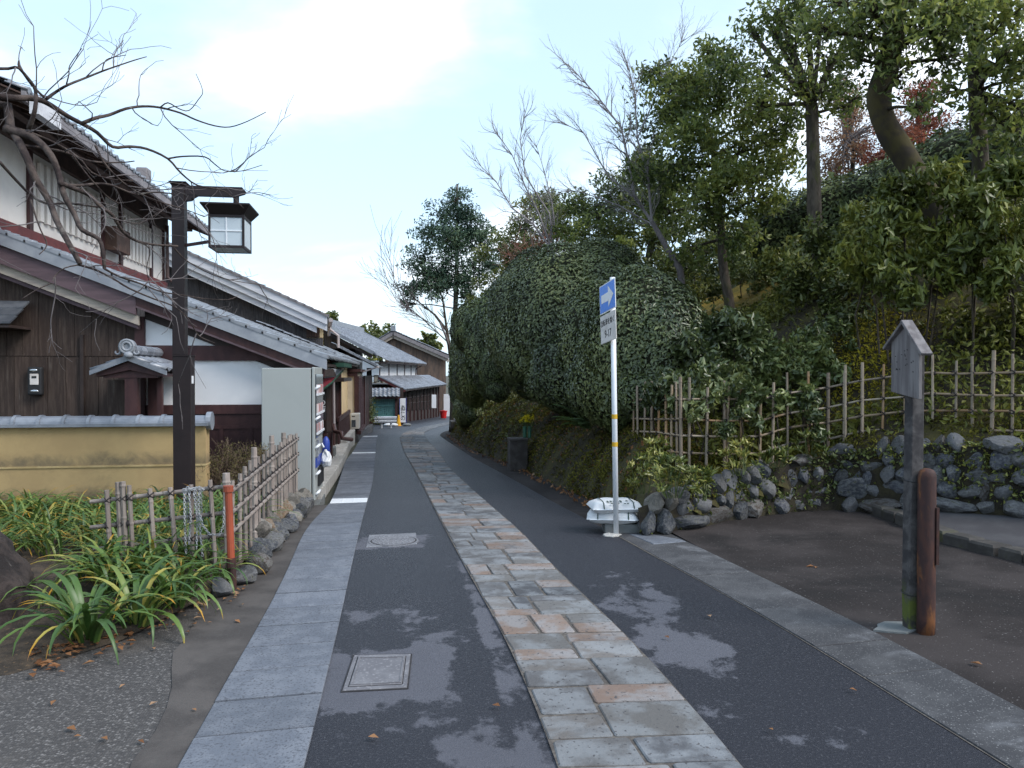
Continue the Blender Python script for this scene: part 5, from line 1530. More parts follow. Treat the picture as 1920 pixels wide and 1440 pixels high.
# lower roof
s4 = .5; c4 = 1 / math.hypot(1, s4)
v4 = W4 * -c4 + Zu * (c4 * s4); n4 = W4 * (c4 * s4) + Zu * c4
mb = MB(); tile_field(mb, P4(-.2, .1, ze4), U4, v4, n4, 84, 8, amp=2.1)
mb.build('lower_roof_tile_field', M['tile_far'], h4, kind='stuff')
MB().bar(P4(-.22, .1, ze4 - .07), P4(-.22, -1.6, ze4 - .07 + 1.7 * s4), .06, .16).build('barge_board', M['redbeam'], h4)
MB().bar(P4(-.24, .12, ze4 + .04), P4(-.24, -1.6, ze4 + .04 + 1.72 * s4), .12, .08).build('verge', M['tile_far'], h4)
b4(-.2, 22.4, -.62, .08, ze4 - .09, ze4 - .03).build('eave_soffit', M['darkwood'], h4)
zl = ze4 + 1.65 * s4
zue = 2.35
b4(.0, 15.5, -8, -1.6, zl - .3, zue).build('upper_storey', M['plaster'], h4)
for k in range(6):
    b4(.0 + k * 3.1, .14 + k * 3.1, -1.599, -1.55, zl, zue).build('upper_post', M['redbrown'], h4)
b4(-.02, -.0, -6, -1.6, zl - .2, zue).build('gable_panel', M['plaster'], h4)
b4(.0, 15.5, -1.599, -1.545, zl - .02, zl + .08).build('ridge_course', M['tile_far'], h4)
mb = MB(); tile_field(mb, P4(-.8, -.85, zue - .05), U4, v4, n4, 62, 26, amp=2.1)
mb.build('upper_roof_tile_field', M['tile_far'], h4, kind='stuff')
b4(-.8, 16, -1.7, -.9, zue - .16, zue - .1).build('upper_soffit', M['darkwood'], h4)
rr4 = .85 + 26 * .235 * c4
zrg = zue - .05 + 26 * .235 * c4 * s4
b4(-1, 16, -rr4 - .2, -rr4 + .2, zrg - .05, zrg + .35).build('ridge', M['tile_far'], h4)
MB().bar(P4(16.0, -.85, zue), P4(16.0, -rr4, zrg + .05), .2, .14).build('upper_verge', M['tile_far'], h4)
MB().tube([P4(14.5, -1.0, zue - .15), P4(14.5, -1.5, zue - .45), P4(14.5, -1.52, zl)], .05, 6).build('downpipe', M['pipe'], h4)
# teal lattice window facing up the street, with its own little roof
tw_ = thing('corner_shop', 'teal lattice shop window under a little tiled pent roof', 'shop front', (atY(714, 786, 46.5)))
p, q = atY(688, 744, 46.5), atY(741, 786, 46.5)
f = MB().box(p.x, q.x, 46.5, 46.6, q.z, p.z).build('pane', M['tealback'], tw_)
nsl = 13
for k in range(nsl):
    x = p.x + (q.x - p.x) * (k + .5) / nsl
    MB().box(x - .03, x + .03, 46.44, 46.499, q.z + .05, p.z).build('lattice_bar', M['teal'], tw_)
for f_ in (.15, .6, .92):
    z = q.z + (p.z - q.z) * f_
    MB().box(p.x, q.x, 46.41, 46.439, z - .03, z + .03).build('lattice_rail', M['teal'], tw_)
MB().box(q.x, q.x + .14, 46.3, 46.6, q.z - .2, p.z + .1).build('post', M['redbrown'], tw_)
p, q = atY(686, 744, 46.0), atY(750, 727, 46.8)
s_ = (q.z - p.z) / .9
c_ = 1 / math.hypot(1, s_)
mb = MB(); tile_field(mb, (p.x, 46.0, p.z), (1, 0, 0), (0, c_, c_ * s_), (0, -c_ * s_, c_), 8, 4, tw=(q.x - p.x) / 8, amp=1.8)
mb.build('roof_tile_field', M['tile_far'], tw_, kind='stuff', smooth=True)
MB().box(p.x, q.x, 46.1, 46.3, p.z - .12, p.z - .03).build('eave_board', M['redbrown'], tw_)
MB().box(p.x - .2, q.x + .2, 46.9, 47.6, q.z - 2.6, q.z).build('shop_wall', M['darkwood'], tw_)
# upright white signboard
p, q = atY(750, 747, 46.6), atY(761, 792, 46.6)
sg = thing('upright_signboard', 'tall white signboard with black Japanese characters standing at the bend', 'sign', ((p.x + q.x) / 2, 46.6, q.z))
MB().box(p.x, q.x, 46.58, 46.68, q.z, p.z).build('panel', M['signwhite'], sg)
MB().box(p.x - .03, p.x - .001, 46.57, 46.69, q.z - .1, p.z + .03).build('frame', M['bluecloth'], sg)
MB().box(q.x + .001, q.x + .03, 46.57, 46.69, q.z - .1, p.z + .03).build('frame', M['bluecloth'], sg)
text('lettering', 'あだしの', .30, M['black'], sg, ((p.x + q.x) / 2, 46.575, (p.z + q.z) / 2 - .16), (1, 0, 0), (0, 0, 1), vert=True, spacing=.72)
# white notice and pale panel on the dark front
for (x0, y0, x1, y1, nm, lab, yy) in ((809.5, 740, 818, 765, 'notice_board', 'small white notice board on the dark lattice front', 58), (832, 739, 846, 783, 'pale_wall_panel', 'pale wall panel at the far end of the street', 72)):
    p, q = atY(x0, y0, yy), atY(x1, y1, yy)
    tagp(MB().box(p.x, q.x, yy, yy + .08, q.z, p.z).build(nm, M['signwhite']), lab, 'board')
p, q = atY(825, 770, 62), atY(838, 784, 62)
rb = thing('red_bin', 'bright red plastic bin outside the shop at the bend', 'bin', ((p.x + q.x) / 2, 62, q.z))
MB().lathe([(.22, 0), (.29, (p.z - q.z) * .9), (.32, (p.z - q.z) * .92), (.32, p.z - q.z)], ((p.x + q.x) / 2, 62, q.z), 12).build('tub', M['red'], rb)
MB().lathe([(.1, 0), (.1, .04)], ((p.x + q.x) / 2, 62, p.z), 8).build('knob', M['red'], rb)

# ================================================================== house 5: far brown gable
Y5 = 82.
ap, rt, lf_ = atY(737, 620, Y5), atY(842, 666, Y5), atY(703, 640, Y5)
h5 = thing('far_plank_house', 'far house with brown plank gable and grey tiled roof', 'house', (ap.x, Y5 + 4, gz(Y5)))
zb5 = gz(Y5) - .5
wl, wr_ = atY(722, 700, Y5 + .6).x, atY(836, 700, Y5 + .6).x
def z5(x): return ap.z - (x - ap.x) * (ap.z - rt.z) / (rt.x - ap.x) if x > ap.x else ap.z - (ap.x - x) * (ap.z - lf_.z) / (ap.x - lf_.x)
mb = MB(); x = wl; kk = 0
vplanks(h5, M['plank_brown'], wl, wr_, Y5 + .6, lambda x: zb5, lambda x: z5(x) - .55, w=.55, thick=.06)
MB().add([(wl, Y5 + .65, zb5), (wr_, Y5 + .65, zb5), (wr_, Y5 + .65, z5(wr_) - .4), (ap.x, Y5 + .65, ap.z - .4), (wl, Y5 + .65, z5(wl) - .4), (wl, Y5 + 9, zb5), (wr_, Y5 + 9, zb5), (wr_, Y5 + 9, z5(wr_) - .4), (ap.x, Y5 + 9, ap.z - .4), (wl, Y5 + 9, z5(wl) - .4)],
         [(0, 1, 2, 3, 4), (9, 8, 7, 6, 5), (1, 6, 7, 2), (2, 7, 8, 3), (3, 8, 9, 4), (4, 9, 5, 0)]).build('house_body', M['plank_brown'], h5)
for e, nm in ((rt, 1), (lf_, -1)):
    d = Vector((e.x - ap.x, 0, e.z - ap.z)); L = d.length; d.normalize()
    n = Vector((-d.z, 0, d.x)) if nm > 0 else Vector((d.z, 0, -d.x))
    if n.z < 0: n = -n
    mb = MB()
    O = Vector((e.x, Y5, e.z)) if nm > 0 else Vector((e.x, Y5 + 9.6, e.z))
    tile_field(mb, O, Vector((0, nm, 0)), -d, n, 32, max(2, int(L / .3)), tw=.3, tl=.3, segs=(0, 2, 4, 6), amp=2.5)
    mb.build('roof_tile_field', M['tile_far'], h5, kind='stuff')
    MB().bar(Vector((e.x, Y5, e.z - .25)), Vector((ap.x, Y5, ap.z - .25)), .15, .35).build('barge_board', M['tile_old'], h5)
    MB().bar(Vector((e.x, Y5 + .2, e.z - .6)), Vector((ap.x, Y5 + .2, ap.z - .6)), .15, .3).build('barge_trim', M['creamboard'], h5)
MB().box(ap.x - .25, ap.x + .25, Y5 - .2, Y5 + 9.6, ap.z - .05, ap.z + .5).build('ridge', M['tile_far'], h5)

# guard rail, cone and sacks at the bend
p, q = atY(706, 783, 40), atY(744, 795, 40)
gr = thing('guard_rail', 'short galvanised guard rail at the bend in front of the teal window', 'guard rail', ((p.x + q.x) / 2, 40, gz(40)))
zc = atY(725, 787, 40).z
prof = [(0, -.17), (-.05, -.13), (-.05, -.05), (0, 0), (-.05, .05), (-.05, .13), (0, .17)]
V = []
for x in (p.x - .15, q.x):
    for dy, dz in prof: V.append((x, 40 + dy, zc + dz))
    for dy, dz in prof: V.append((x, 40 + dy + .012, zc + dz))
fs = [(k, k + 1, 14 + k + 1, 14 + k) for k in range(6)] + [(7 + k, 21 + k, 21 + k + 1, 7 + k + 1) for k in range(6)]
MB().add(V, fs).build('beam', M['galv'], gr)
for x in (p.x + .25, q.x - .3):
    MB().tube([(x, 40.05, gz(40) - .1), (x, 40.05, zc + .1)], .05, 8).build('post', M['galv'], gr)
p, q = atY(747.5, 778, 44.5), atY(747.5, 799, 44.5)
cn = thing('traffic_cone', 'yellow traffic cone beside the guard rail at the bend', 'cone', (p.x, 44.5, q.z))
MB().box(p.x - .16, p.x + .16, 44.34, 44.66, q.z - .02, q.z + .03).build('base', M['cone'], cn)
MB().lathe([(.13, 0), (.05, p.z - q.z - .05), (.04, p.z - q.z - .03)], (p.x, 44.5, q.z + .031), 12).build('body', M['cone'], cn)
for k, (px, py, s) in enumerate(((729, 799, .3), (738, 799, .26), (763, 799, .25))):
    c = G(px, py)
    o = MB().ball((c.x, c.y, c.z + .07), s, s * .7, .1).build('litter_sack', M['sack'] if k < 2 else M['block'], smooth=True)
    tagp(o, ['white sack lying left of the yellow cone below the guard rail', 'white sack lying right below the guard rail next to the yellow cone', 'grey sack lying on the road right of the yellow cone'][k], 'sack')
# ------------------------------------------------------------------ foliage helpers
def leaf_cards(name, P, S, material, parent=None, nrm=None, nbias=.8, asp=.42, droop=.0, kind=None, seed=0, fold=.12, adir=None, abias=0., label=None):
    rng = np.random.default_rng(seed + 17)
    P = np.asarray(P, float); N = len(P)
    S = (np.full(N, S) if np.ndim(S) == 0 else np.asarray(S)) * rng.uniform(.5, 1.4, N)
    n = rng.normal(size=(N, 3))
    n /= np.linalg.norm(n, axis=1)[:, None]
    if nrm is not None: n = n * (1 - nbias) + np.asarray(nrm) * nbias
    n[:, 2] += .25
    n /= np.linalg.norm(n, axis=1)[:, None] + 1e-9
    a = rng.normal(size=(N, 3)); a[:, 2] -= droop
    if adir is not None: a = a * (1 - abias) + np.asarray(adir) * abias * 1.5
    a -= n * np.sum(a * n, 1)[:, None]
    a /= np.linalg.norm(a, axis=1)[:, None] + 1e-9
    w = np.cross(a, n)
    s = S[:, None]
    f = fold * s
    V = np.stack([P - a * s * .5, P + w * s * asp * .5 + n * f - a * s * .05, P + a * s * .5 - n * f * .6, P - w * s * asp * .5 + n * f - a * s * .05], 1).reshape(-1, 3)
    b = np.arange(N)[:, None] * 4
    Fq = np.concatenate([b + np.array([[0, 1, 2]]), b + np.array([[0, 2, 3]])], 1).reshape(-1, 3)
    o0 = P.mean(0); 
    o = np_mesh(name, V, Fq, material, parent, origin=tuple(o0), kind=kind)
    if label: o['label'] = label
    return o
def grow(mb, p, d, L, r, lev, maxlev, rng, tips, spread=.6, up=.12, wob=.22, nseg=5, nch=(2, 3), lratio=(.55, .8), rmin=.003, side=True, sides=(7, 5, 4, 3, 3, 3)):
    p = Vector(p); d = Vector(d).normalized()
    pts = [p.copy()]; rad = [r]
    r1 = max(rmin, r * .58)
    for i in range(nseg):
        d = (d + Vector((rng.gauss(0, wob), rng.gauss(0, wob), rng.gauss(0, wob) + up)) * .5).normalized()
        p = p + d * (L / nseg)
        pts.append(p.copy()); rad.append(r + (r1 - r) * (i + 1) / nseg)
    mb.tube(pts, rad, sides[min(lev, len(sides) - 1)], caps=lev == 0)
    if lev >= maxlev:
        tips.append((pts[-1], d)); tips.append((pts[nseg // 2], d))
        return
    def child(q, dd, f, rr):
        ax = Vector((rng.gauss(0, 1), rng.gauss(0, 1), rng.gauss(0, 1))); ax = (ax - dd * ax.dot(dd)).normalized()
        nd = (dd + ax * math.tan(min(1.3, spread * rng.uniform(.6, 1.3)))).normalized()
        grow(mb, q, nd, L * f, rr, lev + 1, maxlev, rng, tips, spread, up, wob, max(3, nseg - 1), nch, lratio, rmin, side, sides)
    for _ in range(rng.randint(*nch)):
        child(pts[-1], d, rng.uniform(*lratio), max(rmin, r1 * rng.uniform(.75, 1)))
    if side:
        for i in range(2, nseg):
            if rng.random() < .6:
                dd = (pts[i] - pts[i - 1]).normalized()
                child(pts[i], dd, rng.uniform(*lratio) * .8, max(rmin, rad[i] * .6))

# ================================================================== street lamp
YP = 8.45
lp_ = atY(346, 920, YP)
lx = lp_.x
zj_ = atY(346, 668, YP).z; zt_ = atY(336, 345, YP).z
lamp = thing('street_lamp', 'dark brown square lamp post with arm and box lantern before the ochre wall', 'street lamp', (lx, YP, gz(YP)))
w1, w2 = .088, .062
MB().box(lx - w1, lx + w1, YP - w1, YP + w1, gz(YP) - .1, zj_).build('lower_shaft', M['lampmetal'], lamp, bevel=.004)
MB().box(lx - w1 - .006, lx + w1 + .006, YP - w1 - .006, YP + w1 + .006, zj_ + .001, zj_ + .012).build('collar', M['lampmetal'], lamp)
xu_ = atY(337, 500, YP).x
MB().box(xu_ - w2, xu_ + w2, YP - w2, YP + w2, zj_ + .012, zt_ - .03).build('upper_shaft', M['lampmetal'], lamp, bevel=.004)
MB().add([(xu_ - w2, YP - w2, zt_ - .03), (xu_ + w2, YP - w2, zt_ - .03), (xu_ + w2, YP + w2, zt_ - .03), (xu_ - w2, YP + w2, zt_ - .03), (xu_ - w2 - .025, YP - w2 - .025, zt_ + .01), (xu_ + w2 + .025, YP - w2 - .025, zt_ + .01), (xu_ + w2 + .025, YP + w2 + .025, zt_ + .01), (xu_ - w2 - .025, YP + w2 + .025, zt_ + .01)],
         [(0, 3, 2, 1), (4, 5, 6, 7), (0, 1, 5, 4), (1, 2, 6, 5), (2, 3, 7, 6), (3, 0, 4, 7)]).build('cap', M['lampmetal'], lamp)
za_ = atY(400, 351, YP).z; zb_ = atY(400, 368, YP).z
xe_ = atY(461, 360, YP).x
MB().prism([(xu_ + w2, YP - .045, za_), (xe_ - .03, YP - .045, za_), (xe_, YP - .045, za_ - .035), (xe_ - .015, YP - .045, za_ - .06), (xe_ - .12, YP - .045, zb_), (xu_ + w2, YP - .045, zb_)][::-1], (0, .09, 0)).build('arm', M['lampmetal'], lamp)
MB().prism([(xu_ + w2, YP - .04, zb_), (xu_ + w2 + .12, YP - .04, zb_), (xu_ + w2 + .07, YP - .04, zb_ - .03), (xu_ + w2 + .06, YP - .04, zb_ - .05), (xu_ + w2, YP - .04, zb_ - .06)][::-1], (0, .08, 0)).build('bracket', M['lampmetal'], lamp)
# lantern: slightly tapered box, frame bars and panes
l0, l1 = atY(390, 395, YP - .2), atY(458, 465, YP - .2)
LX0, LX1, LZ1, LZ0 = l0.x, l1.x, l0.z, l1.z
LY0, LY1 = YP - .2, YP + .2
mxx = (LX0 + LX1) / 2
MB().tube([(mxx + .06, YP, zb_ + .02), (mxx + .06, YP, LZ1)], .03, 8).build('hanger', M['lampmetal'], lamp)
top = [(LX0 - .065, LY0 - .07, LZ1 + .06), (LX1 + .065, LY0 - .07, LZ1 + .06), (LX1 + .065, LY1 + .07, LZ1 + .06), (LX0 - .065, LY1 + .07, LZ1 + .06)]
bot = [(LX0 + .01, LY0 + .01, LZ1 - .04), (LX1 - .01, LY0 + .01, LZ1 - .04), (LX1 - .01, LY1 - .01, LZ1 - .04), (LX0 + .01, LY1 - .01, LZ1 - .04)]
MB().add(bot + top + [(x, y, z + .015) for x, y, z in top], [(0, 3, 2, 1), (0, 1, 5, 4), (1, 2, 6, 5), (2, 3, 7, 6), (3, 0, 4, 7), (4, 5, 9, 8), (5, 6, 10, 9), (6, 7, 11, 10), (7, 4, 8, 11), (8, 9, 10, 11)]).build('lantern_roof', M['lampmetal'], lamp)
lb = MB()
fr = .022
for x in (LX0, LX1 - fr):
    for y in (LY0, LY1 - fr):
        lb.box(x, x + fr, y, y + fr, LZ0, LZ1 - .03)
for z in (LZ0, LZ1 - .06):
    for y in (LY0, LY1 - fr): lb.box(LX0 + fr, LX1 - fr, y, y + fr, z, z + fr + .004)
    for x in (LX0, LX1 - fr): lb.box(x, x + fr, LY0 + fr, LY1 - fr, z, z + fr + .004)
lb.build('lantern_frame', M['lampmetal'], lamp)
MB().box(LX0 + fr, LX1 - fr, LY0 + .008, LY0 + .014, LZ0 + .027, LZ1 - .061).build('pane', M['lampglass'], lamp)
MB().box(LX0 + fr, LX1 - fr, LY1 - .014, LY1 - .008, LZ0 + .027, LZ1 - .061).build('pane', M['lampglass'], lamp)
MB().box(LX1 - .014, LX1 - .008, LY0 + fr, LY1 - fr, LZ0 + .027, LZ1 - .061).build('pane', M['lampglass'], lamp)
MB().box(LX0 + .008, LX0 + .014, LY0 + fr, LY1 - fr, LZ0 + .027, LZ1 - .061).build('pane', M['lampglass'], lamp)
MB().box(LX0 + fr, LX1 - fr, LY0 + fr, LY1 - fr, LZ0 + .004, LZ0 + .012).build('bottom_pane', M['lampglass'], lamp)
MB().box(mxx - .006, mxx + .006, LY0 + .001, LY0 + .0075, LZ0 + .027, LZ1 - .062).build('glazing_bar', M['whiteplastic'], lamp)
zmid = LZ0 + (LZ1 - LZ0) * .47
MB().box(LX0 + fr, mxx - .007, LY0 + .001, LY0 + .0075, zmid - .006, zmid + .006).build('glazing_bar', M['whiteplastic'], lamp)
MB().box(mxx + .007, LX1 - fr, LY0 + .001, LY0 + .0075, zmid - .006, zmid + .006).build('glazing_bar', M['whiteplastic'], lamp)
MB().bar((xu_ + w2, YP, atY(350, 460, YP).z), (LX0, YP, atY(395, 452, YP).z), .03, .03).build('stay', M['redbrown'], lamp)
p = atY(358, 712, YP - w1)
MB().box(lx + w1 + .0005, lx + w1 + .004, YP - .05, YP + .02, p.z - .04, p.z + .04).build('sticker', M['signwhite'], lamp)

# ================================================================== vending machine
v0 = atY(490, 690, 10.2); v1 = atY(588, 950, 10.2)
VX0, VX1 = v0.x, atY(590, 700, 10.2).x
VZ1, VZ0 = atY(540, 690, 10.2).z, atY(560, 944, 10.2).z
VY0, VY1 = 10.2, 11.18
VF = atY(608, 720, VY1).x      # front face
vm = thing('vending_machine', 'grey-green drinks vending machine seen from its plain side, facing the street', 'vending machine', ((VX0 + VX1) / 2, 10.7, gz(10.6)))
xd = atY(583, 800, 10.2).x
MB().box(VX0, xd, VY0, VY1, VZ0 + .03, VZ1).build('cabinet', M['vend'], vm, bevel=.008)
MB().box(xd + .002, xd + .010, VY0 + .012, VY1 - .012, VZ0 + .03, VZ1 - .006).build('door_gasket', M['vend_dark'], vm)
MB().box(xd + .012, VX1 + .0, VY0, VY1, VZ0 + .03, VZ1 + .012).build('door', M['vend'], vm, bevel=.01)
fx = VX1 + .0
def vbox(y0, y1, z0, z1, d0, d1, m, nm, par=vm, bev=0): 
    return MB().box(fx + d0, fx + d1, y0, y1, z0, z1).build(nm, m, par, bevel=bev)
H = VZ1 - VZ0
dw = vbox(VY0 + .05, VY1 - .05, VZ0 + H * .48, VZ1 - .08, .0, .015, M['glassdark'], 'display_window')
for r_ in range(3):
    z = VZ0 + H * (.52 + .145 * r_)
    vbox(VY0 + .045, VY1 - .045, z - .028, z - .002, .0155, .034, M['whiteplastic'], 'display_shelf', dw)
    for k in range(9):
        y = VY0 + .11 + k * .095
        MB().lathe([(.016, 0), (.018, .012), (.018, .10), (.014, .115)], (fx + .006, y, z), 8).build('drink_can', M['can'], dw)
vbox(VY0 + .06, VY0 + .16, VZ0 + H * .34, VZ0 + H * .46, .001, .03, M['chrome'], 'coin_panel')
vbox(VY0 + .30, VY1 - .12, VZ0 + H * .10, VZ0 + H * .24, .001, .03, M['vend_dark'], 'dispensing_flap')
for zf in (.86, .63, .42, .22, .075):
    MB().tube([(fx + .0, VY0 + .04, VZ0 + H * zf - .03), (fx + .035, VY0 + .05, VZ0 + H * zf - .0), (fx + .04, VY0 + .20, VZ0 + H * zf + .005), (fx + .0, VY0 + .22, VZ0 + H * zf - .03)], .018, 8).build('bright_handle', M['whiteplastic'], vm, smooth=True)
vbox(VY0 + .03, VY1 - .03, VZ0 + H * .26, VZ0 + H * .33, .001, .02, M['bluecloth'], 'price_panel')
for x in (VX0 + .05, VX1 - .06):
    for y in (VY0 + .05, VY1 - .1):
        MB().box(x - .025, x + .025, y - .025, y + .025, VZ0 - .04, VZ0 + .029).build('foot', M['vend_dark'], vm)
MB().box(VX0 - .02, VX1 + .03, VY0 - .03, VY1 + .05, gz(10.4) - .15, VZ0 - .041).build('plinth', M['block'], vm)
# plastic bag hung on the front
p = atY(612, 858, 10.75)
bg = thing('plastic_bag', 'white plastic bag hanging from the vending machine front', 'bag', (fx + .12, 10.75, p.z - .12))
mb = MB().lathe([(.02, .0), (.06, .02), (.082, .07), (.07, .13), (.04, .19), (.015, .22)], (fx + .085, 10.75, p.z - .12), 12)
mb.v = [(x + R.uniform(-.014, .014), y + R.uniform(-.02, .02), z + R.uniform(-.012, .012)) for x, y, z in mb.v]
mb.build('pouch', M['sack'], bg)
MB().tube([(fx + .06, 10.75, p.z + .14), (fx + .03, 10.75, p.z + .2)], .012, 6).build('handle', M['whiteplastic'], bg)
p = atY(606, 838, 10.9)
o = MB().lathe([(.03, 0), (.055, .02), (.05, .2), (.03, .24), (.012, .26)], (fx + .07, 10.95, p.z - .12), 10).build('blue_sack', M['bluecloth'], smooth=True)
tagp(o, 'blue plastic roll hanging behind the white bag on the vending machine', 'bag')

# ================================================================== left bamboo fence
fen = thing('bamboo_fence', 'grey weathered bamboo fence with corner round the strap-leaf bed', 'fence', (-1.28, 6.0, gz(6) + .1))
def pole(p, q, r, m=None, par=fen, nm='bamboo_pole', nodes=True, n=8):
    p, q = Vector(p), Vector(q); L = (q - p).length
    if nodes and L > .3:
        pts, rad = [], []
        k = max(2, int(L / .19)); off = R.uniform(0, .1)
        pts.append(p); rad.append(r)
        for i in range(k):
            t = (i + .5) / k + off / L
            if .04 < t < .96:
                for dt, f in ((-.014, 1), (0, 1.16), (.014, 1)):
                    pts.append(p.lerp(q, t + dt / L)); rad.append(r * f)
        pts.append(q); rad.append(r * .97)
        return MB().tube(pts, rad, n).build(nm, m or M['bamboo_grey'], par, smooth=False)
    return MB().tube([p, q], r, n).build(nm, m or M['bamboo_grey'], par)
lash = MB()
def lashing(p, r=.026):
    p = Vector(p)
    for s in (-1, 1):
        a = Vector((R.uniform(-.2, .2), R.uniform(-.2, .2), s)).normalized()
        d1 = Vector((1, R.uniform(-.3, .3), s)).normalized()
        ring = [p + (d1 * math.cos(t) + Vector((0, -1, 0)) * math.sin(t)) * r for t in np.linspace(0, 2 * math.pi, 9)]
        lash.tube(ring, .006, 4, False)
def fY(px): return float(np.interp(px, [170, 435], [6.12, 5.93]))
rl = [((170, 941), (434, 911)), ((170, 989), (436, 960)), ((176, 1030), (436, 1001))]
def lerp2(a, b, t): return (a[0] + (b[0] - a[0]) * t, a[1] + (b[1] - a[1]) * t)
for a, b in rl:
    pole(atY(*a, fY(a[0])), atY(*b, fY(b[0])), .0155, nm='bamboo_rail')
for tx, ty, bx, by, r in ((200, 919, 209, 1078, .018), (221, 904, 230, 1082, .021), (230, 903, 239, 1082, .021), (242, 910, 251, 1078, .017), (281, 916, 293, 1082, .017), (319, 914, 333, 1075, .017), (358, 909, 361, 1070, .017), (394, 900, 405, 1077, .016), (424, 887, 430, 1085, .027)):
    p = atY(tx, ty, fY(tx) - .028); q = atY(bx, by, fY(bx) - .028)
    pole(q, p, r)
    for a, b in rl:
        t = (tx - a[0]) / (b[0] - a[0]); z = lerp2(a, b, t)
        if tx < 420: lashing(atY(tx + 2, z[1], fY(tx) - .02), .028)
# side run along the street
def side_pt(Y, zrel): return Vector((-1.275 - .006 * (Y - 6), Y, gz(Y) + zrel))
def sz(Y, k): return float(np.interp(Y, [5.95, 9.75], [(.70, .885), (.545, .70), (.40, .50)][k]))
for k in range(3):
    pole(side_pt(5.9, sz(5.95, k)) + Vector((.052, 0, 0)), side_pt(9.8, sz(9.75, k)) + Vector((.052, 0, 0)), .0155, nm='bamboo_rail')
yy = 6.02
i = 0
while yy < 9.8:
    tall = i in (4, 8, 12)
    r = .025 if tall else R.uniform(.014, .018)
    top = sz(yy, 0) + R.uniform(.05, .10) + (.10 if tall else 0)
    p = side_pt(yy, .05 + R.uniform(-.02, .03)); q = side_pt(yy + R.uniform(-.015, .015), top)
    p.x += .03; q.x += .03 + R.uniform(-.008, .008)
    pole(p, q, r)
    for k in range(3): lashing(side_pt(yy, sz(yy, k)) + Vector((.045, 0, 0)), .028)
    yy += R.uniform(.18, .27); i += 1
lash.build('rope_lashings', M['rope'], fen, kind='stuff')
# orange pipe
p, q = atY(428, 914, 5.72), atY(435, 1092, 5.72)
op = thing('orange_pipe_post', 'faded orange pipe post standing at the corner of the grey bamboo fence', 'post', tuple(q))
MB().tube([q, p], .026, 12).build('pipe', M['orange'], op, smooth=False)
MB().tube([p - Vector((0, 0, .03)), p + Vector((0, 0, .012))], .035, 12).build('collar', M['orange'], op)
MB().tube([q - Vector((0, 0, .05)), q.lerp(p, .26)], .0325, 12).build('sleeve', M['rust'], op)
# chain draped over the fence
ch = thing('plastic_chain', 'pale chain bundled over the top rail of the grey bamboo fence', 'chain', tuple(atY(362, 915, 5.95)))
cm = MB()
def chain_link(c, d, flip):
    d = Vector(d).normalized(); a = d.cross(Vector((0, 1, .2))).normalized()
    if flip: a = d.cross(a).normalized()
    pts = []
    for k in range(9):
        t = 2 * math.pi * k / 8
        pts.append(c + d * (.0125 * math.cos(t)) + a * (.0072 * math.sin(t)))
    cm.tube(pts, .0026, 4, False)
def chain(pts, step=.0175):
    pts = [Vector(p) for p in pts]
    acc = 0.; k = 0
    for a, b in zip(pts[:-1], pts[1:]):
        L = (b - a).length; d = (b - a)
        while acc < L:
            chain_link(a + d * (acc / L), d, k % 2); acc += step; k += 1
        acc -= L
for px in (348, 357, 366, 375):
    e = R.uniform(1005, 1048)
    Yc = 5.93
    t = atY(px, 921, Yc)
    chain([t + Vector((0, .06, -.25)), t + Vector((0, .02, .0)), t + Vector((0, -.012, .012)), t + Vector((0, -.035, -.02)), atY(px + R.uniform(-4, 4), 970, Yc - .03), atY(px + R.uniform(-3, 5), e, Yc - .03)])
chain([atY(373, 960, 5.9), atY(380, 985, 5.88), atY(393, 1002, 5.88), atY(412, 1003, 5.86), atY(419, 985, 5.84), atY(420, 950, 5.82)])
chain([atY(344, 918, 5.90), atY(352, 914, 5.89), atY(362, 919, 5.89), atY(372, 913, 5.89), atY(381, 917, 5.90)])
chain([atY(344, 921, 5.905), atY(355, 919, 5.895), atY(366, 914, 5.895), atY(381, 920, 5.90)])
cm.build('links', M['chain'] if 'chain' in M else M['whiteplastic'], ch, kind='stuff', smooth=True)

# ================================================================== edging stones
ed = thing('stone_edging', 'row of rough edging stones under the grey bamboo fence', 'stone edging', (-1.2, 7.5, gz(7.5)))
for px, py, w, h in ((412, 1118, .17, .13), (455, 1095, .21, .14), (490, 1075, .2, .15), (478, 1045, .2, .16), (515, 1032, .17, .16)):
    p = G(px, py)
    inst(R.choice(ROCKS[:6]), 'edging_stone', ed, (p.x, p.y, p.z + h * .42), (R.uniform(-.3, .3), R.uniform(-.2, .2), R.uniform(0, 3)), (w * .55, w * .5, h * .62))
y = 6.7
while y < 10.1:
    w = R.uniform(.2, .32)
    h = R.uniform(.13, .20)
    inst(R.choice(ROCKS if R.random() < .75 else ROCKB), 'edging_stone', ed, (-1.165 + R.uniform(-.03, .02) + .0 * y, y, gz(y) + h * .4), (R.uniform(-.2, .2), R.uniform(-.2, .2), R.uniform(-.3, .3) + R.choice((0, math.pi))), (.13, w * .56, h * .62))
    if R.random() < .7:
        inst(R.choice(ROCKB), 'edging_stone', ed, (-1.24, y + .1, gz(y) + h * .95), (R.uniform(0, 3), R.uniform(-.2, .2), R.uniform(0, 3)), (.10, .12, .085))
    y += w * .92
inst(ROCKB[2], 'edging_stone', ed, (-1.22, 10.0, gz(10) + .12), (0, 0, 1), (.13, .14, .14), label='orange-brown end stone beside the vending machine')

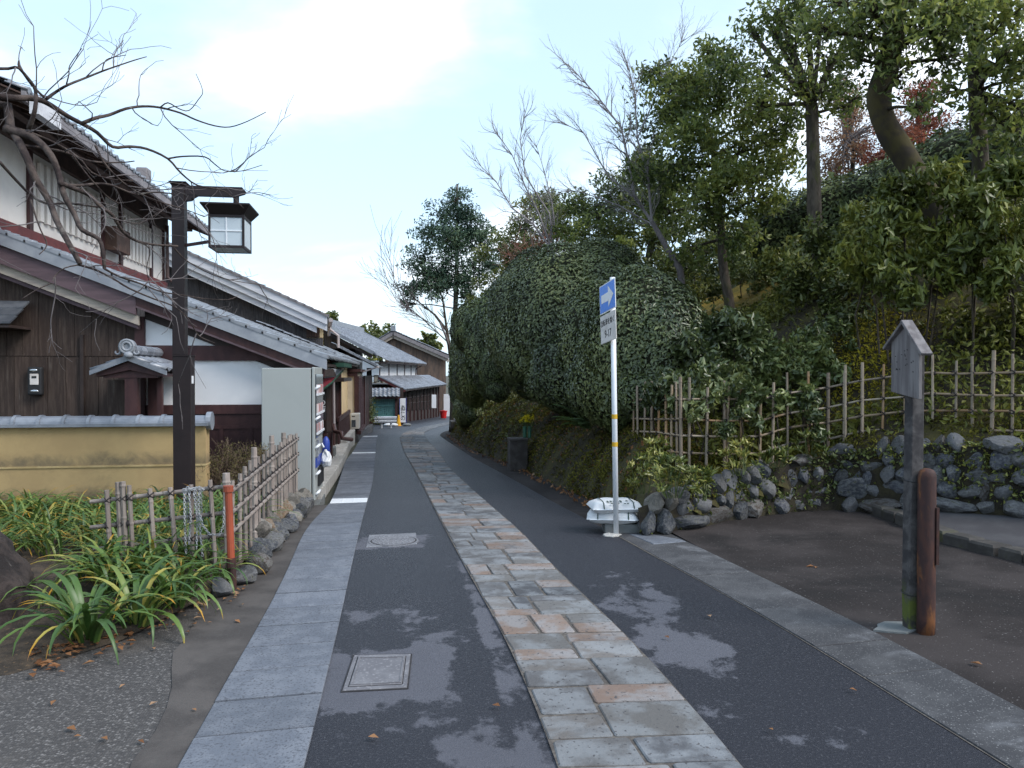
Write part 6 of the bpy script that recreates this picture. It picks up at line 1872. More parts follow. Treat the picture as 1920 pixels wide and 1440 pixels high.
# ================================================================== bare azalea clump behind the fence
sh = thing('azalea_shrub', 'twiggy half-bare clipped shrub between lamp post and vending machine', 'shrub', (-1.95, 9.85, gz(9.8)))
mb = MB(); tips = []
rr = random.Random(5)
for k in range(26):
    a = rr.uniform(0, 2 * math.pi); t = rr.uniform(.1, .75)
    d = Vector((math.cos(a) * t, math.sin(a) * t, 1))
    grow(mb, (-1.95 + rr.uniform(-.22, .22), 9.85 + rr.uniform(-.12, .12), gz(9.8)), d, .36, .009, 0, 3, rr, tips, spread=.55, up=.1, wob=.35, nseg=4, rmin=.0018, sides=(5, 4, 3, 3))
tips = [(p, d) for p, d in tips if (p.x + 1.95) ** 2 / .62 ** 2 + (p.y - 9.85) ** 2 / .5 ** 2 + max(0, p.z - gz(9.8) - .35) ** 2 / .48 ** 2 < 1.25]
mb.build('twigs', M['redtwig2'] if 'redtwig2' in M else M['twig'], sh)
P = np.array([tuple(p) for p, d in tips])
P = np.concatenate([P + NR.normal(0, .02, P.shape) for _ in range(3)])
leaf_cards('leaves', P, .024, M['leaf_azalea'], sh, asp=.5, seed=3)

# ================================================================== strap-leaf plants
def strap_mesh(seed, L, w, arch, nseg=9):
    rr = random.Random(seed)
    a0 = rr.uniform(1.05, 1.42); z = 0.; x = 0.
    V, along = [], []
    ang = a0
    for i in range(nseg + 1):
        t = i / nseg
        ww = w * (0.55 + .45 * min(1, t * 4)) * (1 - max(0, t - .55) / .46) ** .7 if t < 1 else .001
        fold = .22 * ww
        V += [(x, -ww / 2, z + fold), (x, 0, z), (x, ww / 2, z + fold)]
        along += [t] * 3
        ang = a0 - arch * (t ** 1.35) * 2.2
        x += math.cos(ang) * L / nseg; z += math.sin(ang) * L / nseg
    fs = []
    for i in range(nseg):
        b = i * 3
        fs += [(b, b + 1, b + 4, b + 3), (b + 1, b + 2, b + 5, b + 4)]
    return V, fs, along
def strap_me(seed, L, w, arch):
    V, fs, al = strap_mesh(seed, L, w, arch)
    me = bpy.data.meshes.new('strap_leaf'); me.from_pydata(V, [], fs)
    at = me.attributes.new('along', 'FLOAT', 'POINT'); at.data.foreach_set('value', al)
    me.materials.append(M['strap']); me.polygons.foreach_set('use_smooth', [True] * len(fs))
    return me
STR = [strap_me(i, R.uniform(.50, .80), R.uniform(.032, .046), R.uniform(.8, 1.4)) for i in range(16)]
nclump = 0
for px, py, n_, sc, lab in ((165, 1205, 40, 1.0, 'large green strap-leaf clump spilling onto the gravel, widest of the bed'), (255, 1180, 38, .95, 'strap-leaf clump right of the largest clump, below the grey fence'), (330, 1150, 34, .85, 'strap-leaf clump with yellow tips between the clump pair and the corner stones'),
                            (395, 1108, 20, .75, 'smallest strap-leaf clump, at the foot of the orange pipe'), (215, 1128, 30, .95, 'upright strap-leaf clump at the left foot of the grey fence'), (300, 1105, 26, .85, 'strap-leaf clump right under the middle of the grey fence')):
    c = G(px, py); c.z = bedz(c.x, c.y)
    cl = thing('strap_leaf_plant', lab, 'plant', tuple(c), 'strap-leaf clumps in front of the grey bamboo fence')
    for k in range(n_):
        a = R.uniform(0, 2 * math.pi); s = sc * R.uniform(.62, 1.0)
        rr_ = R.uniform(0, .10)
        inst(R.choice(STR), 'strap_leaf', cl, (c.x + math.cos(a) * rr_, c.y + math.sin(a) * rr_, c.z - .01), (R.uniform(-.12, .12), R.uniform(-.28, .35), a), (s, s, s * R.uniform(.85, 1.1)))
# the rest of the bed as one mass
V, Fs, AL = [], [], []
nb = 0
Vp = [strap_mesh(100 + i, R.uniform(.38, .6), R.uniform(.018, .026), R.uniform(.6, 1.3), 6) for i in range(12)]
Vp = [(np.array(v), np.array(f), np.array(a)) for v, f, a in Vp]
cnt = 0
while cnt < 230:
    x, y = R.uniform(-4.6, -1.4), R.uniform(5.3, 9.15)
    if not inpoly(x, y, bed): continue
    if x > -1.5 and y > 6 and R.random() < .4: continue
    if x < -2.25 and y < 6.3: continue
    cnt += 1
    for k in range(15):
        v, f, a = R.choice(Vp)
        an = R.uniform(0, 2 * math.pi); s = R.uniform(.7, 1.1) * (1.0 if y < 8.6 else .8)
        tl_ = R.uniform(-.25, .3)
        ct, st_ = math.cos(tl_), math.sin(tl_)
        xx = v[:, 0] * ct + v[:, 2] * st_; zz2 = -v[:, 0] * st_ + v[:, 2] * ct
        ca_, sa_ = math.cos(an), math.sin(an)
        W = np.stack([x + R.uniform(-.09, .09) + s * (xx * ca_ - v[:, 1] * sa_), y + R.uniform(-.09, .09) + s * (xx * sa_ + v[:, 1] * ca_), bedz(x, y) + s * zz2 * .9], 1)
        V.append(W); Fs.append(f + nb); AL.append(a + .12 * (y > 6.3) * R.random()); nb += len(W)
o = np_mesh('strap_leaf_bed', np.concatenate(V), np.concatenate(Fs), M['strap'], smooth=True, kind='stuff')
at = o.data.attributes.new('along', 'FLOAT', 'POINT'); at.data.foreach_set('value', np.concatenate(AL).astype(np.float32))
# fallen leaves around the bed
P = []
for k in range(380):
    t = R.random()
    px = 60 + 400 * t; py = 1235 - 150 * t + R.gauss(0, 20)
    c = G(px, py); P.append((c.x, c.y, c.z + .02))
for k in range(12):
    c = G(R.uniform(20, 500), R.uniform(1150, 1400)); P.append((c.x, c.y, c.z + .012))
leaf_cards('fallen_leaves', P, .048, M['leaf_dead'], nrm=np.tile([[0, 0, 1.]], (len(P), 1)), nbias=.85, asp=.55, kind='stuff', seed=9)
P = []
for k in range(9):
    c = [G(1445, 1375), G(1250, 1200), G(1519, 1066), G(1530, 1068), G(1330, 1160), G(930, 1330), G(700, 1390), G(1830, 1250), G(1600, 1300)][k]
    P.append((c.x, c.y, c.z + .02))
leaf_cards('road_leaves', P, .05, M['leaf_dead'], nrm=np.tile([[0, 0, 1.]], (len(P), 1)), nbias=.85, asp=.6, kind='stuff', seed=19)

# ================================================================== cherry tree on the left
ct = thing('cherry_tree', 'bare cherry tree with thick mossy trunk at the left frame edge', 'tree', (-2.62, 5.2, 0))
mb = MB()
rr = random.Random(4)
tp_ = [(-2.62, 5.2, -.15), (-2.65, 5.2, .02), (-2.71, 5.2, .25), (-2.80, 5.22, .5), (-2.90, 5.22, .75), (-2.92, 5.26, 1.1), (-3.1, 5.35, 1.7), (-3.22, 5.5, 2.3), (-3.18, 5.6, 2.8)]
tr_ = [.54, .48, .43, .37, .30, .27, .24, .2, .16]
tt_ = np.linspace(0, len(tp_) - 1, 34)
mb.tube([[float(np.interp(t, range(len(tp_)), [q[k] for q in tp_])) for k in range(3)] for t in tt_], [float(np.interp(t, range(len(tp_)), tr_)) * rr.uniform(.95, 1.05) for t in tt_], 30)
mb.v = [(x - .12 + .05 * math.sin(7 * z + 5 * y) * math.sin(9 * y + 3 * x) + R.uniform(-.022, .022), y + R.uniform(-.022, .022), z + R.uniform(-.02, .02)) for x, y, z in mb.v]
mb.build('trunk', M['trunk_bark'], ct, smooth=True)
br = MB(); tw = MB()
rr = random.Random(21)
def zc_(x, y): return (x / 3.13, 100 + y / 3.13)
def limb(zpts, Y0, Y1, r0, r1, ntw=1.0, start=None):
    pts = []
    n = len(zpts)
    for i, (x, y) in enumerate(zpts):
        Y = Y0 + (Y1 - Y0) * i / (n - 1) + rr.gauss(0, .04)
        pts.append(atY(*zc_(x, y), Y))
    if start is not None: pts = [Vector(start)] + pts
    # smooth
    sm = [pts[0]]
    for i in range(len(pts) - 1):
        p0 = pts[max(i - 1, 0)]; p1 = pts[i]; p2 = pts[i + 1]; p3 = pts[min(i + 2, len(pts) - 1)]
        for k in (1, 2, 3):
            t = k / 3
            sm.append(.5 * ((2 * p1) + (p2 - p0) * t + (2 * p0 - 5 * p1 + 4 * p2 - p3) * t * t + (3 * p1 - p0 - 3 * p2 + p3) * t ** 3))
    m = len(sm)
    r0 *= .84
    br.tube(sm, [r0 + (r1 - r0) * (i / (m - 1)) ** .8 for i in range(m)], 7)
    for i in range(2, m):
        if rr.random() < .14 * ntw:
            d = (sm[i] - sm[i - 1]).normalized()
            ax = Vector((rr.gauss(0, 1), rr.gauss(0, .7), rr.gauss(0, 1))); ax = (ax - d * ax.dot(d)).normalized()
            L = rr.uniform(.18, .48)
            grow(tw, sm[i], (d * .8 + ax).normalized(), L, .0048, 0, rr.choice((1, 1, 2, 2)), rr, [], spread=.6, up=.04, wob=.30, nseg=5, nch=(1, 2), lratio=(.5, .8), rmin=.0015, sides=(5, 4, 3, 3))
T0 = (-3.15, 5.6, 2.75)
limb([(-10, 300), (60, 430), (110, 520), (160, 620), (210, 740), (290, 870), (335, 990), (400, 1110), (470, 1235)], 5.7, 5.3, .040, .016, start=(-3.2, 5.7, 2.9))
limb([(30, 440), (120, 470), (210, 505), (300, 600), (345, 710), (375, 830), (440, 950), (480, 1035), (580, 1090), (605, 1180), (612, 1262)], 5.6, 5.4, .034, .011)
limb([(350, 760), (430, 790), (520, 830), (590, 900), (660, 950), (720, 1045), (800, 1100), (900, 1122), (1045, 1132)], 5.5, 6.3, .022, .008)
limb([(-20, 250), (80, 262), (170, 262), (240, 275), (300, 305), (400, 370), (480, 412), (570, 465), (660, 548), (760, 547), (860, 560), (985, 618), (1060, 700), (1160, 775), (1320, 810), (1430, 910)], 5.6, 6.6, .030, .004)
limb([(480, 412), (560, 380), (640, 362), (740, 325), (840, 311), (940, 318), (1060, 350), (1150, 390), (1260, 425), (1350, 432), (1450, 400), (1560, 345)], 5.8, 6.6, .017, .003)
limb([(985, 618), (1070, 605), (1200, 607), (1260, 650), (1320, 690), (1420, 690), (1540, 655)], 6.2, 6.5, .009, .0025)
limb([(940, 318), (985, 290), (1050, 325), (1110, 335), (1165, 270), (1190, 220), (1150, 120)], 6.1, 6.3, .007, .0022)
limb([(170, 440), (205, 330), (207, 215), (160, 140), (112, 80), (110, 45)], 5.5, 5.4, .020, .005)
limb([(-30, 90), (50, 90), (112, 88), (190, 190), (260, 260)], 5.3, 5.6, .012, .008)
limb([(275, 265), (330, 225), (400, 185), (500, 145), (600, 105), (700, 70), (790, 40), (860, 20)], 5.5, 6.0, .014, .003)
limb([(390, 180), (405, 120), (410, 70), (480, -30)], 5.6, 5.7, .006, .0025)
limb([(600, 105), (610, 60), (640, 30), (740, 10)], 5.8, 5.8, .006, .0025)
limb([(130, 540), (250, 555), (380, 580), (500, 625), (600, 640), (720, 640), (790, 632)], 5.5, 6.0, .013, .004)
limb([(0, 640), (90, 740), (180, 830), (270, 880), (400, 880), (480, 890), (600, 905)], 5.4, 5.9, .012, .006)
limb([(370, 770), (470, 775), (560, 765), (640, 770), (720, 800), (800, 828), (900, 815), (1010, 823)], 5.6, 6.2, .013, .005)
limb([(560, 540), (610, 640), (690, 730), (780, 800), (880, 850), (1000, 890), (1100, 920), (1200, 960)], 5.8, 6.3, .011, .003)
limb([(180, 860), (210, 960), (240, 1040), (275, 1125), (230, 1180)], 5.3, 5.2, .008, .003)
limb([(460, 1240), (560, 1270), (660, 1320), (760, 1380), (900, 1440), (1010, 1480), (1090, 1540), (1130, 1600), (1170, 1660), (1260, 1700)], 5.4, 6.0, .010, .003)
limb([(610, 1262), (700, 1310), (820, 1350), (950, 1400), (1080, 1420), (1200, 1440), (1340, 1445), (1400, 1420)], 5.4, 6.2, .009, .0025)
limb([(1020, 1140), (1100, 1220), (1250, 1300), (1400, 1340), (1560, 1360)], 6.2, 6.6, .007, .0025)
limb([(800, 1100), (880, 1150), (860, 1260), (880, 1360)], 5.9, 6.0, .006, .0025)
limb([(470, 1240), (380, 1260), (320, 1310), (310, 1340)], 5.3, 5.1, .006, .0025)
limb([(300, 1350), (210, 1390), (130, 1440)], 5.1, 4.9, .005, .002)
limb([(60, 430), (190, 470), (330, 530), (460, 610), (540, 700), (660, 740), (780, 745)], 5.6, 6.1, .012, .004)
limb([(430, 600), (500, 700), (580, 790), (640, 850), (700, 880)], 5.7, 6.0, .008, .003)
limb([(640, 960), (720, 985), (820, 1000), (900, 955), (990, 895)], 5.8, 6.2, .007, .0025)
br.build('branch', M['cherry_bark'], ct, smooth=True)
tw.build('twigs', M['twig'], ct, smooth=True, kind='stuff')
# overhead twigs entering at the very top left
# ================================================================== one-way sign
b = G(1155.5, 1004)
DS = (b - EYE).dot(FWD)
sp = thing('traffic_sign', 'white pole with blue one-way arrow plate and bicycle exception plate', 'traffic sign', (b.x, b.y, b.z))
tp = atD(1148.5, 520, DS)
pt = lambda z: b.lerp(tp, (z - b.z) / (tp.z - b.z))
rp_ = .026
MB().tube([b - Vector((0, 0, .05)), tp], rp_, 14).build('pole', M['white'], sp, smooth=True)
for py in (781, 833):
    z = atD(1153, py, DS).z
    MB().tube([pt(z - .022), pt(z + .022)], rp_ + .0015, 14).build('yellow_band', M['yellow'], sp)
mb = MB().lathe([(.10, -.02), (.09, .012), (.04, .026)], (b.x - .03, b.y, b.z), 7)
mb.v = [(x + R.uniform(-.025, .02), y + R.uniform(-.02, .02), z + R.uniform(-.006, .004)) for x, y, z in mb.v]
mb.build('footing', M['kerbstone'], sp)
fh = Vector((FWD.x, FWD.y, 0)).normalized()
ca_ = .213
e1 = (RGT * ca_ - fh * math.sqrt(1 - ca_ ** 2) + Vector((0, 0, .10))).normalized()
nn = e1.cross(Vector((0, 0, 1))).normalized()
if nn.dot(EYE - tp) < 0: nn = -nn
e2 = nn.cross(e1).normalized()
if e2.z < 0: e2 = -e2
def plate(cx, cy, w, h, m_b, m_f, nm, rim=.012):
    c = atD(cx, cy, DS) + nn * (rp_ + .012)
    MB().obox(c, e1, e2, nn, w / 2, h / 2, .003).build(nm, m_b, sp)
    f = sp.children[-1]
    MB().obox(c + nn * .004, e1, e2, nn, w / 2 - rim, h / 2 - rim, .001).build(nm + '_face', m_f, f)
    return c + nn * .0055, f
cB, fB = plate(1146, 557, .45, .285, M['signwhite'], M['bluesign'], 'arrow_plate', .010)
ar = [(-.17, -.042), (.035, -.042), (.035, -.105), (.185, .0), (.035, .105), (.035, .042), (-.17, .042)]
MB().prism([cB + e1 * x + e2 * y for x, y in ar], nn * .0012).build('arrow', M['signwhite'], fB)
cW, fW = plate(1147.5, 614, .44, .28, M['signgrey'], M['signgrey'], 'exception_plate', .004)
text('lettering', '自転車を除く', .068, M['black'], fW, cW + e2 * .055, e1, e2)
text('lettering', '9-17', .105, M['black'], fW, cW - e2 * .06, e1, e2, spacing=1)
for z in (cB.z, cW.z):
    MB().tube([pt(z - .02), pt(z + .02)], rp_ + .007, 12).build('clamp', M['chrome'], sp)
# ================================================================== sacks on a block
def pillow(c, ax, ay, hx, hy, hz_, seed):
    rr = random.Random(seed)
    nx, ny = 18, 14
    V, Fs = [], []
    ph = [rr.uniform(0, 6) for _ in range(4)]
    for sgn in (1, -1):
        for j in range(ny + 1):
            for i in range(nx + 1):
                u, v = i / nx * 2 - 1, j / ny * 2 - 1
                t = max(0, (1 - u ** 4)) ** .36 * max(0, (1 - v ** 4)) ** .36
                pinch = 1 - .07 * (abs(v) ** 3) * (1 - abs(u) ** 6)
                wz = (t * (1 + .10 * math.sin(3 * u + ph[0]) * math.sin(2.4 * v + ph[1]) + .07 * math.sin(7 * u + 3 * v + ph[2]))) * hz_ * (1 if sgn > 0 else .75)
                V.append(Vector(c) + Vector(ax) * (u * hx) + Vector(ay) * (v * hy * pinch) + Vector((0, 0, sgn * wz)))
        o = (nx + 1) * (ny + 1) * (0 if sgn > 0 else 1)
        for j in range(ny):
            for i in range(nx):
                q = o + j * (nx + 1) + i
                Fs.append((q, q + 1, q + nx + 2, q + nx + 1) if sgn > 0 else (q + nx + 1, q + nx + 2, q + 1, q))
    return MB().add(V, Fs)
pb = G(1164, 1004)
db = (pb - EYE).dot(FWD) + .25
blk = atD(1170, 992, db)
o = MB().obox((blk.x - .02, blk.y, gz(blk.y) + .045), RGT, fh, (0, 0, 1), .19, .15, .05).build('concrete_block', M['block'], bevel=.008)
tagp(o, 'grey concrete block under the two white sacks behind the sign pole', 'block')
zt_blk = gz(blk.y) + .095
for k, (px, py, lab) in enumerate(((1148, 972, 'lower white sandbag lying on the grey block'), (1152, 953, 'upper white sandbag with green printing on top of the pile'))):
    c = atD(px, py, db)
    c.z = zt_blk + .05 + k * .104
    rot = (-.12, .10)[k]
    ax = (RGT * math.cos(rot) + fh * math.sin(rot)); ay = Vector((0, 0, 1)).cross(ax)
    sk = thing('sandbag', lab, 'sandbag', tuple(c), 'white sandbags stacked behind the sign pole')
    pillow(c, ax, ay, .255, .19, .070, 3 + k).build('sack', M['sack'], sk, smooth=True)
    for f in (-.62, .68):
        pts = []
        for i in range(11):
            v = -1 + 2 * i / 10
            t = max(0, 1 - f ** 4) ** .36 * max(0, 1 - v ** 4) ** .36
            pts.append(c + ax * (f * .232) + ay * (v * .19) + Vector((0, 0, .073 * t + .004)))
        MB().tube(pts, .005, 4).build('green_stripe', M['inkgreen'], sk)
    for r_ in range(3):
        for i in range(7):
            u, v = -.42 + i * .14, -.45 + r_ * .16 - (.4 if k else 0)
            if R.random() < .2: continue
            t = max(0, 1 - u ** 4) ** .36 * max(0, 1 - v ** 4) ** .36
            p = c + ax * (u * .232) + ay * (v * .2) + Vector((0, 0, .071 * t + .004))
            MB().obox(p, ax, ay, (0, 0, 1), .010, .007, .003).build('printed_mark', M['inkgreen'], sk)
    pts = [c + ax * (u * .224) - ay * .187 + Vector((0, 0, .0)) for u in np.linspace(-1, 1, 8)]
    MB().tube(pts, .007, 4).build('seam', M['whiteplastic'], sk)

# ================================================================== rubble stone wall
sw = thing('stone_wall', 'low rubble stone retaining wall under the tan bamboo fence', 'wall', (4.3, 7.98, 0))
wl_pts = []
for a, b_ in zip(WALL[:-4], WALL[1:-3]):
    L = math.dist(a, b_)
    for t in np.arange(0, 1, .02 / L): wl_pts.append((a[0] + (b_[0] - a[0]) * t, a[1] + (b_[1] - a[1]) * t))
acc = 0.; prev = wl_pts[0]
row_next = [0., .1, .18, .05, .12]
dist = 0.
def drive_z(x, y):
    z = gz(min(y, 6)) + .02 * min(1, max(0, x - 2.6)) + .014 * max(0, x - 3)
    if x > kerb_x(y): z += .07 + .06 * (x - kerb_x(y))
    return z
nst = 0
for k in range(1, len(wl_pts)):
    x, y = wl_pts[k]
    dist += math.dist(prev, wl_pts[k]); prev = wl_pts[k]
    zb0 = drive_z(x, y); H = float(Wh(x)) - zb0 + .10
    nrow = max(1, min(5, round(H / .155)))
    for r_ in range(nrow):
        if dist >= row_next[r_]:
            w = min(.42, .13 + R.expovariate(1 / .085)) * (1.15 if r_ == 0 else .95)
            if R.random() < .16: row_next[r_] = dist + w * .8; continue
            h = H / nrow * R.uniform(.92, 1.2)
            yn = wl_pts[min(k + 5, len(wl_pts) - 1)]
            ang = math.atan2(yn[1] - y, yn[0] - x)
            c = (x + math.cos(ang) * w / 2, y + math.sin(ang) * w / 2 + .05 + R.uniform(-.02, .05) + r_ * .035, zb0 + (r_ + .48) * H / nrow)
            inst(R.choice(ROCKS if x > 2.9 or R.random() < .6 else ROCKB), 'wall_stone', sw, c, (R.uniform(-.35, .35), R.uniform(-.3, .3), ang + R.uniform(-.25, .25)), (w * .66, R.uniform(.12, .16), h * .74))
            row_next[r_] = dist + w * R.uniform(.92, 1.08); nst += 1
    for r_ in range(nrow, 5): row_next[r_] = max(row_next[r_], dist)
# earth packed behind the stones
V, Fs = [], []
for i in range(0, len(wl_pts), 4):
    x, y = wl_pts[i]; z0 = drive_z(x, y); z1_ = float(Wh(x)) + .02
    for t in range(5):
        V.append((x + R.uniform(-.015, .015), y - .035 + .03 * t + R.uniform(-.02, .02), z0 - .1 + (z1_ - z0 + .1) * t / 4))
nr = len(V) // 5
Fs = [(i * 5 + t, i * 5 + 5 + t, i * 5 + 6 + t, i * 5 + 1 + t) for i in range(nr - 1) for t in range(4)]
MB().add(V, Fs).build('packed_earth', M['darkearth'], sw, smooth=True)
inst(ROCKS[3], 'loose_stone', sw, tuple(G(1880, 955) + Vector((0, 0, .12))), (0, .1, .4), (.17, .11, .085), label='pale loose stone at the wall foot near the frame edge')

# ================================================================== tan bamboo fence
fr_ = thing('bamboo_fence', 'tan bamboo lattice fence above the rubble wall on the right', 'fence', tuple(atD(1277, 868, 8.4)))
lash = MB()
S1 = [(1186, 10.9), (1277, 9.0)]
def fd(px):
    return float(np.interp(px, [1186, 1277, 1480, 1552, 1700, 1745, 1960], [10.2, 8.4, 8.75, 8.9, 8.6, 8.45, 7.5]))
def fbase(px):
    return float(np.interp(px, [1186, 1277, 1424, 1480, 1552, 1615, 1655, 1745, 1860, 1960], [850, 868, 868, 852, 842, 829, 825, 820, 826, 832]))
RH = (.70, .47, .30, .11)
poles = [(1190, 0), (1199, 0), (1210, 0), (1220, 0), (1233, 0), (1247, 0), (1259, 0), (1268, 0), (1277, 1), (1295, 0), (1326, 0), (1358, 0), (1361, 0), (1390, 0), (1424, 1), (1447, 0), (1480, 0), (1517, 0), (1552, 1), (1583, 0), (1586, 0), (1615, 1), (1655, 0), (1695, 0), (1700, 0), (1750, 0), (1789, 0), (1822, 0), (1859, 1), (1899, 0), (1938, 0)]
for px, big in poles:
    d = fd(px)
    q = atD(px + R.uniform(-3, 3), fbase(px), d); p = atD(px + R.uniform(-2, 2), 0, d)
    p = q + Vector((R.uniform(-.02, .02), R.uniform(-.01, .01), .86 + R.uniform(-.03, .08)))
    q.z -= .25
    pole(q, p, R.uniform(.0125, .0165) * (1.3 if big else 1), M['bamboo_tan'], fr_)
seg_px = [1186, 1230, 1277, 1340, 1424, 1480, 1552, 1615, 1700, 1745, 1800, 1860, 1960]
for h in RH:
    prevp = None
    pts = []
    for px in seg_px:
        q = atD(px, fbase(px), fd(px)); q.z += h + R.uniform(-.012, .012)
        pts.append(q + fh * .03)
    for a, b_ in ((0, 2), (2, 5), (4, 8), (8, 12)):
        P_ = pts[a:b_ + 1]
        o = MB().tube(P_, [R.uniform(.0105, .013)] * len(P_), 7).build('bamboo_rail', M['bamboo_tan'], fr_)
for px, big in poles:
    for h in RH:
        q = atD(px, fbase(px), fd(px)); q.z += h
        lashing(q + fh * .012, .029)
lash.build('rope_lashings', M['rope'], fr_, kind='stuff')

# ================================================================== wooden notice post and rusty bollard
wb = G(1708, 1181)
DW = (wb - EYE).dot(FWD)
ws = thing('wooden_signpost', 'silvered wooden notice board with little gable roof on a mossy post', 'sign', (wb.x, wb.y, wb.z))
tpw = atD(1716, 640, DW)
mb = MB()
axw = (tpw - wb)
P_ = [wb - Vector((0, 0, .05)), wb.lerp(tpw, .12), wb.lerp(tpw, .45), wb.lerp(tpw, .75), tpw]
ca_ = .03
ew = (RGT * ca_ - fh * math.sqrt(1 - ca_ ** 2)).normalized()
ew = (ew + Vector((0, 0, -.12))).normalized()
nw = ew.cross(Vector((0, 0, 1))).normalized()
if nw.dot(EYE - tpw) < 0: nw = -nw
hw_ = .043
V = []
for i, p in enumerate(P_):
    s = (.85, .95, 1, 1, 1)[i]
    for a, b_ in ((-1, -1), (1, -1), (1, 1), (-1, 1)):
        V.append(p + ew * a * hw_ * s + nw * b_ * hw_ * s * .9 + Vector((R.uniform(-.002, .002), R.uniform(-.002, .002), 0)))
fs = [(3, 2, 1, 0)] + [(i * 4 + k, i * 4 + (k + 1) % 4, i * 4 + 4 + (k + 1) % 4, i * 4 + 4 + k) for i in range(4) for k in range(4)] + [(16, 17, 18, 19)]
po = MB().add(V, fs).build('post', M['post'], ws, bevel=.006, origin=(wb.x, wb.y, wb.z))
bl_t, br_b = atD(1688, 645, DW), atD(1737, 752, DW)
cb = atD(1713, 694, DW - .05) + nw * .045
bw_, bh_ = .155, .152
gab = .085
pts2 = [(-bw_, -bh_), (bw_, -bh_), (bw_, bh_), (0, bh_ + gab + .02), (-bw_, bh_)]
MB().prism([cb + ew * x + Vector((0, 0, y)) - nw * .011 for x, y in pts2], nw * .022).build('board', M['greywood'], ws, bevel=.004)
for sd in (-1, 1):
    a = cb + Vector((0, 0, bh_ + gab + .05)); e = cb + ew * (sd * (bw_ + .055)) + Vector((0, 0, bh_ - .035))
    d = (e - a).normalized(); n = nw.cross(d).normalized()
    if n.z < 0: n = -n
    MB().obox((a + e) / 2 + n * .003 * sd, d, nw, n, (e - a).length / 2 + .008, .034, .009).build('roof_board', M['greywood'], ws, bevel=.003)
for k in range(17):
    u, v = R.uniform(-.11, .11), R.uniform(-.07, .13)
    MB().obox(cb + ew * u + Vector((0, 0, v)) + nw * .0115, ew, (0, 0, 1), nw, .004, .003, .0015).build('nail_mark', M['black'], ws)
for f in (.13, .52):
    p = wb.lerp(tpw, f)
    ring = [p + (ew * math.cos(t) * 1.35 + nw * math.sin(t) * 1.3) * hw_ * 1.03 for t in np.linspace(0, 2 * math.pi, 13)]
    MB().tube(ring, .003, 4, False).build('binding_wire', M['vend_dark'], ws)
c = G(1668, 1180)
fp = []
for k in range(11):
    t = 2 * math.pi * k / 11
    fp.append((c.x + .06 + math.cos(t) * .17 * R.uniform(.75, 1.15), c.y + math.sin(t) * .10 * R.uniform(.75, 1.15), .004))
tagp(MB().slab(fp, -.02, .009, .003).build('concrete_footing', M['block']), 'rough concrete footing at the mossy wooden post', 'footing')
rb_ = G(1736, 1189)
DRB = (rb_ - EYE).dot(FWD)
bo = thing('bollard', 'round-topped rusty iron bollard beside the wooden notice post', 'bollard', (rb_.x, rb_.y, rb_.z))
tz = atD(1736, 878, DRB).z - rb_.z
rB = .050
MB().lathe([(rB + .002, -.05), (rB, .1), (rB, tz - .05), (rB * .93, tz - .025), (rB * .72, tz - .008), (rB * .35, tz), (.003, tz + .001)], tuple(rb_), 20).build('shaft', M['rust'], bo, smooth=True)
pz = rb_.z + tz * .77
MB().obox(rb_ + RGT * (rB * .8) - fh * .03 + Vector((0, 0, tz * .60)), RGT, fh, (0, 0, 1), .008, .02, tz * .17).build('side_lug', M['rust'], bo)

# ================================================================== stone pillar with flowers
pb = G(973, 882)
sx_ = .175
sp2 = thing('stone_pillar', 'dark square stone pillar at the foot of the mossy bank', 'pillar', (pb.x, pb.y + .15, pb.z))
tzp = atY(973, 822, pb.y).z
MB().box(pb.x - sx_, pb.x + sx_, pb.y, pb.y + .34, pb.z - .05, tzp - .05).build('shaft', M['darkstone'], sp2, bevel=.015)
MB().box(pb.x - sx_ - .012, pb.x + sx_ + .012, pb.y - .012, pb.y + .352, tzp - .049, tzp).build('cap', M['darkstone'], sp2, bevel=.012)
for k, (px, lab) in enumerate(((984, 'green flower tube with yellow chrysanthemums, left one on the stone pillar'), (993, 'green flower tube with yellow chrysanthemums, right one against the mossy bank'))):
    c = atY(px, 820, pb.y + .14); c.z = tzp
    fv = thing('flower_vase', lab, 'vase', tuple(c), 'flower tubes on the stone pillar')
    MB().lathe([(.03, 0), (.036, .01), (.04, .22), (.034, .225)], tuple(c), 12).build('tube', M['vase'], fv)
    mb = MB(); Pf = []
    for i in range(9):
        a = R.uniform(0, 6.28); q = c + Vector((math.cos(a) * R.uniform(.02, .10), math.sin(a) * R.uniform(.02, .08), R.uniform(.30, .42)))
        mb.tube([c + Vector((0, 0, .2)), q], .004, 4); Pf.append(q)
    mb.build('stems', M['stem'], fv)
    for q in Pf:
        pp_ = np.array([tuple(q)] * 22) + NR.normal(0, .017, (22, 3))
        leaf_cards('blossom', pp_, .034, M['flower'], fv, asp=.5, seed=int(q.x * 1e4) % 999)
    pl = np.array([tuple(c + Vector((R.gauss(0, .06), R.gauss(0, .05), .25 + R.gauss(0, .04)))) for _ in range(30)])
    leaf_cards('leaves', pl, .06, M['fern'], fv, seed=k)
# white bag on the dark kerb at the bend
c = atY(858.5, 792, 30.5)
pbk = MB().obox(c + Vector((-.02, .3, -.09)), (1, 0, 0), (0, 1, 0), (0, 0, 1), .26, .5, .14).build('kerb_block', M['darkstone'], bevel=.02)
tagp(pbk, 'dark stone kerb block at the foot of the bank by the bend', 'block')
mb = MB().lathe([(.08, 0), (.13, .06), (.12, .18), (.06, .28), (.08, .33), (.02, .36)], (c.x, c.y + .12, c.z + .05), 10)
mb.v = [(x + R.uniform(-.02, .02), y + R.uniform(-.02, .02), z) for x, y, z in mb.v]
tagp(mb.build('rubbish_bag', M['whiteplastic'], smooth=True), 'white knotted bag on the dark kerb block by the bend', 'bag')

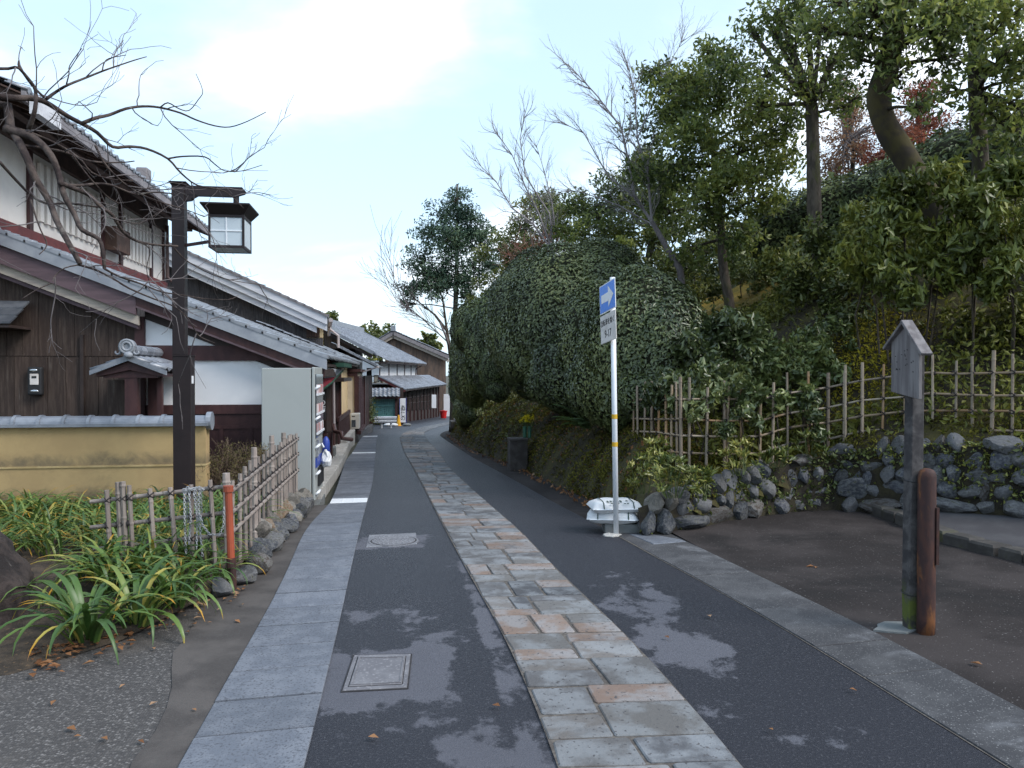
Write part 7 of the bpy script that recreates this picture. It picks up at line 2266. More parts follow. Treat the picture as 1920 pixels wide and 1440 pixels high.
# ================================================================== clipped hedges on the bank
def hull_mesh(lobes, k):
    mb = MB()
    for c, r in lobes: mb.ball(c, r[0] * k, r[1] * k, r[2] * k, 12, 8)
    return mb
def hedge(name, label, cat, lobes, dens, size, material, seed, droop=.2, rough=.045, group=None, asp=.42, inner=.88, zmin=None, nbias=.78, stems=True):
    """lobes: [(Vector centre, (rx,ry,rz))]"""
    rng = np.random.default_rng(seed)
    PP, NN = [], []
    for i, (c, r) in enumerate(lobes):
        area = 4 * math.pi * (((r[0] * r[1]) ** 1.6 + (r[0] * r[2]) ** 1.6 + (r[1] * r[2]) ** 1.6) / 3) ** (1 / 1.6)
        n = int(area * dens)
        v = rng.normal(size=(n, 3)); v /= np.linalg.norm(v, axis=1)[:, None]
        lump = 1 + rough * (np.sin(5 * v[:, 0] + i) * np.sin(4.3 * v[:, 1] + 2 * i) + .6 * np.sin(9 * v[:, 2] + 3 * v[:, 0]))
        k = lump * (1 - np.abs(rng.normal(0, .032, n)) + (rng.random(n) < .06) * rng.uniform(0, .10, n))
        P = np.array(c) + v * np.array(r) * k[:, None]
        nn_ = v / np.array(r); nn_ /= np.linalg.norm(nn_, axis=1)[:, None]
        keep = np.ones(n, bool)
        for j, (c2, r2) in enumerate(lobes):
            if j != i: keep &= (((P - np.array(c2)) / (np.array(r2) * .9)) ** 2).sum(1) > 1
        if zmin is not None: keep &= P[:, 2] > zmin(P[:, 0], P[:, 1])
        PP.append(P[keep]); NN.append(nn_[keep])
    P = np.concatenate(PP); N = np.concatenate(NN)
    base = lobes[0][0]
    t = thing(name, label, cat, (base[0], base[1], hz(base[0], base[1]) if base[0] > Xb(base[1]) else gz(base[1])), group)
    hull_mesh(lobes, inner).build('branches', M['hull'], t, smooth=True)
    leaf_cards('foliage', P, size, material, t, nrm=N, nbias=nbias, asp=asp, droop=droop, seed=seed)
    return t
def lob(px, py, d, rx, ry, rz): return (tuple(atD(px, py, d)), (rx, ry, rz))
hedge('clipped_hedge', 'tall rounded evergreen hedge rising just behind the one-way sign', 'hedge',
      [lob(1205, 640, 10.8, .80, .85, 1.04), lob(1255, 660, 10.4, .60, .6, .85), lob(1165, 690, 11.2, .7, .8, .95), lob(1225, 735, 10.4, .55, .5, .42), lob(1130, 725, 11.6, .60, .55, .50), lob(1270, 720, 10.3, .55, .5, .5)], 1250, .070, M['leaf_hedge'], 1, droop=.5)
hedge('clipped_hedge', 'broad billowing evergreen hedge in the middle of the bank, highest of the clipped ones', 'hedge',
      [lob(1065, 600, 14.6, 1.15, 1.2, 1.42), lob(1000, 610, 15.6, .95, 1.2, 1.5), lob(1120, 545, 14.6, .95, 1.1, .95), lob(1085, 700, 13.6, .85, .8, .78), lob(1125, 640, 12.6, .7, .7, 1.0), lob(985, 660, 14.8, .5, .6, .62), lob(1130, 500, 16.5, .8, 1, .5), lob(1040, 715, 14.2, .55, .5, .5)], 1000, .074, M['leaf_hedge'], 2, droop=.35)
hedge('clipped_hedge', 'farthest sloping evergreen hedge on the bank beside the road bend', 'hedge',
      [lob(925, 650, 20, .72, 1.2, 1.38), lob(885, 680, 25, .72, 2.2, 1.55), lob(900, 615, 22, .85, 1.5, .8), lob(870, 720, 28, .55, 1.8, 1.1), lob(948, 600, 19, .7, 1, .95), lob(880, 770, 26, .55, 2, .6)], 620, .095, M['leaf_hedge2'], 3, droop=.2)
hedge('clipped_shrub', 'small round clipped shrub nestled between the two larger hedges', 'shrub', [lob(929, 690, 17.4, .36, .4, .54), lob(935, 730, 17.3, .28, .3, .3)], 1100, .055, M['leaf_hedge2'], 4, rough=.04)
# loose evergreen over the fence
def bush(name, label, cat, clumps, n, size, material, seed, group=None, asp=.42, droop=.4, hang=True):
    """clumps: (px,py,d,r): loose leaf clusters round short stems"""
    rng = np.random.default_rng(seed)
    PP = []; mb = MB(); rr = random.Random(seed)
    cs = [(np.array(atD(px, py, d)), r) for px, py, d, r in clumps]
    c0 = np.mean([c for c, r in cs], 0)
    tot = sum(r ** 2 for c, r in cs)
    def gnd(x, y): return hz(x, y) if x > Xb(y) and y > Yw(x) + .2 else None
    for c, r in cs:
        m = int(n * r ** 2 / tot)
        sub = 9
        sc = rng.normal(0, 1, (sub, 3)); sc /= np.linalg.norm(sc, axis=1)[:, None]
        sc = c + sc * r * rng.uniform(.35, .95, (sub, 1)) * np.array([1, 1, .8])
        x, y = c[0] + .15, c[1] + .25
        g = gnd(x, y)
        while g is None: y += .2; g = gnd(x, y)
        foot = Vector((x, y, min(g, c[2] - r * .6) - .1))
        for qi, q in enumerate(sc):
            k = m // sub
            v = rng.normal(0, 1, (k, 3)); v /= np.linalg.norm(v, axis=1)[:, None]
            PP.append(q + v * (rng.random((k, 1)) ** .5) * r * .42)
            if qi: continue
            cv = Vector(c)
            mb.tube([foot + Vector((rr.gauss(0, .05), rr.gauss(0, .05), 0)), foot.lerp(cv, .55) + Vector((rr.gauss(0, .05), rr.gauss(0, .05), 0)), cv.lerp(Vector(q), .4), Vector(q)], [.014, .011, .007, .003], 4, False)
    root = Vector((c0[0], c0[1], min(v[2] for v in mb.v)))
    t = thing(name, label, cat, tuple(root), group)
    mb.build('stems', M['bark'], t, smooth=True, kind='stuff')
    leaf_cards('foliage', np.concatenate(PP), size, material, t, asp=asp, droop=droop, seed=seed)
    return t
bush('evergreen_shrub', 'glossy evergreen shrub leaning over the left end of the tan bamboo fence', 'shrub', [(1310, 640, 9.8, .45), (1350, 690, 9.2, .40), (1290, 720, 8.9, .30), (1380, 630, 9.6, .40), (1340, 745, 8.6, .22), (1265, 755, 8.7, .18), (1400, 735, 8.5, .20), (1300, 770, 8.4, .14), (1230, 740, 9.2, .2)], 6000, .105, M['leaf_hedge'], 5)
bush('evergreen_shrub', 'loose leafy shrub standing over the middle of the tan bamboo fence', 'shrub', [(1430, 655, 10.0, .36), (1470, 690, 9.8, .38), (1520, 650, 10.0, .36), (1555, 690, 9.8, .34), (1500, 740, 8.9, .20), (1450, 745, 8.7, .18), (1410, 700, 9.8, .33), (1560, 640, 10.2, .32), (1395, 640, 10, .3)], 4600, .10, M['leaf_hedge2'], 6)
bush('creeping_shrub', 'dark sprig growing through the tan fence below the glossy shrub', 'plant', [(1365, 800, 8.3, .15), (1385, 770, 8.4, .15), (1420, 790, 8.5, .12)], 380, .09, M['leaf_hedge'], 7)
bush('creeping_shrub', 'dark sprig growing through the tan fence below the loose shrub', 'plant', [(1525, 780, 8.7, .15), (1540, 810, 8.7, .13), (1515, 750, 8.8, .15)], 380, .09, M['leaf_hedge'], 8)
# variegated little shrubs on the wall
def tuft_bush(name, label, px, py, d, w, h, n, seed):
    rng = np.random.default_rng(seed)
    c = atD(px, py, d)
    t = thing(name, label, 'shrub', (c.x, c.y, c.z - h / 2), 'yellow-green shrubs along the top of the rubble wall')
    mb = MB(); PP, AA = [], []
    for k in range(n):
        q = np.array(c) + np.array([rng.uniform(-w, w), rng.uniform(-.14, .14), rng.uniform(-h * .45, h * .5)])
        mb.tube([(c.x + (q[0] - c.x) * .4, c.y, c.z - h * .6), tuple(q)], .004, 3, False)
        m = 12
        a = rng.uniform(0, 6.28, m); el = rng.uniform(.15, 1.2, m)
        dr = np.stack([np.cos(a) * np.cos(el), np.sin(a) * np.cos(el), np.sin(el)], 1)
        PP.append(q + dr * .045); AA.append(dr)
    mb.build('stems', M['stem'], t)
    leaf_cards('leaves', np.concatenate(PP), .085, M['leaf_yellow'], t, asp=.30, adir=np.concatenate(AA), abias=.85, seed=seed)
for k, (px, py, d, w, h, n, lab) in enumerate(((1205, 880, 7.9, .17, .42, 14, 'yellow-green shrub at the end of the rubble wall behind the sign pole'), (1262, 895, 7.5, .2, .34, 22, 'brightest yellow-green shrub hanging over the brown wall stones'), (1318, 905, 7.55, .13, .30, 14, 'drooping yellow-green sprig over the wall below the fence corner'),
                                                (1385, 858, 8.1, .20, .30, 18, 'yellow-green shrub before the fence under the glossy shrub'), (1460, 850, 8.4, .15, .26, 11, 'small yellow-green shrub on the wall under the loose shrub'), (1515, 830, 8.6, .15, .22, 11, 'green-yellow sprigs on the wall left of the paired fence poles'), (1235, 850, 8.4, .16, .28, 11, 'dim yellow-green shrub close behind the fence corner'))):
    tuft_bush('variegated_shrub', lab, px, py, d, w, h, n, 30 + k)
# ferns on the bank
def frond_mesh(seed, L):
    rr = random.Random(seed); mb = MB()
    n = 22
    for i in range(n):
        t = i / n
        x = L * t; z = .35 * L * (t - 1.25 * t * t)
        w = .20 * L * math.sin(math.pi * min(1, t * .9 + .12)) + .01
        for s in (-1, 1):
            mb.add([(x, 0, z), (x + .012 * L, s * w * .5, z + .012), (x + .05 * L, s * w, z - .01), (x + .045 * L, 0, z)], [(0, 1, 2), (0, 2, 3)])
    return mesh_only(mb, 'frond', M['fern'])
FR = [frond_mesh(i, .36 + .06 * i) for i in range(4)]
def bank_hit(px, py):
    d = ray(px, py); t = 6.
    while t < 45:
        p = EYE + d * t
        if p.x > Xb(p.y) - .2 and p.y > Yw(p.x) and p.z < hz(p.x, p.y): return p
        t += .03
    return EYE + d * 14
for k, (px, py, n, lab) in enumerate(((1100, 775, 9, 'pale green fern high on the bank under the hedge'), (1115, 810, 8, 'fern with long fronds on the bank left of the sign pole'), (1080, 768, 7, 'fern beneath the middle hedge, left of the others'))):
    c = bank_hit(px, py)
    ft = thing('fern', lab, 'fern', tuple(c), 'ferns on the mossy bank')
    for i in range(n):
        s = R.uniform(1.0, 1.45)
        inst(R.choice(FR), 'frond', ft, c + Vector((-.10 + R.uniform(-.04, .04), -.05 + R.uniform(-.04, .04), .06)), (0, R.uniform(-.7, -.1), math.radians(180 + R.uniform(-110, 110))), s)
# moss tufts and dead leaves over the bank
rng = np.random.default_rng(77)
n = 62000
yb = 8.2 + (34 - 8.2) * rng.random(n) ** 1.6
tb = rng.random(n) ** 1.3 * 2.6 - .02
xb_ = Xb(yb) + tb
ok = yb > Yw(xb_) - .02
xb_, yb = xb_[ok], yb[ok]
clump = np.sin(3.1 * xb_ + 1.7 * yb) + np.sin(5.3 * yb + 2 * xb_) + rng.normal(0, .8, len(xb_))
ok = clump > -.4
xb_, yb = xb_[ok], yb[ok]
P = np.stack([xb_, yb, hill(xb_, yb) + rng.uniform(0, .07, len(xb_))], 1)
leaf_cards('bank_moss', P, .060, M['leaf_moss'], asp=.28, droop=.6, kind='stuff', seed=31)
n = 2200
yb = 8.2 + 22 * rng.random(n) ** 1.5; xb_ = Xb(yb) + rng.random(n) * 1.4 - .25
P = np.stack([xb_, yb, np.maximum(hill(xb_, yb), gz(yb)) + .02], 1)
leaf_cards('bank_dead_leaves', P, .06, M['leaf_dead'], asp=.5, kind='stuff', seed=32)
# green rosettes low on the far bank
n = 2600
yb = rng.uniform(17, 31, n); tb = rng.uniform(.1, 1.6, n); xb_ = Xb(yb) + tb
P = np.stack([xb_, yb, hill(xb_, yb) + rng.uniform(0, .16, n)], 1)
leaf_cards('bank_creepers', P, .09, M['leaf_bush'], asp=.4, kind='stuff', seed=33)
# bright moss lawn between the trees
n = 60
V = []; m = 34
c0 = bank_hit(1395, 566)
for j in range(m + 1):
    for i in range(m + 1):
        x = c0.x + 3.6 * (i / m - .5); y = c0.y - .4 + 4.4 * (j / m - .3)
        V.append((x, y, hz(x, y) + .02 + .02 * math.sin(7 * x) * math.sin(6 * y)))
Fs = [(j * (m + 1) + i, j * (m + 1) + i + 1, (j + 1) * (m + 1) + i + 1, (j + 1) * (m + 1) + i) for j in range(m) for i in range(m)
      if ((i / m - .5) / .5) ** 2 + ((j / m - .5) / .5) ** 2 < 1 + .2 * math.sin(i) * math.cos(j * .7)]
np_mesh('moss_lawn', V, Fs, M['mossy_lawn'], smooth=True, kind='structure')
c1_ = bank_hit(1630, 668)
n = 2600
x = c1_.x + rng.normal(0, .38, n); y = c1_.y + rng.normal(0, .38, n)
leaf_cards('moss_tufts', np.stack([x, y, hill(x, y) + rng.uniform(0, .09, n)], 1), .06, M['leaf_mossgold'], asp=.35, kind='stuff', seed=36)
# undergrowth on the slope behind the fence
n = 95000
x = rng.uniform(2.7, 12, n); y = rng.uniform(5.0, 15, n)
ok = (y > Yw(x) + .2) & (x > Xb(y) + .9)
cl_ = np.sin(1.7 * x + 2) * np.sin(1.9 * y) + .5 * np.sin(4.1 * x) * np.sin(3.7 * y + 1) + rng.normal(0, .35, n)
ok &= (cl_ > -.35) & (((x - c0.x) / 1.9) ** 2 + ((y - c0.y - .5) / 2.3) ** 2 > 1) & (((x - c1_.x) / .8) ** 2 + ((y - c1_.y) / .8) ** 2 > 1)
x, y = x[ok], y[ok]
P = np.stack([x, y, hill(x, y) + np.abs(rng.normal(0, .17, len(x))) * (1 + .6 * np.sin(2.2 * x) * np.sin(1.8 * y))], 1)
leaf_cards('slope_undergrowth', P, .085, M['leaf_slope'], asp=.4, droop=.2, kind='stuff', seed=34)
# weeds and moss in the joints of the rubble wall
n = 8000
k = rng.integers(0, len(wl_pts) - 1, n)
W = np.array(wl_pts)[k]
zz0 = np.array([drive_z(a, b_) for a, b_ in W]); hh = Wh(W[:, 0]) + .06
f = rng.random(n) ** .55
ok = np.sin(3.1 * W[:, 0] + 4 * f) + np.sin(7 * W[:, 0]) + .5 * (W[:, 0] - 4.0) + rng.normal(0, .6, n) > -.1
P = np.stack([W[:, 0] + rng.normal(0, .03, n), W[:, 1] - .03 + .10 * f + rng.normal(0, .02, n), zz0 + f * (hh - zz0)], 1)[ok]
leaf_cards('wall_weeds', P, .05, M['leaf_bush'], asp=.5, kind='stuff', seed=35)
n = 9000
x = rng.uniform(2.6, 8, n); t_ = rng.random(n) * .9
y = Yw(x) + .02 + t_
ok = (np.sin(4 * x + 3 * t_) + np.sin(9 * x) * .6 + rng.normal(0, .6, n)) > -.2
P = np.stack([x, y, hill(x, y) + rng.uniform(0, .07, n)], 1)[ok]
leaf_cards('wall_top_moss', P, .055, M['leaf_moss'], asp=.3, kind='stuff', seed=37)
# ================================================================== trees and shrubs of the slope
def hit_hill(px, py, d):
    p = atD(px, py, d); return Vector((p.x, p.y, hz(p.x, p.y)))
def crown_pts(clumps, n, rng, sub=10, flat=.8, fill=.40):
    PP = []; cs = [(np.array(atD(px, py, d)), r) for px, py, d, r in clumps]
    tot = sum(r ** 2.2 for c, r in cs)
    subs = []
    for c, r in cs:
        m = int(n * r ** 2.2 / tot)
        sc = rng.normal(0, 1, (sub, 3)); sc /= np.linalg.norm(sc, axis=1)[:, None]
        sc = c + sc * r * rng.uniform(.25, .98, (sub, 1)) * np.array([1, 1, flat])
        for q in sc:
            k = int(m / sub * rng.uniform(.5, 1.5))
            v = rng.normal(0, 1, (k, 3)); v /= np.linalg.norm(v, axis=1)[:, None]
            PP.append(q + v * (rng.random((k, 1)) ** .45) * r * fill * np.array([1, 1, .75]))
            subs.append((Vector(c), Vector(q), r))
    return np.concatenate(PP), subs
def tree(name, label, trunk, r0, r1, bark, clumps, n, size, lm, seed, group=None, asp=.42, droop=.3, limbs=True, sub=10, flat=.8, fill=.40, twig_r=.012, nb=0, cat='tree', fork=.45):
    """trunk: [(px,py,d)...] from the foot up"""
    rng = np.random.default_rng(seed); rr = random.Random(seed)
    T = [atD(*t) for t in trunk]
    foot = T[0].copy()
    g = hz(foot.x, foot.y) if foot.x > Xb(foot.y) and foot.y > Yw(foot.x) else gz(foot.y)
    if foot.z > g: T = [Vector((foot.x, foot.y, g - .1))] + T
    t = thing(name, label, cat, tuple(T[0]), group)
    sm = [T[0]]
    for i in range(len(T) - 1):
        p0 = T[max(i - 1, 0)]; p1 = T[i]; p2 = T[i + 1]; p3 = T[min(i + 2, len(T) - 1)]
        for k in (1, 2, 3, 4):
            s = k / 4
            sm.append(.5 * ((2 * p1) + (p2 - p0) * s + (2 * p0 - 5 * p1 + 4 * p2 - p3) * s * s + (3 * p1 - p0 - 3 * p2 + p3) * s ** 3))
    m = len(sm)
    mb = MB(); mb.tube(sm, [(r0 + (r1 - r0) * i / (m - 1)) * (1 + .25 * max(0, 1 - i / 2)) * rr.uniform(.94, 1.06) for i in range(m)], 11)
    mb.build('trunk', bark, t, smooth=True)
    P = []
    if clumps:
        P, subs = crown_pts(clumps, n, rng, sub, flat, fill)
        if limbs:
            mb = MB(); done = {}
            for c, q, r in subs:
                key = tuple(c)
                if key not in done:
                    # nearest trunk point in the upper part
                    k = min(range(int(m * fork), m), key=lambda i: (sm[i] - c).length + .6 * max(0, sm[i].z - c.z))
                    a = sm[k]; mid = a.lerp(c, .5) + Vector((rr.gauss(0, .1), rr.gauss(0, .1), .12)) * (a - c).length * .3
                    done[key] = mid
                    rl_ = max(twig_r * 1.3, min(r1 * .8, .03 * (a - c).length + .012))
                    mb.tube([a, mid, c], [rl_, rl_ * .75, rl_ * .5], 6, False)
                mb.tube([done[key].lerp(c, .6), c.lerp(q, .5) + Vector((0, 0, .03)), q], [twig_r, twig_r * .7, twig_r * .3], 4, False)
            mb.build('limbs', bark, t, smooth=True)
        leaf_cards('crown', P, size, lm, t, asp=asp, droop=droop, seed=seed)
    return t
tree('evergreen_oak', 'evergreen oak with slender dark trunk standing on the bright moss lawn', [(1368, 572, 13.6), (1356, 500, 13.6), (1352, 430, 13.7), (1345, 350, 13.8), (1335, 270, 13.9), (1310, 180, 14)], .10, .04, M['bark'],
     [(1300, 150, 14, .72), (1235, 215, 14.2, .65), (1350, 205, 13.5, .85), (1265, 310, 14, .80), (1395, 285, 13.3, .85), (1440, 215, 13.4, .62), (1325, 400, 13.2, .60), (1425, 370, 13, .62), (1240, 400, 14.8, .65), (1470, 300, 13, .5), (1225, 130, 14.3, .42), (1330, 100, 14, .5), (1290, 470, 14, .5), (1400, 450, 12.8, .5), (1380, 130, 13.8, .45), (1270, 170, 13.6, .6), (1310, 250, 13.2, .7), (1370, 350, 12.8, .7), (1460, 250, 13.2, .5), (1210, 330, 14.6, .5)], 18000, .105, M['leaf_oak'], 11, sub=16, fill=.5)
tree('evergreen_oak', 'evergreen tree with thick broken-topped trunk right of the moss lawn', [(1530, 480, 12), (1527, 400, 12), (1525, 300, 12), (1522, 195, 12)], .12, .095, M['bark'],
     [(1480, 75, 12, .50), (1560, 110, 12, .45), (1435, 140, 12.2, .40), (1600, 50, 12, .5), (1530, 180, 11.8, .40), (1500, 10, 12, .5), (1590, 200, 12, .35), (1450, 60, 12.4, .4), (1420, 200, 12.4, .4), (1500, 150, 11.6, .5), (1540, 40, 11.6, .5), (1570, 160, 12, .4), (1410, 60, 12.6, .4), (1460, 20, 12.4, .45)], 3800, .105, M['leaf_oak'], 12, fork=.7, fill=.7, sub=16)
tree('evergreen_oak', 'large mossy crooked trunk near the upper right with leaves overhead', [(1775, 440, 10), (1735, 365, 10), (1700, 300, 10), (1660, 235, 10), (1648, 180, 10), (1664, 125, 10), (1676, 60, 10), (1682, -40, 10), (1690, -180, 10)], .175, .12, M['mossbark'],
     [(1620, 70, 9.8, .42), (1740, 30, 9.6, .52), (1690, 140, 9.4, .30), (1570, 10, 10, .48), (1780, 110, 9.7, .38), (1650, -20, 9.6, .5), (1720, 200, 9.5, .30), (1540, 60, 10, .36), (1800, 0, 9.8, .45), (1700, 80, 9.2, .45), (1640, 20, 9.4, .5), (1760, 60, 9.4, .5), (1600, 110, 10, .4), (1780, 20, 9.4, .45), (1710, -10, 9.4, .5)], 3900, .10, M['leaf_oak'], 13, fork=.5, fill=.6, sub=14)
tree('evergreen_oak', 'straight dark trunk at the upper right corner with leaves overhead', [(1838, 300, 11), (1832, 220, 11), (1829, 120, 11), (1832, 0, 11), (1836, -140, 11)], .115, .09, M['bark'],
     [(1870, 60, 10.6, .45), (1790, 170, 10.8, .36), (1900, 150, 10.4, .45), (1920, 20, 10.6, .5), (1890, 240, 10.4, .42), (1760, 60, 11, .4), (1930, 280, 10, .4), (1850, 130, 10.8, .3), (1880, 110, 10.2, .45), (1820, 30, 10.6, .45), (1910, 200, 10.2, .4), (1850, 210, 10.6, .4), (1920, 90, 10.2, .5), (1860, 0, 10.4, .45)], 3700, .11, M['leaf_oak'], 14, fork=.5, fill=.6, sub=14)
# big drooping shrubs on the right slope
DG = 'drooping evergreen shrubs on the right-hand slope'
bush('drooping_shrub', 'drooping dark shrub above the wooden notice board', 'shrub', [(1700, 350, 9.2, .36), (1745, 345, 9.1, .36), (1660, 400, 9.3, .4), (1700, 430, 9.2, .45), (1640, 480, 9.4, .45), (1760, 470, 9, .45), (1700, 530, 9, .42), (1620, 520, 9.6, .3)], 4000, .13, M['leaf_droop'], 51, DG, asp=.34, droop=1.3)
bush('drooping_shrub', 'drooping dark shrub filling the right frame edge above the fence', 'shrub', [(1830, 380, 8.8, .45), (1900, 430, 8.4, .45), (1830, 500, 8.6, .45), (1910, 520, 8.4, .4), (1900, 330, 8.8, .4)], 4000, .13, M['leaf_droop'], 52, DG, asp=.34, droop=1.3)
bush('drooping_shrub', 'lower leafy shrub just behind the fence right of the notice board', 'shrub', [(1800, 640, 9.4, .40), (1880, 650, 9, .40), (1740, 620, 9.8, .36), (1920, 610, 9, .4)], 2200, .10, M['leaf_slope'], 53, DG, droop=.8)
bush('slope_shrub', 'shrub between the broken-topped trunk and the drooping shrubs', 'shrub', [(1560, 470, 11.5, .55), (1610, 430, 11.6, .5), (1520, 520, 11.2, .5), (1590, 540, 10.8, .45), (1480, 480, 12.5, .5)], 5200, .10, M['leaf_bush'], 54, 'shrubs on the slope under the trees')
bush('slope_shrub', 'shrub close behind the loose fence shrub, left of the notice board', 'shrub', [(1640, 620, 10.4, .42), (1600, 590, 10.5, .4), (1680, 590, 10.6, .42), (1660, 660, 10, .3)], 2600, .09, M['leaf_bush'], 55, 'shrubs on the slope under the trees')
bush('slope_shrub', 'low round shrub at the back edge of the bright moss lawn', 'shrub', [(1420, 520, 16, .42), (1450, 510, 16, .42), (1390, 510, 16.5, .42)], 2600, .085, M['leaf_hedge2'], 56, 'shrubs on the slope under the trees')
bush('slope_shrub', 'shrub at the left edge of the bright moss lawn behind the hedge', 'shrub', [(1300, 540, 14.5, .42), (1330, 530, 15, .40), (1270, 500, 15.5, .5)], 2400, .085, M['leaf_bush'], 57, 'shrubs on the slope under the trees')
# clipped hedge row along the crest
def lob2(px, py, d, rx, ry, rz): return (tuple(atD(px, py, d)), (rx, ry, rz))
hedge('crest_hedge', 'long clipped hedge climbing the crest behind the drooping shrubs', 'hedge', [lob2(1500, 440, 14.5, 1.0, .8, .75), lob2(1580, 410, 14, 1.0, .8, .72), lob2(1660, 385, 13.5, 1.0, .8, .72), lob2(1740, 355, 13, 1.0, .8, .75), lob2(1820, 325, 12.6, 1.0, .8, .8), lob2(1900, 305, 12.2, 1.0, .8, .85), lob2(1980, 290, 12, 1.0, .8, .9)], 560, .085, M['leaf_hedge2'], 58, rough=.06)
# winter trees
def bare_tree(name, label, trunk, r0, stems, material, seed, lev=3, twr=.0035, L=1.6, spread=.5, wob=.16, group=None, extra=None, up=.12, tw_mat=None):
    rr = random.Random(seed)
    T = [atD(*t) for t in trunk]
    foot = T[0]
    if foot.x > Xb(foot.y):
        T[0] = Vector((foot.x, foot.y, min(foot.z, hz(foot.x, foot.y)) - .05))
    t = thing(name, label, 'tree', tuple(T[0]), group)
    mb = MB(); m = len(T)
    mb.tube(T, [r0 * (1 - .45 * i / (m - 1)) for i in range(m)], 8)
    mb.build('trunk', material, t, smooth=True)
    mb = MB(); tips = []
    for pts, r in stems:
        Q = [atD(*p) for p in pts]
        mb.tube(Q, [r * (1 - .75 * i / (len(Q) - 1)) for i in range(len(Q))], 6, False)
        for i in range(1, len(Q)):
            for _ in range(8):
                d = (Q[i] - Q[i - 1]).normalized()
                s = rr.random()
                p = Q[i - 1].lerp(Q[i], s)
                ax = Vector((rr.gauss(0, 1), rr.gauss(0, 1), rr.gauss(0, .6))); ax = (ax - d * ax.dot(d)).normalized()
                grow(mb, p, (d + ax * rr.uniform(.4, .9)).normalized(), L * rr.uniform(.6, 1.1), max(twr * 1.5, r * .35), 1, lev, rr, tips, spread=spread, up=up, wob=wob, nseg=5, nch=(1, 2), lratio=(.5, .75), rmin=twr, sides=(6, 4, 3, 3, 3))
    mb.build('branches', tw_mat or material, t, smooth=True)
    return t, tips
bare_tree('bare_tree', 'leaning bare tree with pale trunk left of the evergreen oak', [(1292, 540, 14), (1275, 505, 14), (1245, 455, 14), (1222, 415, 14)], .075,
          [([(1222, 415, 14), (1190, 370, 14), (1178, 300, 14), (1165, 240, 14), (1120, 180, 14), (1065, 120, 14)], .030), ([(1222, 415, 14), (1215, 330, 13.8), (1195, 260, 13.8), (1190, 180, 13.8), (1180, 130, 13.8)], .026), ([(1190, 370, 14), (1140, 330, 14.2), (1095, 250, 14.4), (1045, 225, 14.4)], .018), ([(1195, 260, 14), (1230, 180, 14), (1260, 110, 14), (1290, 60, 14)], .016), ([(1230, 425, 14), (1160, 385, 14), (1090, 360, 14), (1040, 355, 14)], .015)], M['twig'], 61, lev=3, twr=.0015, L=.42, up=.05, tw_mat=M['paletwig'])
bare_tree('bare_tree', 'fan-shaped bare tree rising behind the middle hedge', [(1045, 500, 19), (1038, 480, 19), (1030, 460, 19)], .10,
          [([(1032, 465, 19), (1000, 420, 19), (960, 390, 19), (930, 340, 19), (890, 300, 19)], .028), ([(1035, 468, 19), (1010, 400, 19), (985, 350, 19), (960, 290, 19), (925, 240, 19)], .028), ([(1040, 470, 19), (1030, 400, 19), (985, 330, 19), (975, 260, 19), (985, 210, 19)], .026), ([(1045, 470, 19), (1035, 380, 19), (1020, 320, 19), (1005, 270, 19)], .02)], M['twig'], 62, lev=3, twr=.0016, L=.40, up=.05, wob=.12, spread=.38, tw_mat=M['paletwig'])
t, tips = bare_tree('bare_tree', 'thin bare sapling beside the tall conifer over the road bend', [(842, 650, 33), (836, 630, 33), (825, 605, 33)], .06,
          [([(838, 640, 33), (800, 605, 33), (765, 575, 33), (740, 530, 33), (728, 470, 33)], .03), ([(830, 620, 33), (780, 590, 33), (745, 565, 33), (722, 530, 33)], .025)], M['twig'], 63, lev=2, twr=.006, L=1.3, wob=.12, spread=.4)
# conifer over the bend
tree('conifer', 'tall open-crowned conifer at the road bend against the sky', [(850, 700, 34), (853, 600, 34), (856, 520, 34), (857, 440, 34), (857, 345, 34)], .17, .04, M['bark'],
     [(855, 375, 34, .75), (828, 405, 34, .85), (888, 410, 34, .85), (800, 440, 34, .80), (858, 440, 34, 1.1), (905, 450, 34, .85), (785, 490, 34, .85), (835, 490, 34, 1.05), (890, 500, 34, .95), (922, 500, 34.5, .70), (775, 540, 34, .80), (820, 545, 34, .80), (880, 555, 34, .75), (915, 560, 34.5, .65), (765, 570, 34, .45), (940, 470, 35, .5), (905, 600, 34.5, .6), (860, 520, 34, 1.0), (840, 450, 33.6, .9), (880, 450, 34.4, .9), (820, 520, 34, .8), (800, 520, 34, .6), (870, 400, 34, .6)], 17000, .17, M['leaf_conifer'], 64, asp=.30, sub=18, fill=.46, droop=.3, twig_r=.02, fork=.30)
bare_tree('bare_tree', 'leaning twin stem beside the conifer trunk at the bend', [(848, 690, 33.8), (838, 620, 33.8), (815, 590, 33.8)], .09, [([(815, 590, 33.8), (790, 570, 33.8), (770, 555, 33.8)], .05), ([(838, 620, 33.8), (830, 560, 33.8), (805, 500, 33.8)], .06)], M['bark'], 65, lev=1, L=.6)
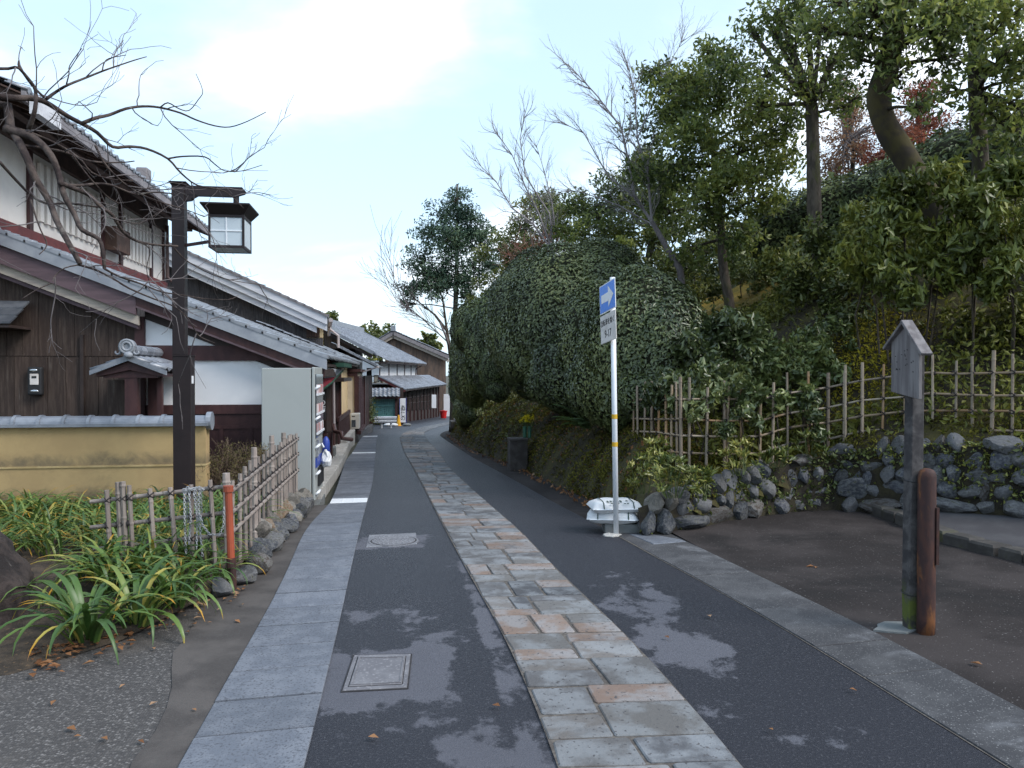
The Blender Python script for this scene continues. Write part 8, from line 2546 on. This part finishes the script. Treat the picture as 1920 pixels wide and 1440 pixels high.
# dark trees behind the hedges
BG = 'trees rising behind the hedges'
tree('background_tree', 'brown-green tree behind the far hedge right of the conifer', [(985, 560, 26), (985, 470, 26), (985, 420, 26)], .14, .07, M['bark'], [(985, 430, 26, 1.1), (1020, 400, 26, 1.1), (950, 470, 26, 1.0), (1035, 450, 25, 1.0), (975, 480, 25, .9), (1000, 380, 27, .7)], 6500, .13, M['leaf_bush'], 71, BG)
tree('background_tree', 'dense green tree right of the fan-shaped bare tree', [(1150, 520, 19), (1140, 460, 19), (1120, 400, 19)], .13, .06, M['bark'], [(1110, 400, 19, .95), (1150, 370, 19, .95), (1080, 440, 19, .75), (1170, 430, 18.5, .9), (1120, 450, 18, .8), (1190, 370, 19, .8), (1060, 400, 20, .7), (1180, 490, 17, .6)], 9500, .11, M['leaf_oak'], 72, BG)
tree('background_tree', 'tree with forked dark trunk between the bare tree and the evergreen oak', [(1215, 500, 17), (1235, 400, 17), (1240, 320, 17)], .10, .06, M['bark'], [(1230, 380, 17.5, .8), (1260, 440, 17, .7), (1210, 310, 18, .8), (1290, 360, 17.5, .8), (1250, 500, 16, .6), (1215, 450, 17, .6)], 6000, .11, M['leaf_bush'], 73, BG)
tree('background_tree', 'shadowy tree behind the evergreen oak and the moss lawn', [(1440, 540, 20), (1440, 440, 20), (1440, 380, 20)], .14, .08, M['bark'], [(1430, 420, 20, 1.0), (1370, 470, 20, 1.0), (1480, 400, 20, .9), (1340, 430, 21, .9), (1490, 470, 19, .8), (1410, 490, 19, .8), (1310, 480, 20, .8)], 7500, .12, M['leaf_bush'], 74, BG)
tree('background_tree', 'low tree over the road end between far hedge and conifer', [(935, 600, 30), (930, 560, 30), (925, 530, 30)], .10, .06, M['bark'], [(930, 540, 30, .9), (955, 560, 28, .9), (905, 580, 30, .7), (960, 510, 29, .8)], 4200, .13, M['leaf_bush'], 75, BG)
# reddish and tan winter trees on the crest
for k, (px0, d, m_, lm, lab, cl) in enumerate(((1720, 23, 'redtwig', 'leaf_red', 'reddish withered tree on the skyline between the two upper right trunks', [(1720, 220, 23, 1.0), (1690, 270, 23, .9), (1760, 250, 23, .8), (1730, 170, 23, .8), (1650, 290, 23, .9), (1690, 320, 23, .9), (1760, 300, 23, .8)]),
                                              (1590, 25, 'paletwig', 'leaf_tan', 'tan withered tree behind the broken-topped trunk', [(1590, 230, 25, 1.0), (1570, 290, 25, 1.0), (1620, 290, 25, .9), (1600, 200, 25, .7), (1560, 340, 25, 1.0), (1620, 350, 25, 1.0), (1650, 240, 25, .8), (1580, 180, 25, .7)]),
                                              (1000, 23, 'redtwig', 'leaf_red', 'low reddish twiggy tree behind the middle hedge', [(1000, 460, 22, .7), (1050, 450, 22, .6), (960, 480, 23, .6)]))):
    P, subs = crown_pts(cl, 6500 if k < 2 else 60, np.random.default_rng(80 + k), 10)
    c = atD(px0, cl[0][1], d)
    g = hz(c.x, c.y)
    t = thing('withered_tree', lab, 'tree', (c.x, c.y, g), 'withered trees on the crest')
    mb = MB(); mb.tube([(c.x, c.y, min(g, c.z) - .2), (c.x + .2, c.y, c.z - 1.0), (c.x - .1, c.y, c.z + .4)], [.10, .07, .03], 7)
    mb.build('trunk', M['bark'], t, smooth=True)
    mb = MB(); rr = random.Random(k)
    for a, q, r in subs:
        s = Vector((c.x + rr.gauss(0, .1), c.y, c.z - .6))
        mb.tube([s, s.lerp(q, .5) + Vector((0, 0, .1)), q], [.03, .018, .006], 4, False)
        for _ in range(5):
            d_ = Vector((rr.gauss(0, 1), rr.gauss(0, 1), rr.gauss(.4, 1))).normalized()
            mb.tube([q, q + d_ * r * .4, q + d_ * r * .8 + Vector((0, 0, .08))], [.008, .006, .004], 3, False)
    mb.build('branches', M[m_], t, smooth=True)
    leaf_cards('leaves', P, .085, M[lm], t, asp=.6, seed=80 + k)
# far trees behind the roofs
for k, (px, py, d, r, lab) in enumerate(((703, 634, 120, 3.0, 'distant round tree left of the far plank house gable'), (716, 630, 125, 3.0, 'distant round tree nearest the far plank house roof'), (614, 606, 110, 2.6, 'distant tree behind the white barge boards of the plank gable'), (805, 640, 110, 1.5, 'distant small conifer over the far plank house roof'), (678, 622, 130, 1.3, 'distant small tree over the corner shop ridge'))):
    c = atD(px, py, d)
    t = thing('distant_tree', lab, 'tree', (c.x, c.y, gz(c.y)), 'distant trees behind the roofs')
    MB().tube([(c.x, c.y, gz(c.y)), (c.x, c.y, c.z)], [.3, .15], 6).build('trunk', M['bark'], t)
    P, _ = crown_pts([(px, py, d, r), (px - r * 6, py + r * 5, d, r * .8), (px + r * 6, py + r * 5, d, r * .8), (px, py + r * 10, d, r)], 1500, np.random.default_rng(200 + k), 9)
    leaf_cards('crown', P, .6, M['leaf_bush'], t, asp=.6, seed=200 + k)
# potted greenery by the dark shop
c = atY(692, 786, 36)
pt_ = thing('potted_shrub', 'dark potted shrub standing before the dark shop near the guard rail', 'plant', (c.x, c.y, gz(c.y) + .2))
MB().lathe([(.16, 0), (.22, .3), (.24, .32), (.2, .33)], (c.x, c.y, gz(c.y) + .2), 12).build('pot', M['redbrown'], pt_)
P = np.array(c) + np.random.default_rng(5).normal(0, 1, (900, 3)) * np.array([.2, .2, .32]) + np.array([0, 0, .3])
leaf_cards('foliage', P, .10, M['leaf_hedge2'], pt_, seed=5)
# hill woods beyond: one mass along the crest
rng = np.random.default_rng(91)
n = 42000
x = rng.uniform(7, 40, n); y = rng.uniform(12, 62, n)
ok = (x - Xb(y) > 4.6) & (y > Yw(x) + 4.5)
h = (np.sin(.9 * x + .4 * y) + np.sin(.7 * y - .5 * x + 1)) * .35 + .75
x, y, h = x[ok], y[ok], h[ok]
P = np.stack([x, y, hill(x, y) + rng.random(len(x)) ** .7 * 1.25 * h], 1)
leaf_cards('hill_thicket', P, .20, M['leaf_bush'], asp=.5, kind='stuff', seed=92)
